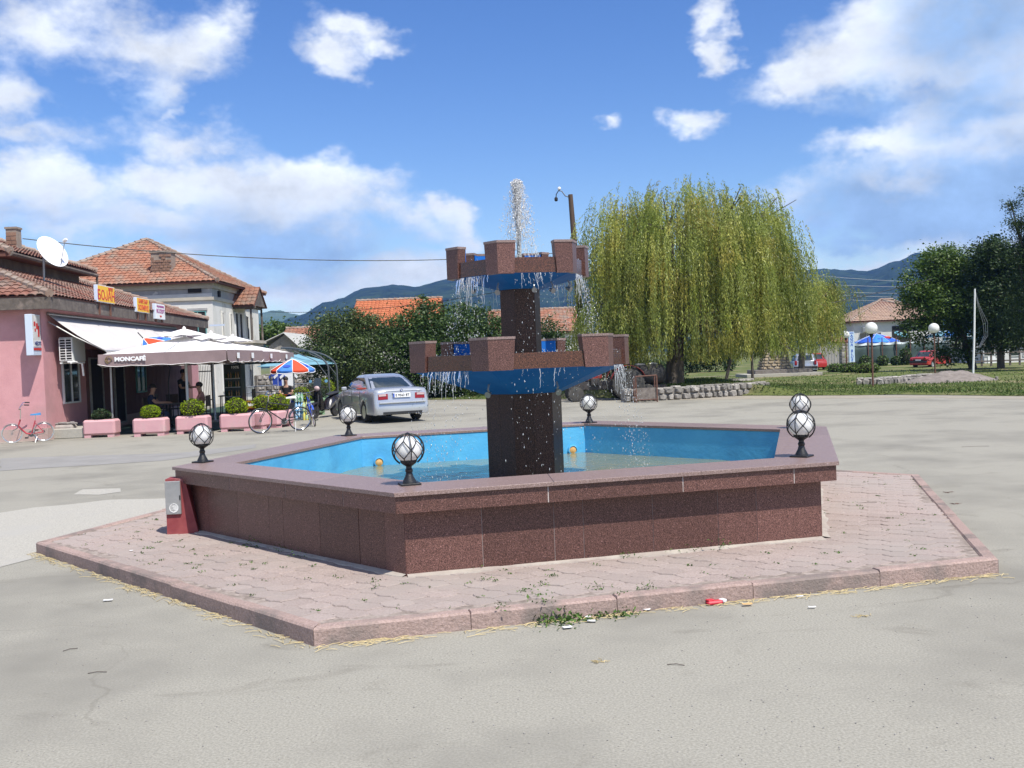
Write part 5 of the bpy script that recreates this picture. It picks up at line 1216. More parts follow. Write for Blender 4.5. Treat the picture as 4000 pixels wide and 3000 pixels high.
# ------------------------------------------------------------------ cars
M_tyre = mat('tyre', (.018, .018, .018), (.035, .033, .03), 20, .9); M_rim = mat('alloy', (.50, .51, .52), rough=.3, metal=.8)
M_silver = mat('silver_paint', (.50, .515, .535), rough=.28, metal=.55, coat=.6); M_redcar = mat('red_paint', (.40, .022, .015), rough=.4, coat=.4)
M_cglass = mat('car_glass', (.02, .03, .032), rough=.04, spec=1.0); M_tail = mat('tail_light', (.26, .010, .02), rough=.25, spec=.4); M_clear = mat('clear_lens', (.50, .36, .35), rough=.2); M_plast = mat('black_plastic', (.02, .02, .021), rough=.6); M_chrome = mat('chrome', (.7, .7, .7), rough=.12, metal=1)
def wheel(parent, p, r, w, side, name='wheel', spokes=10):
    ax = Matrix.Rotation(side*-PI/2, 3, 'X')                   # local z points outward
    t = MB().lathe([(r*.62, -w/2), (r*.9, -w/2), (r*.985, -w*.36), (r, -w*.2), (r, w*.2), (r*.985, w*.36), (r*.92, w/2), (r*.66, w/2), (r*.63, w*.3)], 28, p, ax).build(name, M_tyre, parent, smooth=True)
    b = MB(); b.lathe([(r*.66, w*.42), (r*.62, w*.48), (r*.60, w*.25), (r*.15, w*.18), (.0, w*.18)], 24, p, ax)
    b.build('rim', M_plast if spokes else M_rim, t)
    if spokes:
        b = MB()
        for k in range(spokes):
            a = 2*PI*k/spokes; d = Vector((math.cos(a), math.sin(a), 0)); e = Vector((-d.y, d.x, 0))
            b.slab([ax @ (d*r*.12-e*.012+Vector((0, 0, w*.36)))+Vector(p), ax @ (d*r*.12+e*.012+Vector((0, 0, w*.36)))+Vector(p), ax @ (d*r*.63+e*.020+Vector((0, 0, w*.44)))+Vector(p), ax @ (d*r*.63-e*.020+Vector((0, 0, w*.44)))+Vector(p)], ax @ Vector((0, 0, -.03)))
        b.lathe([(.055, w*.2), (.055, w*.38), (0, w*.40)], 12, p, ax); b.lathe([(r*.64, w*.40), (r*.67, w*.47), (r*.61, w*.47)], 24, p, ax)
        b.build('spokes', M_rim, t, smooth=True)
    return t
def car_body(t, paint, L0, L1, prof, wmid, wend, axles, ra, zsill, boxy=0.):
    """prof: list of (x, ztop); loft with wheel arches; x forward, rear axle at x = 0"""
    def ztop(x):
        for (a, za), (c, zc) in zip(prof, prof[1:]):
            if a <= x <= c: u = (x-a)/(c-a); u = u*u*(3-2*u); return za+(zc-za)*u
        return prof[-1][1]
    def half(x):
        u = min(1, (x-L0)/.75); w = min(1, (L1-x)/.95); q = min(u, w); q = max(0, q); return wend+(wmid-wend)*math.sqrt(max(0, 1-(1-q)**2))
    xs = sorted(set([L0, L0+.03, L0+.08, L1-.10, L1-.03, L1]+list(np.arange(L0+.15, L1-.12, .055))+[a+s_*ra for a in axles for s_ in (-1, 1)]))
    vs = []; n_ = 15
    for x in xs:
        e = min((x-L0)/.08, (L1-x)/.12, 1); e = max(0, e); w = half(x)*(.955+.045*math.sqrt(e)); zt = ztop(x)-.03*(1-math.sqrt(e)); zb = zsill+(.02 if e < 1 else 0)
        arch = 0
        for a in axles:
            if abs(x-a) < ra: arch = max(arch, math.sqrt(ra*ra-(x-a)**2))
        zb2 = max(zb, .30+arch) if arch else zb
        zs = zb2; zm = max(zs+.03, .52)
        sh = zt-.10
        half_p = [(w*.60, zs+.002), (w*.955, zs), (w*.99, zs+.03), (w, zm), (w*.992, (zm+sh)/2+.03), (w*(.965-.0*boxy), sh), (w*(.90+.04*boxy), zt-.018), (w*.60, zt+.012)]
        pts = [(-y, z) for y, z in half_p]+[(0, zt+.02)]+[(y, z) for y, z in half_p[::-1]]
        for (y, z) in pts:
            dx = 0
            if x < L0+.5 and z > .63: dx = .075*min(1, (z-.63)/.06)*(1-(x-L0)/.5)
            if x > L1-.4 and z > .62: dx = -.10*min(1, (z-.62)/.1)*(1-(L1-x)/.4)
            vs.append((x+dx, y, z))
    k = len(half_p)*2+1; fs = []
    for i in range(len(xs)-1):
        for j in range(k-1): fs.append((i*k+j, i*k+j+1, (i+1)*k+j+1, (i+1)*k+j))
    for o_ in (0, (len(xs)-1)*k):
        fs += [(o_+j, o_+j+1, o_+k-2-j, o_+k-1-j) for j in range(k//2)]
    b = MB(); b.add(vs, fs); o = b.build('body', paint, t, smooth=True)
    # dark underbody and wheel wells
    b = MB(); b.box(((L0+L1)/2, 0, .33), (L1-L0-.5, wmid*1.1, .20))
    for a in axles: b.box((a, 0, .42), (ra*1.85, wmid*1.72, .42))
    b.build('underbody', M_plast, t)
    return o
def greenhouse(t, paint, lay, doors, mesh_glass=M_cglass):
    """lay: (z, x_rear, x_front, half width) from belt to roof"""
    def ring(l, n_=44):
        z, xr, xf, w = l; xc, a = (xr+xf)/2, (xf-xr)/2; out = []
        for i in range(n_):
            th = 2*PI*i/n_; c_, s_ = math.cos(th), math.sin(th); e = 2/5.5
            out.append((xc+a*math.copysign(abs(c_)**e, c_), w*math.copysign(abs(s_)**e, s_), z))
        return out
    vs = []; n_ = 44
    for l in lay: vs += ring(l)
    fs = [(i*n_+j, i*n_+(j+1) % n_, (i+1)*n_+(j+1) % n_, (i+1)*n_+j) for i in range(len(lay)-1) for j in range(n_)]
    z, xr, xf, w = lay[-1]; vs.append(((xr+xf)/2, 0, z+.012)); fs += [((len(lay)-1)*n_+j, (len(lay)-1)*n_+(j+1) % n_, len(vs)-1) for j in range(n_)]
    b = MB(); b.add(vs, fs); o = b.build('cabin', paint, t, smooth=True)
    def at_z(z):
        for l0, l1 in zip(lay, lay[1:]):
            if l0[0] <= z <= l1[0]: u = (z-l0[0])/(l1[0]-l0[0]); return [l0[i]+(l1[i]-l0[i])*u for i in (1, 2, 3)]
        return lay[-1][1:]
    z0, z1 = lay[0][0]+.03, lay[0][0]+(lay[-1][0]-lay[0][0])*.83
    for nme, f in (('rear_window', 0), ('windscreen', 1)):
        vs = []; m_ = 6
        for i in range(m_+1):
            z = z0+(z1-z0)*i/m_; xr, xf, w = at_z(z)
            for j in range(9):
                y = (j/8*2-1)*w*(.86 if f == 0 else .9); e = abs(y/w)**5.5; a = (xf-xr)/2*(max(0, 1-e))**(1/5.5); x = (xr+xf)/2+(a+.012)*(1 if f else -1)
                vs.append((x, y, z))
        b = MB(); b.add(vs, [(i*9+j, i*9+j+1, (i+1)*9+j+1, (i+1)*9+j) for i in range(m_) for j in range(8)]); b.build(nme, mesh_glass, t, smooth=True)
    for s_ in (-1, 1):
        for (fr0, fr1) in doors:
            P = []
            for (z, fr) in ((z0+.005, fr0), (z0+.005, fr1), (z1-.01, fr1), (z1-.01, fr0)):
                xr, xf, w = at_z(z); xx = xr+.10+(xf-xr-.20)*fr; P.append((xx, s_*(w*.995+.012), z))
            b = MB(); b.slab(P, (0, -s_*.02, 0)); b.build('side_window', mesh_glass, t)
# silver saloon
P0 = G(1524, 1646); hd = math.atan2(.93, -.415)
car = thing('parked_car', 'silver saloon car with blue-edged number plate parked beside the cafe terrace', 'car', (-3.70, 30.1, 0), hd)
car_body(car, M_silver, -1.12, 3.66, [(-1.12, .955), (-1.0, 1.005), (-.3, 1.03), (.6, .985), (2.2, .965), (2.6, .93), (3.4, .80), (3.66, .66)], .90, .78, (0, 2.83), .375, .24)
greenhouse(car, M_silver, [(.96, -.42, 2.55, .80), (1.05, -.25, 2.38, .785), (1.2, .10, 2.10, .72), (1.34, .47, 1.82, .645), (1.405, .75, 1.62, .585), (1.432, .95, 1.40, .48)], [(.03, .14), (.16, .50), (.525, .93)])
for x in (0, 2.83):
    for s_ in (-1, 1): wheel(car, (x, s_*.765, .318), .318, .225, s_)
for s_ in (-1, 1):                                             # wrap-round tail lights
    q = MB(); q.slab([(-1.062, s_*.42, .705), (-1.062, s_*.70, .695), (-1.058, s_*.70, .855), (-1.052, s_*.42, .865)], (.05, 0, 0)); q.slab([(-1.062, s_*.702, .695), (-.93, s_*.832, .70), (-.88, s_*.825, .85), (-1.058, s_*.702, .855)], (.05, -s_*.03, 0)); l_ = q.build('tail_light', M_tail, car)
    q = MB(); q.slab([(-1.068, s_*.47, .80), (-1.068, s_*.70, .795), (-1.064, s_*.70, .852), (-1.062, s_*.48, .86)], (.004, 0, 0)); q.build('indicator_lens', M_clear, l_)
    MB().box((-1.14, s_*.0+ -.45 if s_ < 0 else -1.14, .26) if False else (-1.10, -.48+ (.07 if s_ > 0 else 0), .255), (.12, .05, .05), ch=.015).build('exhaust', M_chrome, car)
    m_ = MB(); m_.box((1.92, s_*.95, 1.0), (.12, .17, .12), ch=.03); m_.build('mirror', M_silver, car)
    for x in (.55, 1.55): MB().box((x, s_*.893, .79), (.20, .03, .028), ch=.008).build('handle', M_silver, car)
    b = MB(); 
    for x in (.30, 1.22, 2.22): MB().box((x, s_*.899, .62), (.008, .012, .62)).build('door_gap', M_plast, car)
    MB().box((1.25, s_*.906, .53), (1.7, .012, .05)).build('rub_strip', M_silver, car)
MB().box((-1.145, 0, .60), (.05, 1.42, .045), ch=.01).build('bumper_strip', M_silver, car)
MB().box((-1.128, 0, .30), (.02, 1.2, .07)).build('bumper_insert', M_plast, car)
b = MB(); b.box((-1.046, 0, .925), (.012, 1.26, .006)); b.box((-1.058, 0, .648), (.012, 1.30, .010)); b.build('boot_gap', M_plast, car)
b = MB(); b.box((-1.075, 0, .81), (.02, .54, .13), ch=.004); pl_ = b.build('number_plate', M_text_w, car)
MB().box((-1.088, .245, .81), (.006, .045, .115)).build('blue_band', M_crb, pl_)
text('E 9563 BT', .10, M_plast, 'lettering', pl_, (-1.088, -.02, .81), (0, -1, 0), UP, ext=.002, bold=.002, sx=1.02)
MB().box((-1.068, 0, .885), (.03, .58, .03), ch=.008).build('boot_trim', M_silver, car)
rot = Matrix(((0, 0, -1), (-1, 0, 0), (0, 1, 0)))
ba = MB().lathe([(.0, 0), (.041, 0), (.041, .008), (0, .010)], 20, (-1.052, 0, .955), rot).build('badge', M_plast, car)
for k in range(4):
    b = MB(); a0 = PI/2*k; b.add([(-1.0645, 0, .955)]+[(-1.0645, .028*math.cos(a0+PI/2*i/5), .955+.028*math.sin(a0+PI/2*i/5)) for i in range(6)], [(0, i, i+1) for i in range(1, 6)]); b.build('badge_quarter', M_crb if k % 2 else M_text_w, ba, recalc=False)
text('520i', .075, M_chrome, 'lettering', car, (-1.050, -.52, .90), (0, -1, 0), UP, ext=.002)
MB().box((-.35, 0, 1.02), (.08, .5, .02), ch=.006).build('high_brake_light', M_tail, car)
for s_ in (-1, 1): MB().box((.95, s_*.36, 1.0), (.5, .45, .40), ch=.08).build('seat', M_plast, car)
b = MB(); b.sphere((3.52, .55, .66), .12, 10, 6, (.6, 1.2, .6)); b.sphere((3.52, -.55, .66), .12, 10, 6, (.6, 1.2, .6)); b.build('headlight', M_clear, car, smooth=True)
# small red saloon beyond the lawn
q = V(3662, 1440, 73.5)
rc = thing('parked_car', 'small boxy red saloon parked on the grass before the tarpaulin fence', 'car', (q.x-1.15, 73.2, gz(20, 73.5)+.03), R(40))
rc.scale = (.93, .93, .93)
car_body(rc, M_redcar, -.85, 3.05, [(-.85, .84), (-.6, .89), (.3, .90), (1.8, .87), (2.4, .85), (3.05, .76)], .79, .74, (0, 2.42), .32, .26, boxy=1)
greenhouse(rc, M_redcar, [(.86, -.20, 2.02, .70), (1.0, -.02, 1.85, .675), (1.2, .22, 1.58, .63), (1.34, .42, 1.38, .58), (1.37, .55, 1.25, .50)], [(.04, .48), (.53, .92)])
for x in (0, 2.42):
    for s_ in (-1, 1): wheel(rc, (x, s_*.68, .28), .28, .17, s_, spokes=0)
for s_ in (-1, 1): MB().box((-.845, s_*.56, .68), (.06, .26, .16), ch=.02).build('tail_light', M_tail, rc)
MB().box((-.90, 0, .50), (.10, 1.46, .10), ch=.02).build('bumper', M_plast, rc); MB().box((3.08, 0, .48), (.10, 1.46, .10), ch=.02).build('bumper', M_plast, rc); MB().box((-.835, 0, .62), (.03, 1.50, .20)).build('rear_panel', M_plast, rc); MB().box((-.86, 0, .66), (.02, .44, .10)).build('number_plate', M_text_w, rc)
# silver estate and a red car half hidden by the willow
q = V(3165, 1430, 70)
sc_ = thing('parked_car', 'silver estate car half hidden under the willow strands', 'car', (q.x-.4, 70, gz(q.x, 70)+.02), R(78))
car_body(sc_, M_silver, -.95, 3.3, [(-.95, .92), (.3, .95), (2.2, .93), (3.0, .82), (3.3, .70)], .86, .80, (0, 2.6), .34, .25, boxy=.6)
greenhouse(sc_, M_silver, [(.92, -.85, 2.3, .78), (1.1, -.75, 2.05, .74), (1.32, -.58, 1.75, .66), (1.42, -.4, 1.5, .55)], [(.06, .32), (.35, .62), (.65, .93)])
for x in (0, 2.6):
    for s_ in (-1, 1): wheel(sc_, (x, s_*.72, .31), .31, .2, s_, spokes=0)
for s_ in (-1, 1): MB().box((-.93, s_*.66, .80), (.06, .16, .30), ch=.02).build('tail_light', M_tail, sc_)
MB().box((-1.0, 0, .48), (.12, 1.6, .16), ch=.03).build('bumper', M_plast, sc_)
q = V(3212, 1428, 76)
sc2 = thing('parked_car', 'red car barely showing behind the silver estate', 'car', (q.x-.25, 77, gz(q.x, 77)+.02), R(85))
car_body(sc2, M_redcar, -.8, 3.0, [(-.8, .86), (.3, .90), (2.2, .87), (3.0, .72)], .80, .74, (0, 2.4), .31, .26, boxy=.6)
greenhouse(sc2, M_redcar, [(.88, -.6, 2.1, .72), (1.1, -.4, 1.85, .67), (1.3, -.2, 1.5, .58), (1.36, 0, 1.3, .5)], [(.06, .48), (.53, .92)])
for x in (0, 2.4):
    for s_ in (-1, 1): wheel(sc2, (x, s_*.68, .29), .29, .18, s_, spokes=0)
# ------------------------------------------------------------------ bicycles
def bicycle(p, rz, label, frame, r=.335, wb=1.08, step=False, fender=None, saddle=M_plast, bars=0, lean=0., tyre=M_tyre, small=False, steer=0.):
    """x forward; rear hub at x = 0"""
    t = thing('bicycle', label, 'bicycle', p, rz); t.rotation_euler = (lean, 0, rz)
    def wh(x, name, st=0.):
        b = MB(); b.tube([(x+r*.955*math.cos(a), 0, r+r*.955*math.sin(a)) for a in np.linspace(0, 2*PI, 37)[:-1]], r*.045, 6, closed=True); w = b.build(name, tyre, t, smooth=True)
        b = MB(); b.tube([(x+r*.89*math.cos(a), 0, r+r*.89*math.sin(a)) for a in np.linspace(0, 2*PI, 37)[:-1]], .010, 5, closed=True); b.build('rim', M_chrome, w)
        b = MB(); 
        for k in range(14): a = 2*PI*k/14; b.tube([(x+.02*math.cos(a+.6), .022*(1 if k % 2 else -1), r+.02*math.sin(a+.6)), (x+r*.89*math.cos(a), 0, r+r*.89*math.sin(a))], .0018, 3, cap=False)
        b.tube([(x, -.05, r), (x, .05, r)], .02, 8); b.build('spokes', M_metal, w)
        return w
    wh(0, 'wheel'); wh(wb, 'wheel')
    bb = Vector((.42*wb/1.08, 0, r*.85)); st = Vector((.27*wb/1.08, 0, .80 if not small else .62)); hdT = Vector((wb-.22, 0, .86 if not small else .64)); hdB = Vector((wb-.16, 0, .66 if not small else .46)); fk = Vector((wb, 0, r))
    b = MB(); tr = .016
    if not step: b.tube([st-Vector((0, 0, .08)), hdT-Vector((0, 0, .03))], tr, 8); b.tube([bb, hdB], tr, 8)
    else: b.tube([bb, bb+Vector((.12, 0, .02)), hdB-Vector((.12, 0, .14)), hdB], tr*1.4, 8)
    b.tube([bb, st-Vector((0, 0, .03))], tr, 8)
    for s_ in (-.05, .05): b.tube([(0, s_, r), bb+Vector((0, s_*.5, 0))], .009, 6); b.tube([(0, s_, r), st+Vector((0, s_*.3, -.10))], .008, 6)
    b.tube([hdB, hdT], .02, 8)
    b.build('frame', frame, t, smooth=True)
    b = MB()
    for s_ in (-.05, .05): b.tube([hdB-Vector((0, 0, .01)), hdB+Vector((.03, s_, -.06)), fk+Vector((-.02, s_, .08)), fk+Vector((0, s_, 0))], .011, 6)
    b.build('fork', frame if not small else M_chrome, t)
    b = MB(); top = hdT+Vector((-.02, 0, .12+bars)); b.tube([hdT, top], .013, 6)
    b.tube([top+Vector((-.20, -.27, .04+bars*.6)), top+Vector((-.06, -.25, .05+bars*.6)), top+Vector((.05, -.10, 0)), top, top+Vector((.05, .10, 0)), top+Vector((-.06, .25, .05+bars*.6)), top+Vector((-.20, .27, .04+bars*.6))], .011, 6); hb = b.build('handlebar', M_chrome, t, smooth=True)
    for s_ in (-1, 1): MB().tube([top+Vector((-.22, s_*.27, .04+bars*.6)), top+Vector((-.10, s_*.26, .05+bars*.6))], .017, 7).build('grip', M_plast, hb)
    sp = st+Vector((-.02, 0, .12)); MB().tube([st-Vector((0, 0, .02)), sp], .013, 6).build('seat_post', M_chrome, t)
    b = MB(); b.add([(sp.x-.13, -.075, sp.z), (sp.x-.13, .075, sp.z), (sp.x-.02, .06, sp.z), (sp.x+.14, .015, sp.z-.005), (sp.x+.14, -.015, sp.z-.005), (sp.x-.02, -.06, sp.z)]+[(sp.x-.12, -.06, sp.z+.055), (sp.x-.12, .06, sp.z+.055), (sp.x-.02, .045, sp.z+.04), (sp.x+.13, .010, sp.z+.03), (sp.x+.13, -.010, sp.z+.03), (sp.x-.02, -.045, sp.z+.04)], [tuple(range(5, -1, -1)), tuple(range(6, 12))]+[(i, (i+1) % 6, 6+(i+1) % 6, 6+i) for i in range(6)]); b.build('saddle', saddle, t)
    b = MB(); ax = Matrix.Rotation(PI/2, 3, 'X'); b.lathe([(.075, -.004), (.09, -.004), (.09, .004), (.075, .004), (.075, -.004)], 20, (bb.x, -.045, bb.z), ax); b.lathe([(.02, -.05), (.02, .05)], 8, (bb.x, 0, bb.z), ax); b.tube([(bb.x, -.07, bb.z), (bb.x+.12, -.075, bb.z-.11)], .010, 5); b.tube([(bb.x, .07, bb.z), (bb.x-.12, .075, bb.z+.11)], .010, 5); b.build('crank', M_metal, t)
    b = MB(); b.box((bb.x+.13, -.13, bb.z-.12), (.09, .10, .025)); b.box((bb.x-.13, .13, bb.z+.12), (.09, .10, .025)); b.build('pedal', M_plast, t)
    b = MB(); b.box((bb.x/2, -.047, (bb.z+r)/2+.085), (bb.x, .006, .008), rot=Matrix.Rotation(math.atan2(-(bb.z-r), bb.x), 3, 'Y')); b.box((bb.x/2, -.047, (bb.z+r)/2-.055), (bb.x, .006, .008), rot=Matrix.Rotation(math.atan2(-(bb.z-r), bb.x), 3, 'Y')); b.lathe([(.035, -.003), (.035, .003)], 12, (0, -.047, r), ax); b.build('chain', M_plast, t)
    if fender is not None:
        for (x, a0, a1) in ((0, .2, 2.5), (wb, .75, 2.75)):
            b = MB(); vs = []
            for a in np.linspace(a0, a1, 14):
                for s_ in (-.026, .026): vs.append((x+(r+.018)*math.cos(a), s_, r+(r+.018)*math.sin(a)))
            b.add(vs, [(2*i, 2*i+1, 2*i+3, 2*i+2) for i in range(13)]); q = b.build('mudguard', fender, t, smooth=True); q.modifiers.new('thickness', 'SOLIDIFY').thickness = .004
    b = MB(); b.tube([(.15, .05, r*.8), (.22, .22, .01)], .009, 5); b.build('kickstand', M_metal, t)
    return t
a = G(1018, 1694); c = G(1173, 1682)
rz = math.atan2(a.y-c.y, a.x-c.x)
bicycle((c.x, c.y, 0), rz, 'old black bicycle with white saddle leaning by the pink planters', M_plast, .335, (a-c).xy.length, fender=mat('mudguard_grey', (.10, .13, .15), rough=.4), saddle=M_white, bars=.05, lean=R(-5))
a = G(1240, 1664); bicycle((a.x-.03, a.y-.2, 0), R(108), 'blue bicycle standing nearly end-on beside the bottle packs', mat('bike_blue', (.03, .07, .36), rough=.35), .31, 1.02, fender=mat('mudguard_blue', (.04, .10, .45), rough=.35), lean=R(-7))
a = G(42, 1733); c = G(166, 1725)
rz = math.atan2(a.y-c.y, a.x-c.x)
bicycle((c.x, c.y+.1, 0), rz, 'red folding bicycle with white tyres and blue saddle against the pink wall', mat('bike_red', (.46, .05, .07), rough=.45), .265, min(1.02, (a-c).xy.length), step=True, fender=M_steel, saddle=mat('saddle_blue', (.05, .22, .45), rough=.6), bars=.16, lean=R(-6), tyre=mat('pale_tyre', (.42, .42, .40), rough=.8), small=True)
a = G(-38, 1728); bicycle((a.x-.75, a.y+.05, 0), R(8), 'bicycle whose front wheel alone shows behind the red folding bicycle', M_plast, .33, 1.05, lean=R(4))
# ------------------------------------------------------------------ scooter
a = G(1307, 1626); t = thing('motor_scooter', 'dark motor scooter parked between the green planters and the silver car', 'scooter', (a.x, a.y+.1, 0), R(248))
M_scoot = mat('scooter_black', (.02, .018, .022), rough=.25, coat=.5)
for x in (0, 1.25):
    w = MB().lathe([(.15, -.05), (.225, -.05), (.245, -.02), (.245, .02), (.225, .05), (.15, .05)], 22, (x, 0, .245), Matrix.Rotation(PI/2, 3, 'X')).build('wheel', M_tyre, t, smooth=True); MB().lathe([(.15, -.04), (.05, -.05), (.05, .05), (.15, .04)], 18, (x, 0, .245), Matrix.Rotation(PI/2, 3, 'X')).build('rim', M_rim, w)
b = MB(); 
def sect(lst, b):
    k = 8; vs = []
    for (x, z, hw, hh) in lst:
        for i in range(k): th = 2*PI*i/k; vs.append((x, hw*math.cos(th), z+hh*math.sin(th)))
    b.add(vs, [(i*k+j, i*k+(j+1) % k, (i+1)*k+(j+1) % k, (i+1)*k+j) for i in range(len(lst)-1) for j in range(k)]+[tuple(range(k)), tuple(range((len(lst)-1)*k, len(lst)*k))])
sect([(-.32, .72, .05, .05), (-.1, .66, .16, .14), (.2, .56, .19, .20), (.42, .45, .18, .2), (.55, .30, .17, .07), (.85, .29, .16, .06)], b); b.build('rear_body', M_scoot, t, smooth=True)
b = MB(); sect([(.80, .32, .17, .10), (.95, .55, .20, .22), (1.02, .72, .18, .25), (1.05, .9, .12, .12)], b); b.build('leg_shield', M_scoot, t, smooth=True)
b = MB(); sect([(.95, .48, .05, .05), (1.12, .52, .10, .05), (1.35, .50, .11, .04), (1.5, .42, .07, .03)], b); b.build('front_fender', M_scoot, t, smooth=True)
b = MB(); sect([(-.28, .82, .10, .03), (0, .82, .15, .05), (.35, .77, .14, .05), (.48, .76, .07, .03)], b); b.build('seat', M_plast, t, smooth=True)
b = MB(); b.tube([(1.25, .08, .245), (1.12, .08, .6), (1.0, 0, .9), (.96, 0, 1.0)], .022, 6); b.tube([(.86, -.33, 1.04), (.96, -.1, 1.03), (.96, .1, 1.03), (.86, .33, 1.04)], .016, 6); hb = b.build('handlebar', M_plast, t)
for s_ in (-1, 1): MB().tube([(.92, s_*.24, 1.04), (.96, s_*.30, 1.2)], .007, 5).build('mirror_stem', M_plast, hb); MB().lathe([(0, 0), (.055, 0), (.055, .015), (0, .02)], 12, (.96, s_*.31, 1.24), Matrix.Rotation(-PI/2, 3, 'Y')).build('mirror', mat('mirror_sky', (.2, .45, .65), rough=.1) if 'mirror_sky' not in MATS else MATS['mirror_sky'], t)
MB().sphere((1.06, 0, 1.0), .10, 12, 8, (.7, 1.1, .9)).build('headlamp', M_clear, t, smooth=True)
b = MB(); b.slab([(1.05, -.16, 1.05), (1.05, .16, 1.05), (.93, .13, 1.35), (.93, -.13, 1.35)], (.008, 0, .004)); b.build('windshield', M_cglass, t)
# ------------------------------------------------------------------ tractor with tank trailer
a = G(2247, 1570); hx_ = R(183)
M_tr = mat('tractor_red', (.30, .028, .018), (.20, .03, .02), 6, .6); M_eng = mat('engine_black', (.03, .028, .026), (.06, .05, .045), 9, .7); M_tyrd = mat('dusty_tyre', (.085, .08, .07), (.05, .047, .042), 9, .95)
t = thing('tractor', 'small red open tractor standing in the willow shade at the lawn edge', 'tractor', (a.x+2.0, a.y+.55, 0), hx_)
def big_wheel(x, y, r, w, s_):
    ax = Matrix.Rotation(-s_*PI/2, 3, 'X'); q = MB().lathe([(r*.52, -w/2), (r*.85, -w/2), (r*.97, -w*.4), (r, -w*.2), (r, w*.2), (r*.97, w*.4), (r*.85, w/2), (r*.52, w/2)], 26, (x, y, r), ax).build('wheel', M_tyrd, t, smooth=True)
    MB().lathe([(r*.54, w*.45), (r*.5, w*.3), (r*.3, w*.12), (r*.14, w*.2), (0, w*.22)], 20, (x, y, r), ax).build('rim', M_steel, q)
    b = MB()
    for k in range(20):
        th = 2*PI*k/20
        for z in (-1, 1): c_ = Vector((x, y, r))+ax @ Vector((r*1.0*math.cos(th+z*.06), r*1.0*math.sin(th+z*.06), z*w*.22)); b.box(c_, (.03, w*.42, .045), rot=Matrix.Rotation(PI/2-th*(s_), 3, 'Y'))
    b.build('tread', M_tyrd, q)
for s_ in (-1, 1): big_wheel(2.0, s_*.55, .29, .17, s_); big_wheel(0, s_*.62, .62, .30, s_)
b = MB(); b.box((1.3, 0, .58), (1.5, .34, .34), ch=.03); b.box((.2, 0, .62), (.9, .42, .42), ch=.05); b.box((1.95, 0, .34), (.12, 1.0, .10)); b.box((1.2, .2, .72), (.35, .12, .26), ch=.02); b.tube([(1.5, -.16, .8), (1.5, -.16, 1.45)], .03, 8); b.build('engine', M_eng, t)
b = MB(); b.box((1.45, 0, .92), (1.05, .46, .26), ch=.07); b.box((2.03, 0, .82), (.16, .46, .46), ch=.04); b.build('bonnet', M_tr, t)
for s_ in (-1, 1):
    b = MB(); vs = []
    for th in np.linspace(.3, 2.7, 12):
        for y in (s_*.46, s_*.80): vs.append((.70*math.cos(th), y, .62+.70*math.sin(th)))
    b.add(vs, [(2*i, 2*i+1, 2*i+3, 2*i+2) for i in range(11)]); b.build('mudguard', M_tr, t, smooth=True).modifiers.new('thickness', 'SOLIDIFY').thickness = .02
b = MB(); b.box((.05, 0, 1.02), (.42, .46, .08), ch=.02); b.box((-.16, 0, 1.22), (.08, .44, .34), ch=.03); b.build('seat', M_plast, t)
b = MB(); b.tube([(.85, 0, .95), (.55, 0, 1.22)], .018, 6); b.tube([(.55+.06*math.sin(k), .17*math.cos(k), 1.24+.14*math.sin(k)) for k in np.linspace(0, 2*PI, 15)[:-1]], .014, 5, closed=True); b.build('steering_wheel', M_plast, t)
q = G(2488, 1560); tt = thing('tank_trailer', 'dark cylindrical tank on a two wheeled trailer behind the tractor', 'trailer', (q.x+.35, q.y+.35, 0), R(3))
b = MB().lathe([(.0, -.8), (.25, -.79), (.36, -.70), (.39, -.6), (.39, .6), (.36, .70), (.25, .79), (0, .8)], 20, (0, 0, .92), Matrix.Rotation(PI/2, 3, 'Y')); b.build('tank', mat('tank_dark', (.045, .043, .04), (.03, .027, .024), 5, .8), tt, smooth=True)
b = MB(); b.box((-.15, 0, 1.32), (.34, .3, .08), ch=.02); b.tube([(.15, -.08, 1.31), (.35, -.05, 1.35), (.52, .02, 1.31)], .05, 7); b.build('hatch', M_steel, tt)
for s_ in (-1, 1): MB().lathe([(.12, -.07), (.26, -.08), (.29, -.03), (.29, .03), (.26, .08), (.12, .07)], 20, (0, s_*.52, .29), Matrix.Rotation(PI/2, 3, 'X')).build('wheel', M_tyrd, tt, smooth=True)
b = MB(); b.box((0, 0, .46), (1.6, .5, .12)); b.box((-1.0, 0, .44), (.8, .08, .08)); b.build('chassis', M_eng, tt)
p0, p1 = G(2486, 1574), G(2568, 1570); p0.z = p1.z = 0
t = thing('metal_frame', 'rusty metal tube frame standing in front of the tank trailer', 'frame', p0); d_ = p1-p0
b = MB(); q = [Vector((0, 0, 0)), Vector((0, 0, .93)), d_+UP*.95, d_]
for i in range(3): b.tube([q[i], q[i+1]], .03, 6)
for (e, s_) in ((Vector((0, .55, 0)), 0), (Vector((0, .55, 0)), 1)): o_ = q[3] if s_ else q[0]; b.tube([o_+e, o_+e+UP*.93], .025, 6); b.tube([o_+e+UP*.93, o_+UP*.93], .02, 6)
b.tube([q[0]+UP*.1, d_+UP*.1], .02, 6); b.build('tubes', M_rust, t)
MB().slab([(.03, .03, .08), (d_.x-.03, d_.y+.03, .08), (d_.x-.03, d_.y+.03, .52), (.03, .03, .52)], (0, .02, 0)).build('sheet', mat('pale_sheet', (.22, .19, .165), (.12, .10, .085), 7, .9, bump=.4), t)
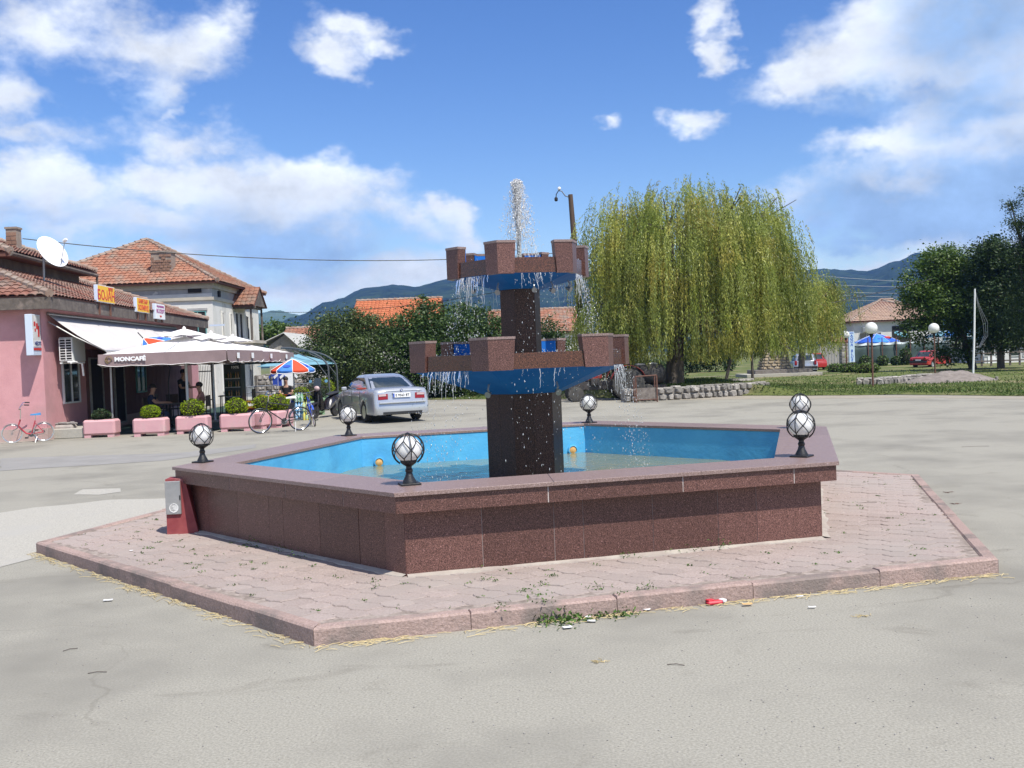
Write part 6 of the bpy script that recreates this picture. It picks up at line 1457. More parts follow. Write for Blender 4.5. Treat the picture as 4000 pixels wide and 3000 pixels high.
# ------------------------------------------------------------------ trees
M_bark = mat('bark', (.075, .062, .05), (.12, .10, .082), 6, .95, bump=.6, bscale=20, stretch=(1, 1, .25))
M_lf1 = mat('leaf_dark', (.034, .072, .016), (.072, .125, .026), 1.4, .5, tint=True, sub=.28, spec=.45)
M_lf2 = mat('leaf_olive', (.055, .092, .024), (.105, .145, .042), 1.4, .5, tint=True, sub=.28, spec=.45)
M_lf3 = mat('leaf_deep', (.024, .052, .016), (.05, .085, .022), 1.4, .55, tint=True, sub=.22, spec=.35)
M_lf4 = mat('leaf_mid', (.055, .11, .018), (.115, .18, .034), 1.0, .5, tint=True, sub=.32, spec=.4)
M_will = mat('willow_leaf', (.215, .285, .05), (.35, .39, .10), .8, .45, tint=True, sub=.42, c3=(.40, .36, .075), c3scale=.55, c3lo=.48, c3hi=.66, spec=.5)
def crown_points(blobs, n, cl=.28, seed=0, shell=.28):
    """leaf positions gathered in clumps near the outside of overlapping lobes"""
    r = np.random.default_rng(seed); P = []; vol = np.array([q[3]*q[4] for q in blobs]); vol = vol/vol.sum()
    for q, v in zip(blobs, vol):
        k = max(6, int(n*v/42)); d = r.normal(size=(k, 3)); d /= np.linalg.norm(d, axis=1)[:, None]
        rad = r.random(k)**shell; c = d*rad[:, None]*np.array([q[3], q[3], q[4]])+np.array(q[:3])
        cs = cl*r.uniform(.55, 1.35, k)
        for ci, s_ in zip(c, cs): m_ = int(42*r.uniform(.5, 1.4)); P.append(ci+r.normal(size=(m_, 3))*s_*np.array([1, 1, .62]))
    return np.concatenate(P)
def tree(name, label, base, trunk_h, tr, blobs, n, size, m, cat='tree', group=None, seed=0, aspect=.62, cl=.28, limbs=True, bare=False):
    t = thing(name, label, cat, base, 0, group); bx_, by_, bz_ = base
    loc = [(q[0]-bx_, q[1]-by_, q[2]-bz_, q[3], q[4]) for q in blobs]
    b = MB(); rr = random.Random(seed); cx = sum(q[0] for q in loc)/len(loc); cy = sum(q[1] for q in loc)/len(loc)
    top = Vector((cx*.35, cy*.35, trunk_h)); b.tube([(0, 0, -.1), (.02, 0, .15), top*.5, top], [tr*1.35, tr*1.05, tr*.9, tr*.72], 9)
    for q in loc:
        e = Vector(q[:3])+Vector((0, 0, q[4]*.3)); mid = top.lerp(e, .5)+Vector((rr.uniform(-.15, .15), rr.uniform(-.15, .15), .12)); b.tube([top-Vector((0, 0, .1)), mid, e], [tr*.55, tr*.32, tr*.08], 6)
        for k in range(3): d = Vector((rr.uniform(-1, 1), rr.uniform(-1, 1), rr.uniform(.0, .9))).normalized(); b.tube([mid.lerp(e, .3*k+.2), Vector(q[:3])+Vector((d.x*q[3]*.85, d.y*q[3]*.85, d.z*q[4]*.8))], [tr*.18, tr*.04], 5)
    b.build('trunk', M_bark, t, smooth=True)
    P = crown_points(loc, n, cl, seed); r = np.random.default_rng(seed+1)
    obj('crown', leaf_mesh('crown', P, size, m, aspect, seed=seed), t); return t
def blob(px, py, Y, rpx, rzpx=None): q = V(px, py, Y); return (q.x, q.y+random.uniform(-.6, .6), q.z, rpx*Y/F_PX, (rzpx or rpx)*Y/F_PX)
random.seed(11)
Y = 47
b0 = V(1345, 1560, Y); tree('fruit_tree', 'olive green bushy tree left of the dark one, behind the silver car', (b0.x, Y, 0), 1.2, .14, [blob(*q) for q in ((1300, 1330, Y, 105, 95), (1400, 1300, Y+.5, 100, 95), (1235, 1390, Y, 85, 70), (1350, 1390, Y-.8, 110, 80), (1440, 1390, Y-.5, 85, 85), (1265, 1285, Y+.4, 60, 60), (1370, 1255, Y+.5, 60, 50), (1440, 1285, Y+.6, 55, 55), (1300, 1470, Y-.6, 110, 60), (1420, 1470, Y-.8, 100, 60))], 27000, .115, M_lf2, seed=3)
b0 = V(1640, 1570, Y); tree('broadleaf_tree', 'dark green dense tree between the silver car and the fountain column', (b0.x, Y+.5, 0), 1.0, .16, [blob(*q) for q in ((1600, 1310, Y+.5, 110, 95), (1690, 1260, Y+1, 80, 75), (1760, 1300, Y, 100, 95), (1560, 1400, Y-.6, 110, 95), (1680, 1400, Y-.8, 120, 100), (1790, 1410, Y-.6, 100, 100), (1630, 1490, Y-1, 110, 60), (1520, 1310, Y+1, 70, 60), (1740, 1490, Y-1, 90, 60), (1655, 1200, Y+1, 36, 40))], 34000, .13, M_lf1, seed=4)
b0 = V(1880, 1560, 48); tree('broadleaf_tree', 'dark green tree hidden behind the fountain column and its falling water', (b0.x, 48.5, 0), 1.0, .14, [blob(*q) for q in ((1870, 1290, 48.5, 85, 85), (1940, 1330, 48, 85, 90), (1900, 1420, 47.5, 100, 90), (2000, 1390, 48.5, 80, 80), (1850, 1235, 49, 40, 40), (1800, 1215, 49, 35, 35))], 15000, .13, M_lf1, seed=5)
b0 = V(2130, 1500, 56); tree('broadleaf_tree', 'small dark tree seen past the right side of the upper column', (b0.x, 56, 0), 1.1, .12, [blob(*q) for q in ((2130, 1290, 56, 50, 55), (2165, 1340, 56, 60, 50), (2200, 1390, 56, 55, 50), (2110, 1370, 56, 60, 70), (2250, 1390, 56, 50, 40))], 8000, .13, M_lf1, seed=6)
for i, (px, py, Yy, r_, lab) in enumerate(((1080, 1275, 82, 55, 'pale green tree behind the shed roof next to the old house'), (1165, 1290, 86, 50, 'pale green tree above the red roof behind the shed'), (1235, 1300, 88, 36, 'low pale tree left of the olive green one, far off'))):
    b0 = V(px, 1400, Yy); tree('background_tree', lab, (b0.x, Yy, 0), 2.2, .18, [blob(px, py+20, Yy, r_, r_*.8), blob(px-r_*.7, py+45, Yy, r_*.8, r_*.7), blob(px+r_*.7, py+40, Yy, r_*.8, r_*.7)], 3500, .26, M_lf4, seed=20+i, cl=.5)
# low hedge and scrub along the lawn edge behind the silver car
def hedge(name, label, a, c, h, n, m, size, seed, wob=.5):
    r = np.random.default_rng(seed); a, c = np.array(a), np.array(c); k = n//30; u = r.random(k); P = []
    for q in u:
        ctr = a+(c-a)*q; hh = h*(.55+.6*abs(mnoise.noise((q*9, seed, 0)))); ctr = ctr+np.array([r.normal()*.15, r.normal()*wob, hh*r.random()**.7]); P.append(ctr+r.normal(size=(30, 3))*.16)
    t = thing(name, label, 'bush', (0, 0, 0)); obj('foliage', leaf_mesh('foliage', np.concatenate(P), size, m, .6, seed=seed), t); return t
hedge('hedge', 'low ragged hedge on the verge behind the silver car', (-5.4, 46.8, 0), (2.4, 44.6, 0), 1.3, 8000, M_lf1, .12, 8)
hedge('hedge', 'dark scrub beneath the willow beside the road', (3.0, 62, 0), (11.0, 64, 0), 1.9, 7000, M_lf3, .16, 9)
hedge('hedge', 'scrub at the right end of the willow strands', (13.5, 82, 0), (18.5, 82, 0), 2.6, 6000, M_lf3, .2, 10)
# ---- weeping willow
def willow(name, label, base, trunk, domes, nst, seed, limb=True, leafs=.12):
    t = thing(name, label, 'tree', base); r = np.random.default_rng(seed); B_ = np.array(base)
    P = []; D_ = []; T_ = []
    for (cx, cy, cz, rx, ry, rz, frac, zlo, zhi) in domes:
        k = int(nst*frac); d = r.normal(size=(k, 3)); d[:, 2] = np.abs(d[:, 2])*.9+.02; d /= np.linalg.norm(d, axis=1)[:, None]
        lump = np.array([1+.27*mnoise.noise((q[0]*2.3+seed, q[1]*2.3, q[2]*2.3))+.10*mnoise.noise((q[0]*7, q[1]*7, q[2]*7+seed)) for q in d])
        sh = (r.random(k)**.45*.55+.45)
        s0 = np.stack([d[:, 0]*rx, d[:, 1]*ry, d[:, 2]*rz], 1)*(lump*sh)[:, None]+np.array([cx, cy, cz])
        # strands gather in tresses
        tress = np.array([[mnoise.noise((q[0]*1.3, q[1]*1.3, seed+3)), mnoise.noise((q[0]*1.3, q[1]*1.3, seed+7))] for q in s0])
        s0[:, :2] += tress*1.05
        rag = np.array([mnoise.noise((q[0]*.9, q[1]*.9, seed+11.))+.35*mnoise.noise((q[0]*2.6, q[1]*2.6, seed+4.)) for q in s0]); zend = np.clip(zlo+(zhi-zlo)*r.random(k)**1.3+np.clip(rag, -.2, 1)*1.3*(k > 700), zlo, None); L_ = np.minimum(s0[:, 2]-zend, r.uniform(1.0, 4.2, k)); L_ = np.clip(L_, .5, None)
        tv = r.random(k)*.40+.55*np.clip(np.array([mnoise.noise((q[0]*.75, q[1]*.75, q[2]*.75)) for q in s0])*1.7+.5+.12*(s0[:, 2]-5)/3, 0, 1)  # tint paints a sunlit top, lighter with height, and darker gaps between clumps
        for i in range(k):
            m_ = int(L_[i]/.052); u = np.linspace(0, 1, m_); out = d[i, :2]/(np.linalg.norm(d[i, :2])+1e-6)
            a_ = .42*r.uniform(.5, 1.3); rise = .20*r.uniform(.2, 1.2)
            x = s0[i, 0]+out[0]*a_*np.sqrt(u)+(r.normal()*.10+.16*tress[i, 0])*u; y = s0[i, 1]+out[1]*a_*np.sqrt(u)+(r.normal()*.10+.16*tress[i, 1])*u
            z = s0[i, 2]+rise*np.sin(np.minimum(u*L_[i]*2.2, PI))-L_[i]*u
            q = np.stack([x, y, z], 1)+r.normal(size=(m_, 3))*.028
            P.append(q); dd = np.stack([out[0]*(.5-u)*.8+r.normal(size=m_)*.35, out[1]*(.5-u)*.8+r.normal(size=m_)*.35, -np.ones(m_)*(.4+u)], 1); D_.append(dd); T_.append(np.clip(tv[i]+r.normal(size=m_)*.12, 0, 1))
    P = np.concatenate(P)-B_; D_ = np.concatenate(D_); T_ = np.concatenate(T_); D_ /= np.linalg.norm(D_, axis=1)[:, None]
    obj('crown', leaf_mesh('crown', P, leafs, M_will, .27, tint=T_, droop=D_, upbias=.05, seed=seed), t)
    b = MB(); rr = random.Random(seed); th, tr, lean = trunk
    top = Vector((lean, 0, th)); b.tube([(0, 0, -.1), (0, 0, .2), top*.55, top], [tr*1.25, tr, tr*.86, tr*.8], 12)
    for (cx, cy, cz, rx, ry, rz, frac, zlo, zhi) in domes:
        c_ = Vector((cx, cy, cz))-Vector(base)
        for k in range(9 if frac > .3 else 4):
            a = 2*PI*k/9+rr.uniform(-.3, .3); e = c_+Vector((rx*.75*math.cos(a), ry*.75*math.sin(a), rz*rr.uniform(.15, .75))); mid = top.lerp(e, .45)+Vector((0, 0, .5)); b.tube([top-Vector((0, 0, .2)), mid+Vector((rr.uniform(-.3, .3), rr.uniform(-.3, .3), 0)), e], [tr*.38, tr*.2, tr*.05], 7)
            for j in range(3): e2 = e+Vector((rr.uniform(-1, 1), rr.uniform(-1, 1), rr.uniform(-.9, .2))); b.tube([mid.lerp(e, .5), e2], [tr*.10, .012], 5)
    b.build('trunk', M_bark, t, smooth=True); return t
WY = 40.8
wb = V(2635, 1500, WY)
def dm(px, py, Y, rxpx, ry, rzpx, frac, zlo, zhi): q = V(px, py, Y); return (q.x, Y, q.z, rxpx*Y/F_PX, ry, rzpx*Y/F_PX, frac, zlo, zhi)
willow('weeping_willow', 'huge weeping willow with long yellow green hanging strands', (wb.x, WY, .36), (2.3, .40, .15),
       [dm(2690, 1080, WY, 355, 4.5, 370, .40, 1.45, 3.6), dm(2430, 1000, WY, 150, 2.0, 265, .09, 1.5, 3.4), dm(2965, 1070, WY+.8, 175, 2.3, 280, .12, 1.5, 3.4), dm(2400, 1270, WY-1.2, 120, 2.0, 120, .05, 1.35, 2.4), dm(2640, 900, WY, 150, 1.8, 180, .05, 3, 6), dm(2920, 880, WY+.8, 160, 1.8, 150, .05, 3, 6), dm(3080, 1230, WY+1, 110, 1.6, 150, .06, 1.2, 2.6),
        dm(2700, 1265, WY-.3, 380, 4.4, 110, .13, 1.35, 1.9), dm(2440, 1330, WY-2, 110, 1.7, 55, .02, 1.1, 1.5), dm(2780, 1340, WY-1.5, 90, 1.2, 50, .02, 1.2, 1.6), dm(2980, 1330, WY-1, 90, 1.2, 60, .02, 1.3, 1.7)], 6300, 2)
wb2 = V(3110, 1440, 58); willow('weeping_willow', 'smaller willow drooping at the right edge of the huge one', (wb2.x, 57, 0), (2.0, .2, .1), [dm(3190, 1200, 57, 90, 1.5, 130, .8, 1.2, 2.6), dm(3255, 1140, 57.5, 55, 1.0, 50, .2, 2.6, 3.6)], 800, 5)
wb3 = V(2838, 1470, 52); willow('weeping_willow', 'young willow on a leaning thin trunk under the huge one', (wb3.x, 52, .05), (1.7, .09, .35), [dm(2800, 1370, 52, 80, 1.1, 60, 1, .9, 1.7)], 260, 6)
wb4 = V(2940, 1480, 53); willow('weeping_willow', 'young willow on a straight thin trunk beside the stone monument', (wb4.x, 53, .05), (1.8, .08, 0), [dm(2925, 1340, 53, 75, 1.0, 60, 1, 1.5, 2.1)], 240, 7)
# ---- trees on the right
random.seed(5)
Y = 57
b0 = V(3800, 1490, Y); tree('maple_tree', 'tall broad dark tree behind the white leaning post', (b0.x, Y, 0), 2.2, .22, [blob(*q) for q in ((3620, 1110, Y, 95, 100), (3700, 1060, Y+.5, 100, 95), (3630, 1210, Y-.5, 100, 90), (3730, 1190, Y-1, 120, 100), (3820, 1080, Y, 110, 110), (3830, 1230, Y-.5, 110, 90), (3640, 1020, Y+.5, 45, 55), (3685, 1005, Y+.6, 40, 50), (3730, 1010, Y+.6, 40, 45), (3600, 1290, Y-.5, 75, 55), (3770, 1330, Y, 90, 60), (3560, 1140, Y, 50, 45), (3720, 1380, Y, 70, 40))], 36000, .15, M_lf4, seed=12, cl=.30)
Y = 55
b0 = V(3910, 1500, Y); tree('maple_tree', 'dark tree in front of the white low building', (b0.x, Y, 0), 2.3, .20, [blob(*q) for q in ((3860, 1010, Y, 75, 75), (3910, 1080, Y, 100, 110), (3960, 1200, Y, 110, 110), (3860, 1190, Y-.5, 80, 90), (3940, 1290, Y, 110, 70), (3850, 980, Y+.5, 40, 45), (3910, 970, Y+.5, 40, 50), (3990, 1100, Y, 70, 90), (3880, 1330, Y, 70, 40))], 30000, .15, M_lf3, seed=13, cl=.3)
b0 = V(4040, 1500, 50)
con = [blob(4040+q[0], q[1], 50, q[2], q[3]) for q in ((0, 1250, 120, 90), (0, 1120, 110, 90), (5, 1000, 95, 90), (-5, 900, 75, 80), (10, 820, 55, 60), (10, 760, 35, 40), (-80, 880, 35, 40), (-85, 1000, 40, 45), (-70, 790, 22, 35))]
tree('conifer_tree', 'tall near black conifer cut by the picture edge', (b0.x, 50, 0), 3.2, .24, con, 26000, .13, M_lf3, seed=14, cl=.22, aspect=.35)
# ------------------------------------------------------------------ park things
M_stone = mat('field_stone', (.20, .185, .165), (.34, .315, .28), 6, .95, bump=.6, bscale=22, rnd=.35)
M_stoney = mat('yellow_stone', (.42, .345, .235), (.36, .28, .18), 6, .95, bump=.6, bscale=22, rnd=.2)
M_morts = mat('stone_mortar', (.26, .24, .21), (.20, .18, .16), 8, .98)
def stone_mesh(w, h, d, m, seed):
    r = random.Random(seed); b = MB(); n_ = 7; P = []
    for k in range(n_): a = 2*PI*k/n_+r.uniform(-.25, .25); P.append((w/2*math.copysign(abs(math.cos(a))**.6, math.cos(a))*r.uniform(.85, 1.0), h/2*math.copysign(abs(math.sin(a))**.6, math.sin(a))*r.uniform(.85, 1.0)))
    vs = [(x, 0, z) for x, z in P]+[(x*.95, -d*.6, z*.95) for x, z in P]+[(x*.72, -d*r.uniform(.9, 1.1), z*.72) for x, z in P]
    fs = [(i+o, (i+1) % n_+o, (i+1) % n_+n_+o, i+n_+o) for o in (0, n_) for i in range(n_)]+[tuple(range(2*n_, 3*n_))]
    b.add(vs, fs); return b.mesh('stone', m)
SM = {m.name: [stone_mesh(1, 1, 1, m, s_) for s_ in range(9)] for m in (M_stone, M_stoney)}
def stone(parent, m, p, w, h, d, ang=0., tilt=0.):
    o = obj('stone', SM[m.name][random.randrange(9)], parent, p); o.scale = (w, d, h); o.rotation_euler = (tilt, random.uniform(-.15, .15), ang); return o
def stone_wall(label, pts, h0, h1, courses, sw, z0=0., keep=170):
    t = thing('stone_wall', label, 'wall', (0, 0, 0)); cnt = 0
    for (a, c) in zip(pts, pts[1:]):
        a, c = Vector((a[0], a[1], z0)), Vector((c[0], c[1], z0)); d = (c-a); L_ = d.length; d.normalize(); n_ = Vector((d.y, -d.x, 0)); ang = math.atan2(d.y, d.x)
        MB().prism([(a-n_*.02).xy, (c-n_*.02).xy, (c-n_*.36).xy, (a-n_*.36).xy], z0-.15, z0+(h0+h1)/2-.035).build('core', M_morts, t)
        for k in range(courses):
            s_ = 0
            while s_ < L_:
                w = sw*random.uniform(.6, 1.35); hh = (h0+h1)/2/courses*random.uniform(.88, 1.12)
                stone(t, M_stone, a+d*(s_+w/2)-n_*.03+UP*((h0+h1)/2*(k+.5)/courses), w*random.uniform(.85, .98), hh*random.uniform(.82, 1.1), .11*random.uniform(.6, 1.6), ang); s_ += w
        s_ = 0
        while s_ < L_:
            w = sw*random.uniform(.9, 1.6); MB().box(a+d*(s_+w/2)-n_*.19+UP*((h0+h1)/2+random.uniform(-.05, .02)), (w*.93, .36, .08), rz=ang+random.uniform(-.12, .12), ch=.03).build('cap_stone', M_stone, t); s_ += w
    return t
random.seed(3)
w1 = [G(2440, 1572).xy, G(2700, 1558).xy, G(2985, 1540).xy]
stone_wall('low dry stone wall in the shade under the huge willow', w1, .46, .46, 2, .30)
w2 = [G(3345, 1512).xy, G(3430, 1510).xy, G(3560, 1500).xy, G(3680, 1492).xy, G(3780, 1484).xy]
stone_wall('pale low stone wall running to the heap of dirt', w2, .34, .34, 1, .26)
a, c = V(1005, 1480, 53), V(1200, 1480, 55); stone_wall('rubble stone wall glimpsed behind the terrace railing', [(a.x, 53), (c.x, 55)], 1.35, 1.35, 5, .36)
for i, (px, m, lab) in enumerate(((1082, MATS['royal_blue'], 'blue cloth hanging under the light blue parasols'), (1103, MATS['paper_white'] if 'paper_white' in MATS else mat('paper_white', (.74, .75, .76), rough=.9), 'white shirt hanging beside the blue cloth'), (1128, MATS.get('paper_white'), 'white shirt hanging nearest the umbrella post'))):
    q = V(px, 1478, 42); t = thing('hanging_shirt', lab, 'clothes', (q.x, 42, q.z), R(10*i-8)); b = MB(); b.slab([(-.2, 0, -.32), (.2, 0, -.32), (.19, 0, .12), (.34, 0, -.02), (.38, 0, .08), (.14, 0, .30), (.05, 0, .26), (-.05, 0, .26), (-.14, 0, .30), (-.38, 0, .08), (-.34, 0, -.02), (-.19, 0, .12)], (0, .03, 0)); b.build('cloth', m, t); MB().tube([(-.16, .015, .31), (0, .015, .38), (.16, .015, .31), (-.16, .015, .31)], .008, 4).build('hanger', M_metal, t)
p0, p1 = V(1060, 1460, 42.1), V(1150, 1460, 42.1); t = thing('clothes_rail', 'thin rail on two posts holding the hanging shirts', 'rail', (0, 0, 0)); zr = V(1103, 1478, 42).z+.385; MB().tube([(p0.x, 42.015, zr), (p1.x, 42.015, zr)], .012, 5).build('bar', M_metal, t)
for p in (p0, p1): MB().tube([(p.x, 42.015, .035), (p.x, 42.015, zr)], .016, 5).build('post', M_metal, t)
# stone monument
q = V(3040, 1478, 57); mz = .06; mo = thing('monument', 'tapered yellow stone monument with a dark plaque on concrete steps', 'monument', (q.x, 57.6, mz))
MB().box((.15, 0, .10), (4.3, 2.9, .20), ch=.01).build('lower_step', M_conc, mo); MB().box((.25, .05, .31), (3.3, 2.0, .22), ch=.01).build('upper_step', mat('dark_concrete', (.15, .13, .115), (.22, .20, .18), 4, .95, bump=.4), mo)
B_ = [(-.83, -.45), (.83, -.45), (.83, .55), (-.83, .55)]; T_ = [(-.55, -.28), (.55, -.28), (.55, .36), (-.55, .36)]
MB().prism(B_, .42, 1.95, T_).build('core', M_morts, mo)
for k in range(9):
    z = .42+.17*k; f = k/9; hw = .83-.28*f; yy = -.45+.17*f; s_ = -hw
    while s_ < hw-.05:
        w = min(random.uniform(.2, .48), hw-s_)
        if not (k >= 5 and abs(s_+w/2) < .36): stone(mo, M_stoney, (s_+w/2, yy+.01, z+.085), w*.96, .165*random.uniform(.85, 1), .07, 0, R(-6))
        s_ += w
    s_ = yy
    while s_ < .5-.17*f: w = random.uniform(.2, .4); o = stone(mo, M_stoney, (-hw+.01, s_+w/2, z+.085), w*.96, .16, .06, R(-90)); s_ += w
MB().box((0, -.255, 1.57), (.66, .08, .60), rot=Matrix.Rotation(R(-6), 3, 'X')).build('plaque', mat('plaque_dark', (.035, .022, .02), rough=.3), mo)
# globe street lamps
def street_globe(p, h, r, label):
    t = thing('street_lamp', label, 'street lamp', p, 0, 'white globe lamps on thin brown posts')
    MB().tube([(0, 0, -.1), (.01, 0, h-r-.1), (0, 0, h-r+.02)], [.038, .034, .03], 8).build('post', M_rust, t, smooth=True); MB().lathe([(.05, h-2*r-.12), (.07, h-2*r-.02), (.11, h-2*r+.03), (.0, h-2*r+.05)], 12).build('fitting', M_black, t); MB().sphere((0, 0, h-r), r, 26, 16).build('globe', M_globe, t, smooth=True)
for (px, pyb, pyt, Y, lab) in ((3410, 1515, 1258, 38.3, 'globe street lamp standing in the pale low stone wall'), (3653, 1472, 1262, 45.2, 'globe street lamp in front of the red saloon'), (3308, 1453, 1293, 62.5, 'globe street lamp beside the tall AQUA BLUE sign')):
    b0, t0 = V(px, pyb, Y), V(px, pyt, Y); z = lawn_z(b0.x, Y)-.02; street_globe((b0.x, Y, z), t0.z-z, .235, lab)
# white leaning post with loops of cable
b0 = V(3800, 1480, 44); t0 = V(3808, 1128, 44)
t = thing('white_post', 'thin white painted post with loose cable loops', 'post', (b0.x, 44, 0)); d_ = Vector((t0.x-b0.x, 0, t0.z)); MB().tube([(0, 0, -.1), d_*.5+Vector((.02, 0, 0)), d_], [.05, .045, .035], 8).build('shaft', M_white, t, smooth=True)
b = MB(); 
for k in range(3): b.tube([d_, d_+Vector((.10+.03*k, 0, -.7)), d_+Vector((.32+.1*k, 0, -1.5)), d_+Vector((.36+.08*k, 0, -2.1)), d_+Vector((.12, -.03, -2.55-.05*k)), d_+Vector((-.05, -.03, -2.6))], .010, 4)
b.build('cable', M_metal, t)
# heap of dirt
q = G(3690, 1500); vs = []; n_ = 30; hp = thing('dirt_heap', 'heap of grey brown dirt at the end of the pale stone wall', 'dirt heap', (q.x+.1, q.y+.1, 0))
for i in range(n_):
    for j in range(n_):
        u, v = i/(n_-1)*2-1, j/(n_-1)*2-1; rr_ = math.hypot(u, v); x = u*2.3; y = v*1.3
        h = .52*max(0, 1-rr_**1.4)*(1+.4*u)+(.10*mnoise.noise((x*2, y*2, 4))+.06*mnoise.noise((x*6, y*6, 2)))*max(0, 1.05-rr_); vs.append((x, y, max(h, -.05)+.01 if rr_ < 1 else -.06))
b = MB(); b.add(vs, [(i*n_+j, (i+1)*n_+j, (i+1)*n_+j+1, i*n_+j+1) for i in range(n_-1) for j in range(n_-1)]); b.build('earth', mat('earth', (.17, .145, .125), (.25, .215, .19), 5, .98, bump=.7, bscale=18), hp, smooth=True)
for k in range(26): MB().box((random.uniform(-2, 1.6), random.uniform(-1.2, .2), random.uniform(.03, .22)), [random.uniform(.05, .16) for _ in range(3)], rz=random.random()*3, ch=.015).build('stone', M_stone, hp)
# tall AQUA BLUE sign
q = V(3330, 1420, 64); t = thing('pillar_sign', 'tall narrow pale sign with blue vertical letters AQUA BLUE', 'sign', (q.x, 64, 0)); h0, h1 = V(3330, 1415, 64).z, V(3324, 1296, 64).z
MB().box((0, .1, (h0+h1)/2), (.36, .16, h1-h0), ch=.01).build('panel', mat('sign_pale_blue', (.50, .66, .82), (.58, .72, .85), 3, .5), t); MB().box((0, .1, h0/2-.05), (.16, .1, h0+.1)).build('post', M_metal, t); M_bl = mat('sign_blue', (.02, .10, .50), rough=.5)
n_ = 0
for k, ch_ in enumerate('AQUA BLUE'):
    if ch_ != ' ': text(ch_, .235, M_bl, 'lettering', t, (.0, .017, h1-.26-(h1-h0-.40)*k/8.0), (1, 0, .0), (.18, 0, 1), bold=.006)
MB().box((0, .017, h1-.08), (.24, .008, .05)).build('emblem', M_bl, t)
# tarpaulin fence
Yf = 84; fz = gz(22, Yf); a, c = V(3336, 1415, Yf), V(3720, 1400, Yf); M_tarp = mat('green_tarp', (.035, .062, .058), (.05, .08, .073), .8, .8, bump=.3, bscale=2)
t = thing('tarpaulin_fence', 'long dark green tarpaulin fence with a white upper hem on posts', 'fence', (0, 0, 0)); npn = 7
for k in range(npn):
    x0, x1 = a.x+(c.x-a.x)*k/npn, a.x+(c.x-a.x)*(k+1)/npn; vs = []
    for i in range(9):
        for j in range(5): u = i/8; vs.append((x0+(x1-x0)*u, Yf+.06*math.sin(u*PI*2+k)+.03*math.sin(j*2+k), fz+.15+(1.62)*j/4-.04*math.sin(PI*u)*(j/4)))
    b = MB(); b.add(vs, [(i*5+j, (i+1)*5+j, (i+1)*5+j+1, i*5+j+1) for i in range(8) for j in range(4)]); b.build('tarpaulin', M_tarp, t, smooth=True).modifiers.new('thickness', 'SOLIDIFY').thickness = .02
    vs = []
    for i in range(9): u = i/8; vs += [(x0+(x1-x0)*u, Yf-.04+.06*math.sin(u*PI*2+k), fz+1.75-.04*math.sin(PI*u)), (x0+(x1-x0)*u, Yf-.05, fz+2.0-.13*math.sin(PI*u))]
    b = MB(); b.add(vs, [(2*i, 2*i+2, 2*i+3, 2*i+1) for i in range(8)]); b.build('hem', mat('white_sheet', (.58, .66, .66), (.66, .72, .72), 2, .8) if k == 0 else MATS['white_sheet'], t).modifiers.new('thickness', 'SOLIDIFY').thickness = .02
    MB().tube([(x0, Yf-.12, fz-.1), (x0, Yf-.12, fz+2.35)], .045, 6).build('post', M_rust, t)
MB().prism([(a.x-1.2, Yf-.3), (c.x, Yf-.3), (c.x, Yf+.2), (a.x-1.2, Yf+.2)], fz-.3, fz+.14).build('footing', M_conc, t)
t = thing('stone_pillar', 'pale stone gate pillar beside the AQUA BLUE sign', 'pillar', (a.x-.8, Yf-.1, fz))
for k in range(8):
    for s_ in (-1, 1): MB().box((s_*.17, 0, .13+.25*k), (.33, .5, .235), rz=random.uniform(-.05, .05), ch=.03).build('stone', M_stone, t)
t = thing('wooden_gate', 'weathered plank gate at the end of the tarpaulin fence', 'gate', (a.x-2.0, Yf-.1, fz))
for k in range(7): MB().box((-.85+.26*k, 0, .95), (.23, .04, 1.8+.08*(k % 3))).build('plank', M_wood, t)
for i, (px, r_, lab) in enumerate(((3380, 40, 'dark round shrub at the left end of the tarpaulin'), (3448, 38, 'dark round shrub in the middle of the tarpaulin'), (3500, 34, 'dark shrub left of the red saloon'), (3537, 40, 'tall thin shrub nearest the red saloon'))):
    q = V(px, 1415, 80); bush((q.x, 80, gz(q.x, 80)), r_*.5*80/F_PX*1.25, r_*.62*80/F_PX*(1.5 if i == 3 else 1), M_lf1, lab, name='round_shrub', group='shrubs along the tarpaulin fence', n=900, size=.14, seed=30+i)
for i, (px, py, Yy, lab) in enumerate(((3270, 1440, 66, 'leafy weeds left of the AQUA BLUE sign lamp'), (3325, 1445, 60, 'leafy weeds at the foot of the AQUA BLUE sign'), (3385, 1455, 57, 'leafy weeds between the two left street lamps'))):
    q = V(px, py, Yy); bush((q.x, Yy, gz(q.x, Yy)), .8, .35, M_lf4, lab, name='weed_clump', group='weed clumps on the lawn', n=900, size=.13, seed=40+i)
# white house with hip roof
Yh = 98; hz_ = -.1; l_, r_ = V(3332, 1260, Yh), V(3600, 1255, Yh); ez = V(3440, 1252, Yh).z; rz_ = V(3440, 1170, Yh+4).z
t = thing('white_house', 'white two storey house with brown hipped tile roof behind the tarpaulin', 'house', (0, 0, 0)); w_ = r_.x-l_.x
MB().prism([(l_.x, Yh), (r_.x+2, Yh), (r_.x+2, Yh+8), (l_.x, Yh+8)], hz_-.2, ez).build('wall', mat('house_white', (.56, .56, .54), (.62, .61, .58), 1, .9), t)
ax_ = V(3440, 1170, Yh+4).x
hip_roof(t, [(l_.x-.5, Yh-.5), (r_.x+2.5, Yh-.5), (r_.x+2.5, Yh+8.5), (l_.x-.5, Yh+8.5)], ez-.02, rz_-ez, ((ax_, Yh+4), (r_.x-1.2, Yh+4.2)), M_tileb, faces=(), w=.3, l=.36)
rf = [o for o in t.children if o.name.startswith('roof')][0]
c4 = [Vector((l_.x-.5, Yh-.5, ez)), Vector((r_.x+2.5, Yh-.5, ez)), Vector((r_.x-1.2, Yh+4.2, rz_)), Vector((ax_, Yh+4, rz_))]
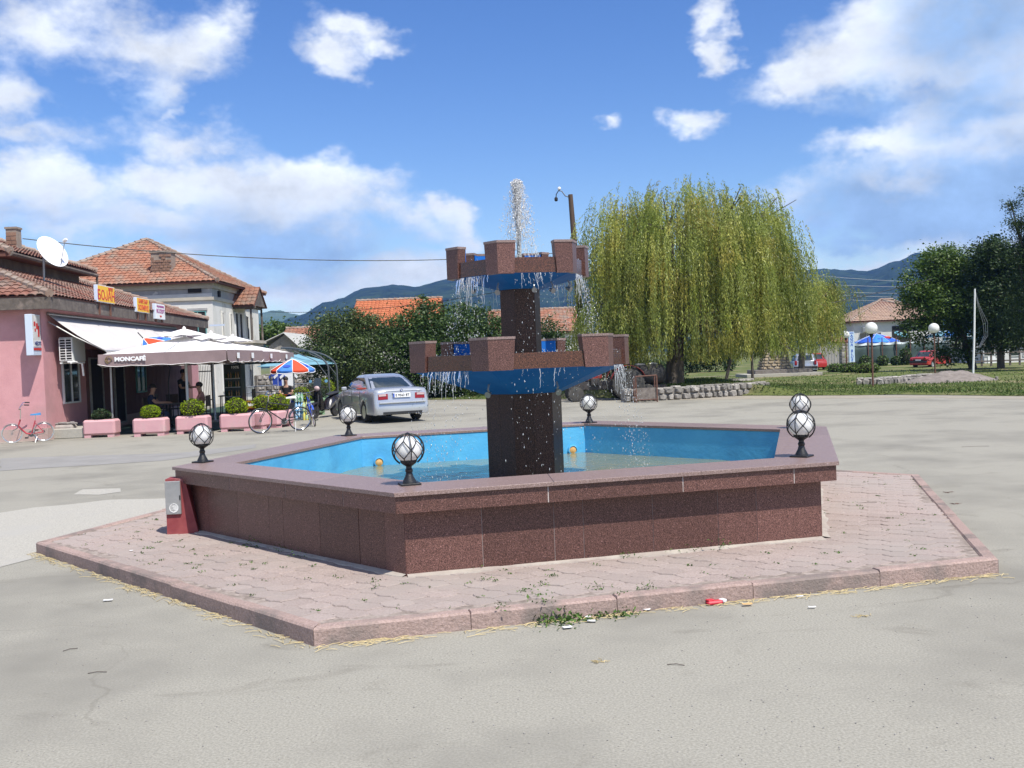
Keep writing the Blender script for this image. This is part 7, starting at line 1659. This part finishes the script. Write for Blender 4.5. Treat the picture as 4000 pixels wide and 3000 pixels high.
tile_face(c4, rf, M_tileb, .3, .36); tile_face([Vector((l_.x-.5, Yh+8.5, ez)), Vector((l_.x-.5, Yh-.5, ez)), Vector((ax_, Yh+4, rz_))], rf, M_tileb, .3, .36)
q = V(3520, 1320, Yh); MB().box((q.x, Yh-.03, q.z), (1.75, .06, 2.4)).build('panel_window', M_dark, t)
f = MB(); 
for k in range(9): f.box((q.x-.55+.14*k, Yh-.075, q.z+.55-.05*k+.12*math.sin(k*2)), (.26, .02, .16))
f.build('bright_poster', mat('poster_cyan', (.05, .42, .62), (.5, .75, .8), 3, .5), t)
q = V(3400, 1322, Yh); window(t, (q.x, Yh-.01, q.z-.9), (1, 0, 0), 2.2, 1.5, M_frame, glass=M_glass, mull=2, out=(0, -1, 0))
MB().box((q.x-.2, Yh-.45, q.z+.9), (1.2, .8, .5), ch=.05).build('air_unit', M_white, t)
q = V(3418, 1328, 90); t = thing('pool_umbrella', 'wide blue umbrella with a red patch behind the tarpaulin fence', 'umbrella', (q.x-.6, 88, 0)); zt = V(3400, 1304, 88).z
MB().tube([(0, 0, 0), (0, 0, zt)], .03, 6).build('post', M_post, t); panel_umbrella(t, 1.95, zt-.72, zt, .14, (MATS['sign_blue'], mat('bright_blue', (.04, .22, .72), rough=.7)), 8)
MB().sphere((.55, -1.05, zt-.42), .26, 12, 8, (1.3, .3, .6)).build('emblem', M_redl, t)
q = V(3665, 1318, 92); t = thing('pool_umbrella', 'light blue canopy glimpsed beneath the broad dark tree', 'umbrella', (q.x, 90, 0)); MB().tube([(0, 0, 0), (0, 0, 2.6)], .03, 6).build('post', M_post, t); panel_umbrella(t, 2.0, 2.2, 2.75, .15, (M_sky, M_azur), 8)
# white low building and wooden rail fence on the right
Yb = 76; l_, r_ = V(3845, 1400, Yb), V(4060, 1400, Yb); tz = V(3920, 1345, Yb).z
t = thing('low_white_building', 'low white building with a row of dark windows behind the wooden fence', 'building', (0, 0, 0)); MB().prism([(l_.x, Yb), (r_.x, Yb), (r_.x, Yb+6), (l_.x, Yb+6)], gz(30, Yb)-.2, tz).build('wall', MATS['house_white'], t)
MB().prism([(l_.x-.2, Yb-.25), (r_.x, Yb-.25), (r_.x, Yb+6.2), (l_.x-.2, Yb+6.2)], tz, tz+.14).build('roof', M_conc, t)
for k, px in enumerate((3862, 3905, 3965, 4015)): q = V(px, 1370, Yb); window(t, (q.x, Yb-.02, q.z-.42), (1, 0, 0), .86, .82, M_frame, glass=M_cglass, mull=0, out=(0, -1, 0))
q = V(3873, 1410, Yb); MB().box((q.x, Yb-.03, q.z-.25), (.6, .06, 1.3)).build('door', M_white, t)
Yw = 66; t = thing('rail_fence', 'dark wooden post and rail fence under the right hand trees', 'fence', (0, 0, 0)); l_, r_ = V(3800, 1440, Yw), V(4060, 1440, Yw); z0 = gz(l_.x, Yw)
for z in (.42, .95): MB().box(((l_.x+r_.x)/2, Yw, z0+z), (r_.x-l_.x, .05, .09)).build('rail', M_fascia, t)
for k in range(8): MB().box((l_.x+(r_.x-l_.x)*k/7, Yw+.06, z0+.5), (.11, .07, 1.15)).build('post', M_fascia, t)
# small stone ring and paths in the park
q = G(2800, 1490); ring = thing('stone_ring', 'ring of pale stones round the leaning thin trunk', 'kerb ring', (wb3.x-.2, 52, .05))
for k in range(18): a = 2*PI*k/18; MB().box((1.5*math.cos(a), 1.1*math.sin(a), .05), (.42, .2, .16), rz=a+PI/2, ch=.03).build('stone', M_stone, ring)
for pts, s_ in (([(26.5*.9, 66.2), (12, 64.5), (12, 66), (24, 68.5)], 7), ([(5.2, 58), (7.2, 58), (9.6, 80), (4.0, 80)], 8)):
    P = []
    for i in range(4):
        a, c = Vector(pts[i]), Vector(pts[(i+1) % 4])
        for k in range(8): p = a.lerp(c, k/8); P.append((p.x, p.y+mnoise.noise((p.x, p.y, s_))*.4, lawn_z(p.x, p.y)+.05))
    b = MB(); b.add(P, [tuple(range(len(P)))]); tag(b.build('path', M_dust), kind='structure')
# ------------------------------------------------------------------ utility pole and wires
pb_, pt_ = V(2292, 1545, 42), V(2228, 760, 42)
t = thing('utility_pole', 'leaning wooden utility pole with a swan neck lamp arm behind the fountain', 'pole', (pb_.x, 42, 0)); d_ = Vector((pt_.x-pb_.x, 0, pt_.z))
MB().tube([(0, 0, -.2), d_*.5, d_], [.17, .145, .10], 10).build('shaft', mat('pole_wood', (.055, .036, .026), (.10, .065, .046), 5, .9, bump=.5, stretch=(1, 1, .2)), t, smooth=True)
b = MB(); o_ = d_-UP*.10; b.tube([o_+Vector((-.08, 0, 0)), o_+Vector((-.22, 0, .05)), o_+Vector((-.36, 0, .26)), o_+Vector((-.5, 0, .28)), o_+Vector((-.6, 0, .12)), o_+Vector((-.61, 0, -.02))], .022, 6); b.build('lamp_arm', M_black, t, smooth=True)
MB().lathe([(.02, .05), (.07, 0), (.075, -.10), (.04, -.14), (0, -.14)], 10, o_+Vector((-.61, 0, -.02))).build('lamp_holder', M_black, t, smooth=True); MB().sphere(o_+Vector((-.46, 0, .37)), .075, 10, 8).build('insulator', M_white, t, smooth=True)
def wire(label, a, c, sag, r=.014, m=M_black, name='overhead_wire'):
    pts = []
    for i in range(25): u = i/24; p = a.lerp(c, u); p.z -= sag*4*u*(1-u); pts.append(p)
    q = MB().tube(pts, r, 5).build(name, m); tag(q, label, 'cable', 'overhead cables')
pj = Vector((pb_.x, 42, 0))+d_*.72; pk = Vector((pb_.x, 42, 0))+d_*.60
wire('cable from the shop chimney across to the utility pole, upper one', V(88, 932, 33), pj, .55, .016)
wire('lower cable from the old house balcony to the utility pole', V(1046, 1218, 57), pk+Vector((-.05, 0, .0)), .5, .014)
wire('dark cable sloping from the willow to the broad dark tree', V(3240, 1185, 52), V(3640, 1090, 55), .05, .018)
M_wire = mat('bright_wire', (.42, .42, .42), rough=.5)
for i, (y0, y1) in enumerate(((1078, 1102), (1112, 1118), (1140, 1142), (1152, 1158), (1168, 1176))): wire('%s of the five pale cables between the willow and the broad dark tree' % ('topmost', 'second from top', 'middle one', 'second lowest', 'lowest')[i], V(3150, y0-6, 74), V(3700, y1+3, 74), .1, .009, M_wire)
for i, (y0, y1) in enumerate(((980, 1010), (1030, 1055))): wire(('upper' if i == 0 else 'lower')+' thin cable from the utility pole into the willow crown', Vector((pb_.x, 42, 0))+d_*(.78-.06*i), V(2420, y1, 46), .05, .010)
# ------------------------------------------------------------------ grass, weeds, straw, litter
r = np.random.default_rng(21); n = 70000
gx = r.uniform(-6, 30, n); go = r.exponential(7, n)+.05; gy = np.array([edge_y(x) for x in gx])+go
gzv = np.array([lawn_z(x, y) for x, y in zip(gx, gy)]); keep = (gy < 80) & (np.array([mnoise.noise((x*.45, y*.45, 0)) for x, y in zip(gx, gy)])+r.normal(size=n)*.25 > -.25)
gx, gy, gzv = gx[keep], gy[keep], gzv[keep]; n = len(gx); h = r.uniform(.03, .13, n)*np.clip(go[keep]/2.5+.25, .25, 1)*(.7+.6*np.array([abs(mnoise.noise((x*.3, y*.3, 5))) for x, y in zip(gx, gy)])); a = r.random(n)*6.283; w = .030
v = np.stack([np.stack([gx-w*np.cos(a), gy-w*np.sin(a), gzv-.02], 1), np.stack([gx+w*np.cos(a), gy+w*np.sin(a), gzv-.02], 1), np.stack([gx+r.normal(size=n)*.06, gy+r.normal(size=n)*.06, gzv+h], 1)], 1).reshape(-1, 3)
tag(obj('grass', np_mesh('grass', v, np.arange(n*3).reshape(n, 3), M_grass, tint=r.random(n))), kind='stuff')
def tuft_points(lst):
    P = []; 
    for (x, y, z, n_, rad, hh) in lst:
        k = r.normal(size=(n_, 3)); k[:, :2] *= rad; P.append(np.stack([x+k[:, 0], y+k[:, 1], z+np.abs(k[:, 2])*hh], 1))
    return np.concatenate(P)
tl = []
for _ in range(190):
    c_ = cells[r.integers(0, min(len(cells), 700))]; ang = r.random()*6.283; q = c_+Vector((math.cos(ang), math.sin(ang)))*PW*.56
    if not in_hex(q, R2+.03, C): tl.append((q.x, q.y, ZP, int(r.integers(3, 11)), .020, .006))
for (px, py, n_, rad, hh) in ((1840, 2215, 140, .06, .04), (1935, 2205, 60, .05, .025), (1790, 2220, 40, .05, .04), (2790, 2140, 90, .07, .05), (2700, 2150, 40, .08, .03), (2620, 2152, 30, .06, .03), (1010, 2125, 60, .05, .04), (1100, 2150, 35, .05, .03), (1170, 2172, 25, .05, .03), (2050, 2310, 22, .03, .012), (2090, 2325, 12, .03, .012), (1900, 2265, 20, .03, .012), (1470, 2300, 20, .02, .05), (2120, 2288, 22, .03, .02), (2330, 2300, 25, .04, .02), (2530, 2298, 30, .04, .02), (2440, 2180, 26, .03, .04), (1955, 2375, 30, .04, .02), (2430, 2325, 22, .03, .02)):
    q = G(px, py, ZP); tl.append((q.x, q.y, ZP, n_, rad, hh))
tag(obj('weeds', leaf_mesh('weeds', tuft_points(tl), .022, M_weed, .45, seed=3, upbias=.3)), kind='stuff')
tl = []
for (px, py, n_, rad, hh) in ((2135, 2418, 300, .07, .06), (2180, 2430, 150, .09, .03), (2240, 2420, 80, .07, .03), (2350, 2402, 130, .07, .025), (2420, 2398, 90, .07, .02), (1290, 2230, 20, .05, .02)):
    q = G(px, py); tl.append((q.x, q.y, .0, n_, rad, hh))
tag(obj('kerb_weeds', leaf_mesh('kerb_weeds', tuft_points(tl), .032, M_weed, .5, seed=4, upbias=.3)), kind='stuff')
b = MB()                                                       # dry straw lying along the kerb
for k in (5, 0):
    a, c = hx(RK, k, CK), hx(RK, k+1, CK); d = (c-a).normalized(); nrm = Vector((d.y, -d.x))
    for _ in range(420):
        u = random.random(); dens = mnoise.noise((u*9, k, 0))+.35
        if random.random() > dens+.25: continue
        p = a.lerp(c, u)+nrm*(.01+abs(random.gauss(0, .055))); an = math.atan2(d.y, d.x)+random.gauss(0, .6); l = random.uniform(.03, .14); e = Vector((math.cos(an), math.sin(an)))*l/2
        b.tube([(p.x-e.x, p.y-e.y, .006), (p.x, p.y, .012), (p.x+e.x, p.y+e.y, .007)], .0022, 3)
b.build('straw', M_straw, kind='stuff')
M_paper = mat('paper', (.72, .72, .72), rough=.8)
def scrap(name, label, px, py, w, l, m, rz, lift=.012, cat='litter', group=None, z=0.):
    p = G(px, py, z); vs = [(x*w, y*l, lift*(.3+abs(math.sin(x*5+y*3)))) for x in (-.5, -.17, .17, .5) for y in (-.5, 0, .5)]
    b = MB(); b.add(vs, [(i*3+j, (i+1)*3+j, (i+1)*3+j+1, i*3+j+1) for i in range(3) for j in range(2)]); o = b.build(name, m); o.modifiers.new('thickness', 'SOLIDIFY').thickness = .003; o.location = (p.x, p.y, z+.004); o.rotation_euler = (0, 0, rz); tag(o, label, cat, group); return o
q = G(2790, 2362); t = thing('crushed_packet', 'crushed red and white packet lying by the kerb', 'litter', (q.x, q.y, 0), R(12))
b = MB(); b.box((0, 0, .016), (.115, .055, .028), ch=.01); b.box((-.03, .012, .034), (.05, .05, .012), rz=.3, ch=.004); b.build('carton', mat('packet_red', (.55, .03, .05), rough=.5), t); MB().box((.066, .01, .024), (.035, .06, .022), rz=.4, ch=.005).build('foil', M_paper, t)
for (px, py, w, l, rz, lab) in ((2217, 2457, .06, .035, .3, 'torn white paper lowest of the scraps by the weeds'), (2312, 2432, .06, .03, -.2, 'white paper lying in front of the kerb weeds'), (2297, 2416, .04, .03, .8, 'folded white scrap just above another scrap'), (2325, 2395, .04, .05, .2, 'grey plastic scrap among the kerb weeds'), (2525, 2387, .05, .04, -.5, 'white folded paper right of the kerb weeds'), (3125, 2336, .05, .016, .1, 'narrow white slip below the kerb, the upper one'), (3173, 2378, .05, .018, 0, 'narrow white slip farther from the kerb'), (422, 2350, .07, .03, .1, 'white paper scrap on the asphalt left of the island')):
    scrap('paper_scrap', lab, px, py, w, l, M_paper, rz, group='paper scraps on the ground')
scrap('dry_leaf', 'brown dry leaf beside the crushed red packet', 2920, 2368, .07, .03, M_brass, .1, .015, 'leaf')
scrap('paper_scrap', 'white scrap on the pavers left of the basin', 513, 2155, .03, .02, M_paper, .2, .01, 'litter', 'paper scraps on the ground', ZP)
for (px, py, lab, rz, l) in ((380, 2630, 'dry twig on the asphalt, longest one', .1, .055), (275, 2540, 'dry twig on the asphalt near the picture edge', .6, .045), (3390, 2005, 'dry twig on the paving', 0, .1), (2640, 2600, 'thin dry stalk on the asphalt below the packet', -.3, .05), (3810, 1745, 'thin dark stick on the road beyond the island', -.1, .22)):
    p = G(px, py); z = ZP if 'paving' in lab else 0; o = MB().tube([(-l, 0, .004), (0, .01, .008), (l, 0, .005)], .0025, 5).build('twig', M_fascia); o.location = (p.x, p.y, z); o.rotation_euler = (0, 0, rz); tag(o, lab, 'twig')
for (px, py, lab) in ((3360, 2410, 'dry grass wisp on the asphalt below the narrow slips'), (3730, 1970, 'reddish dry leaves beside the kerb, the lower pair'), (3700, 1925, 'reddish dry leaves beside the kerb, the upper pair'), (2345, 2590, 'small wisp of straw on the asphalt')):
    p = G(px, py); b = MB()
    for _ in range(14): a_ = random.random()*6.3; l = random.uniform(.02, .06); x0, y0 = random.gauss(0, .02), random.gauss(0, .015); b.tube([(x0, y0, .004), (x0+l*math.cos(a_), y0+l*math.sin(a_)*.5, .012)], .0022, 3)
    o = b.build('dry_wisp', M_straw if 'straw' in lab or 'wisp' in lab else M_rust, kind=None); o.location = (p.x, p.y, 0); tag(o, kind='stuff')
b = MB()                                                       # grit
for _ in range(900):
    p = G(random.uniform(0, 4000), 2100+900*random.random()**1.3); s_ = random.uniform(.002, .005)
    if not in_hex(p.xy, RK+.03, CK): b.box((p.x, p.y, s_*.5), (s_*1.6, s_*1.2, s_), rz=random.random()*3)
b.build('gravel', mat('grit', (.36, .34, .31), (.24, .23, .21), 40, .95), kind='stuff')
# ------------------------------------------------------------------ hills and the air in front of them
M_hill = mat('forest_hill', (.004, .011, .006), (.032, .055, .020), .035, .95, detail=10, bump=0, spec=.02)
M_hill2 = mat('open_hill', (.055, .095, .04), (.10, .14, .07), .012, .95, detail=9, c3=(.30, .29, .25), c3scale=.02, c3lo=.66, c3hi=.7, spec=.02)
def hill(name, prof, Yr, m, front=800, seed=0, rough=1.):
    xs_ = np.linspace(prof[0][0], prof[-1][0], 300); vs = []; rows = 26; pr = sorted(prof)
    for px in xs_:
        for (a, ya), (c, yc) in zip(pr, pr[1:]):
            if a <= px <= c: u = (px-a)/(c-a); u = u*u*(3-2*u); py = ya+(yc-ya)*u; break
        q = V(px, py, Yr)
        for j in range(rows):
            f = j/(rows-1)*1.35; Yj = Yr-front*(1-f) if f <= 1 else Yr+(f-1)*1400
            hgt = (q.z)*(max(0, 1-(1-f)**1.5) if f <= 1 else max(-.2, 1-((f-1)/.35)**1.5*1.1))
            x = q.x*Yj/Yr
            e = (1 if f <= 1 else .4); hgt += rough*(mnoise.noise((x*.006, Yj*.006, seed))*22*f*(1-f)*4*.5*(f <= 1)+mnoise.noise((x*.05, Yj*.05, seed))*2.2*e+abs(mnoise.noise((x*.16, Yj*.16, seed+2)))*2.8*e)*(1 if f > .1 else 0)
            vs.append((x, Yj, hgt-3 if f < .02 else hgt))
    b = MB(); n_ = rows; b.add(vs, [(i*n_+j, (i+1)*n_+j, (i+1)*n_+j+1, i*n_+j+1) for i in range(len(xs_)-1) for j in range(n_-1)]); tag(b.build(name, m, smooth=False), kind='structure')
hill('hills', [(-700, 1420), (400, 1400), (900, 1350), (1040, 1292), (1150, 1240), (1300, 1178), (1440, 1128), (1550, 1119), (1610, 1125), (1745, 1098), (1900, 1075), (2100, 1085), (2260, 1070), (2500, 1040), (2800, 1050), (3050, 1058), (3200, 1054), (3330, 1060), (3390, 1064), (3500, 1025), (3590, 992), (3680, 988), (3760, 1005), (3900, 1020), (4100, 1010), (4700, 1060), (5600, 1250)], 1900, M_hill, 800, 1)
hill('hills', [(500, 1330), (800, 1250), (1000, 1226), (1080, 1214), (1150, 1228), (1260, 1270), (1500, 1330), (1700, 1400)], 2500, M_hill2, 500, 5, .8)
m = bpy.data.materials.new('haze_air'); m.use_nodes = True; tt_ = m.node_tree; tt_.nodes.clear()
pv = tt_.nodes.new('ShaderNodeVolumePrincipled'); pv.inputs['Density'].default_value = 1.75e-4; pv.inputs['Color'].default_value = (.22, .44, 1.0, 1); pv.inputs['Anisotropy'].default_value = 0
om = tt_.nodes.new('ShaderNodeOutputMaterial'); tt_.links.new(pv.outputs[0], om.inputs['Volume'])
zt_ = max(v.co.z for o in S.objects if o.name.startswith('hills') for v in o.data.vertices)
hz = MB().box((0, 1440, (zt_+4-4.5)/2), (5400, 3200, zt_+4+4.5)).build('haze', m); tag(hz, kind='stuff')
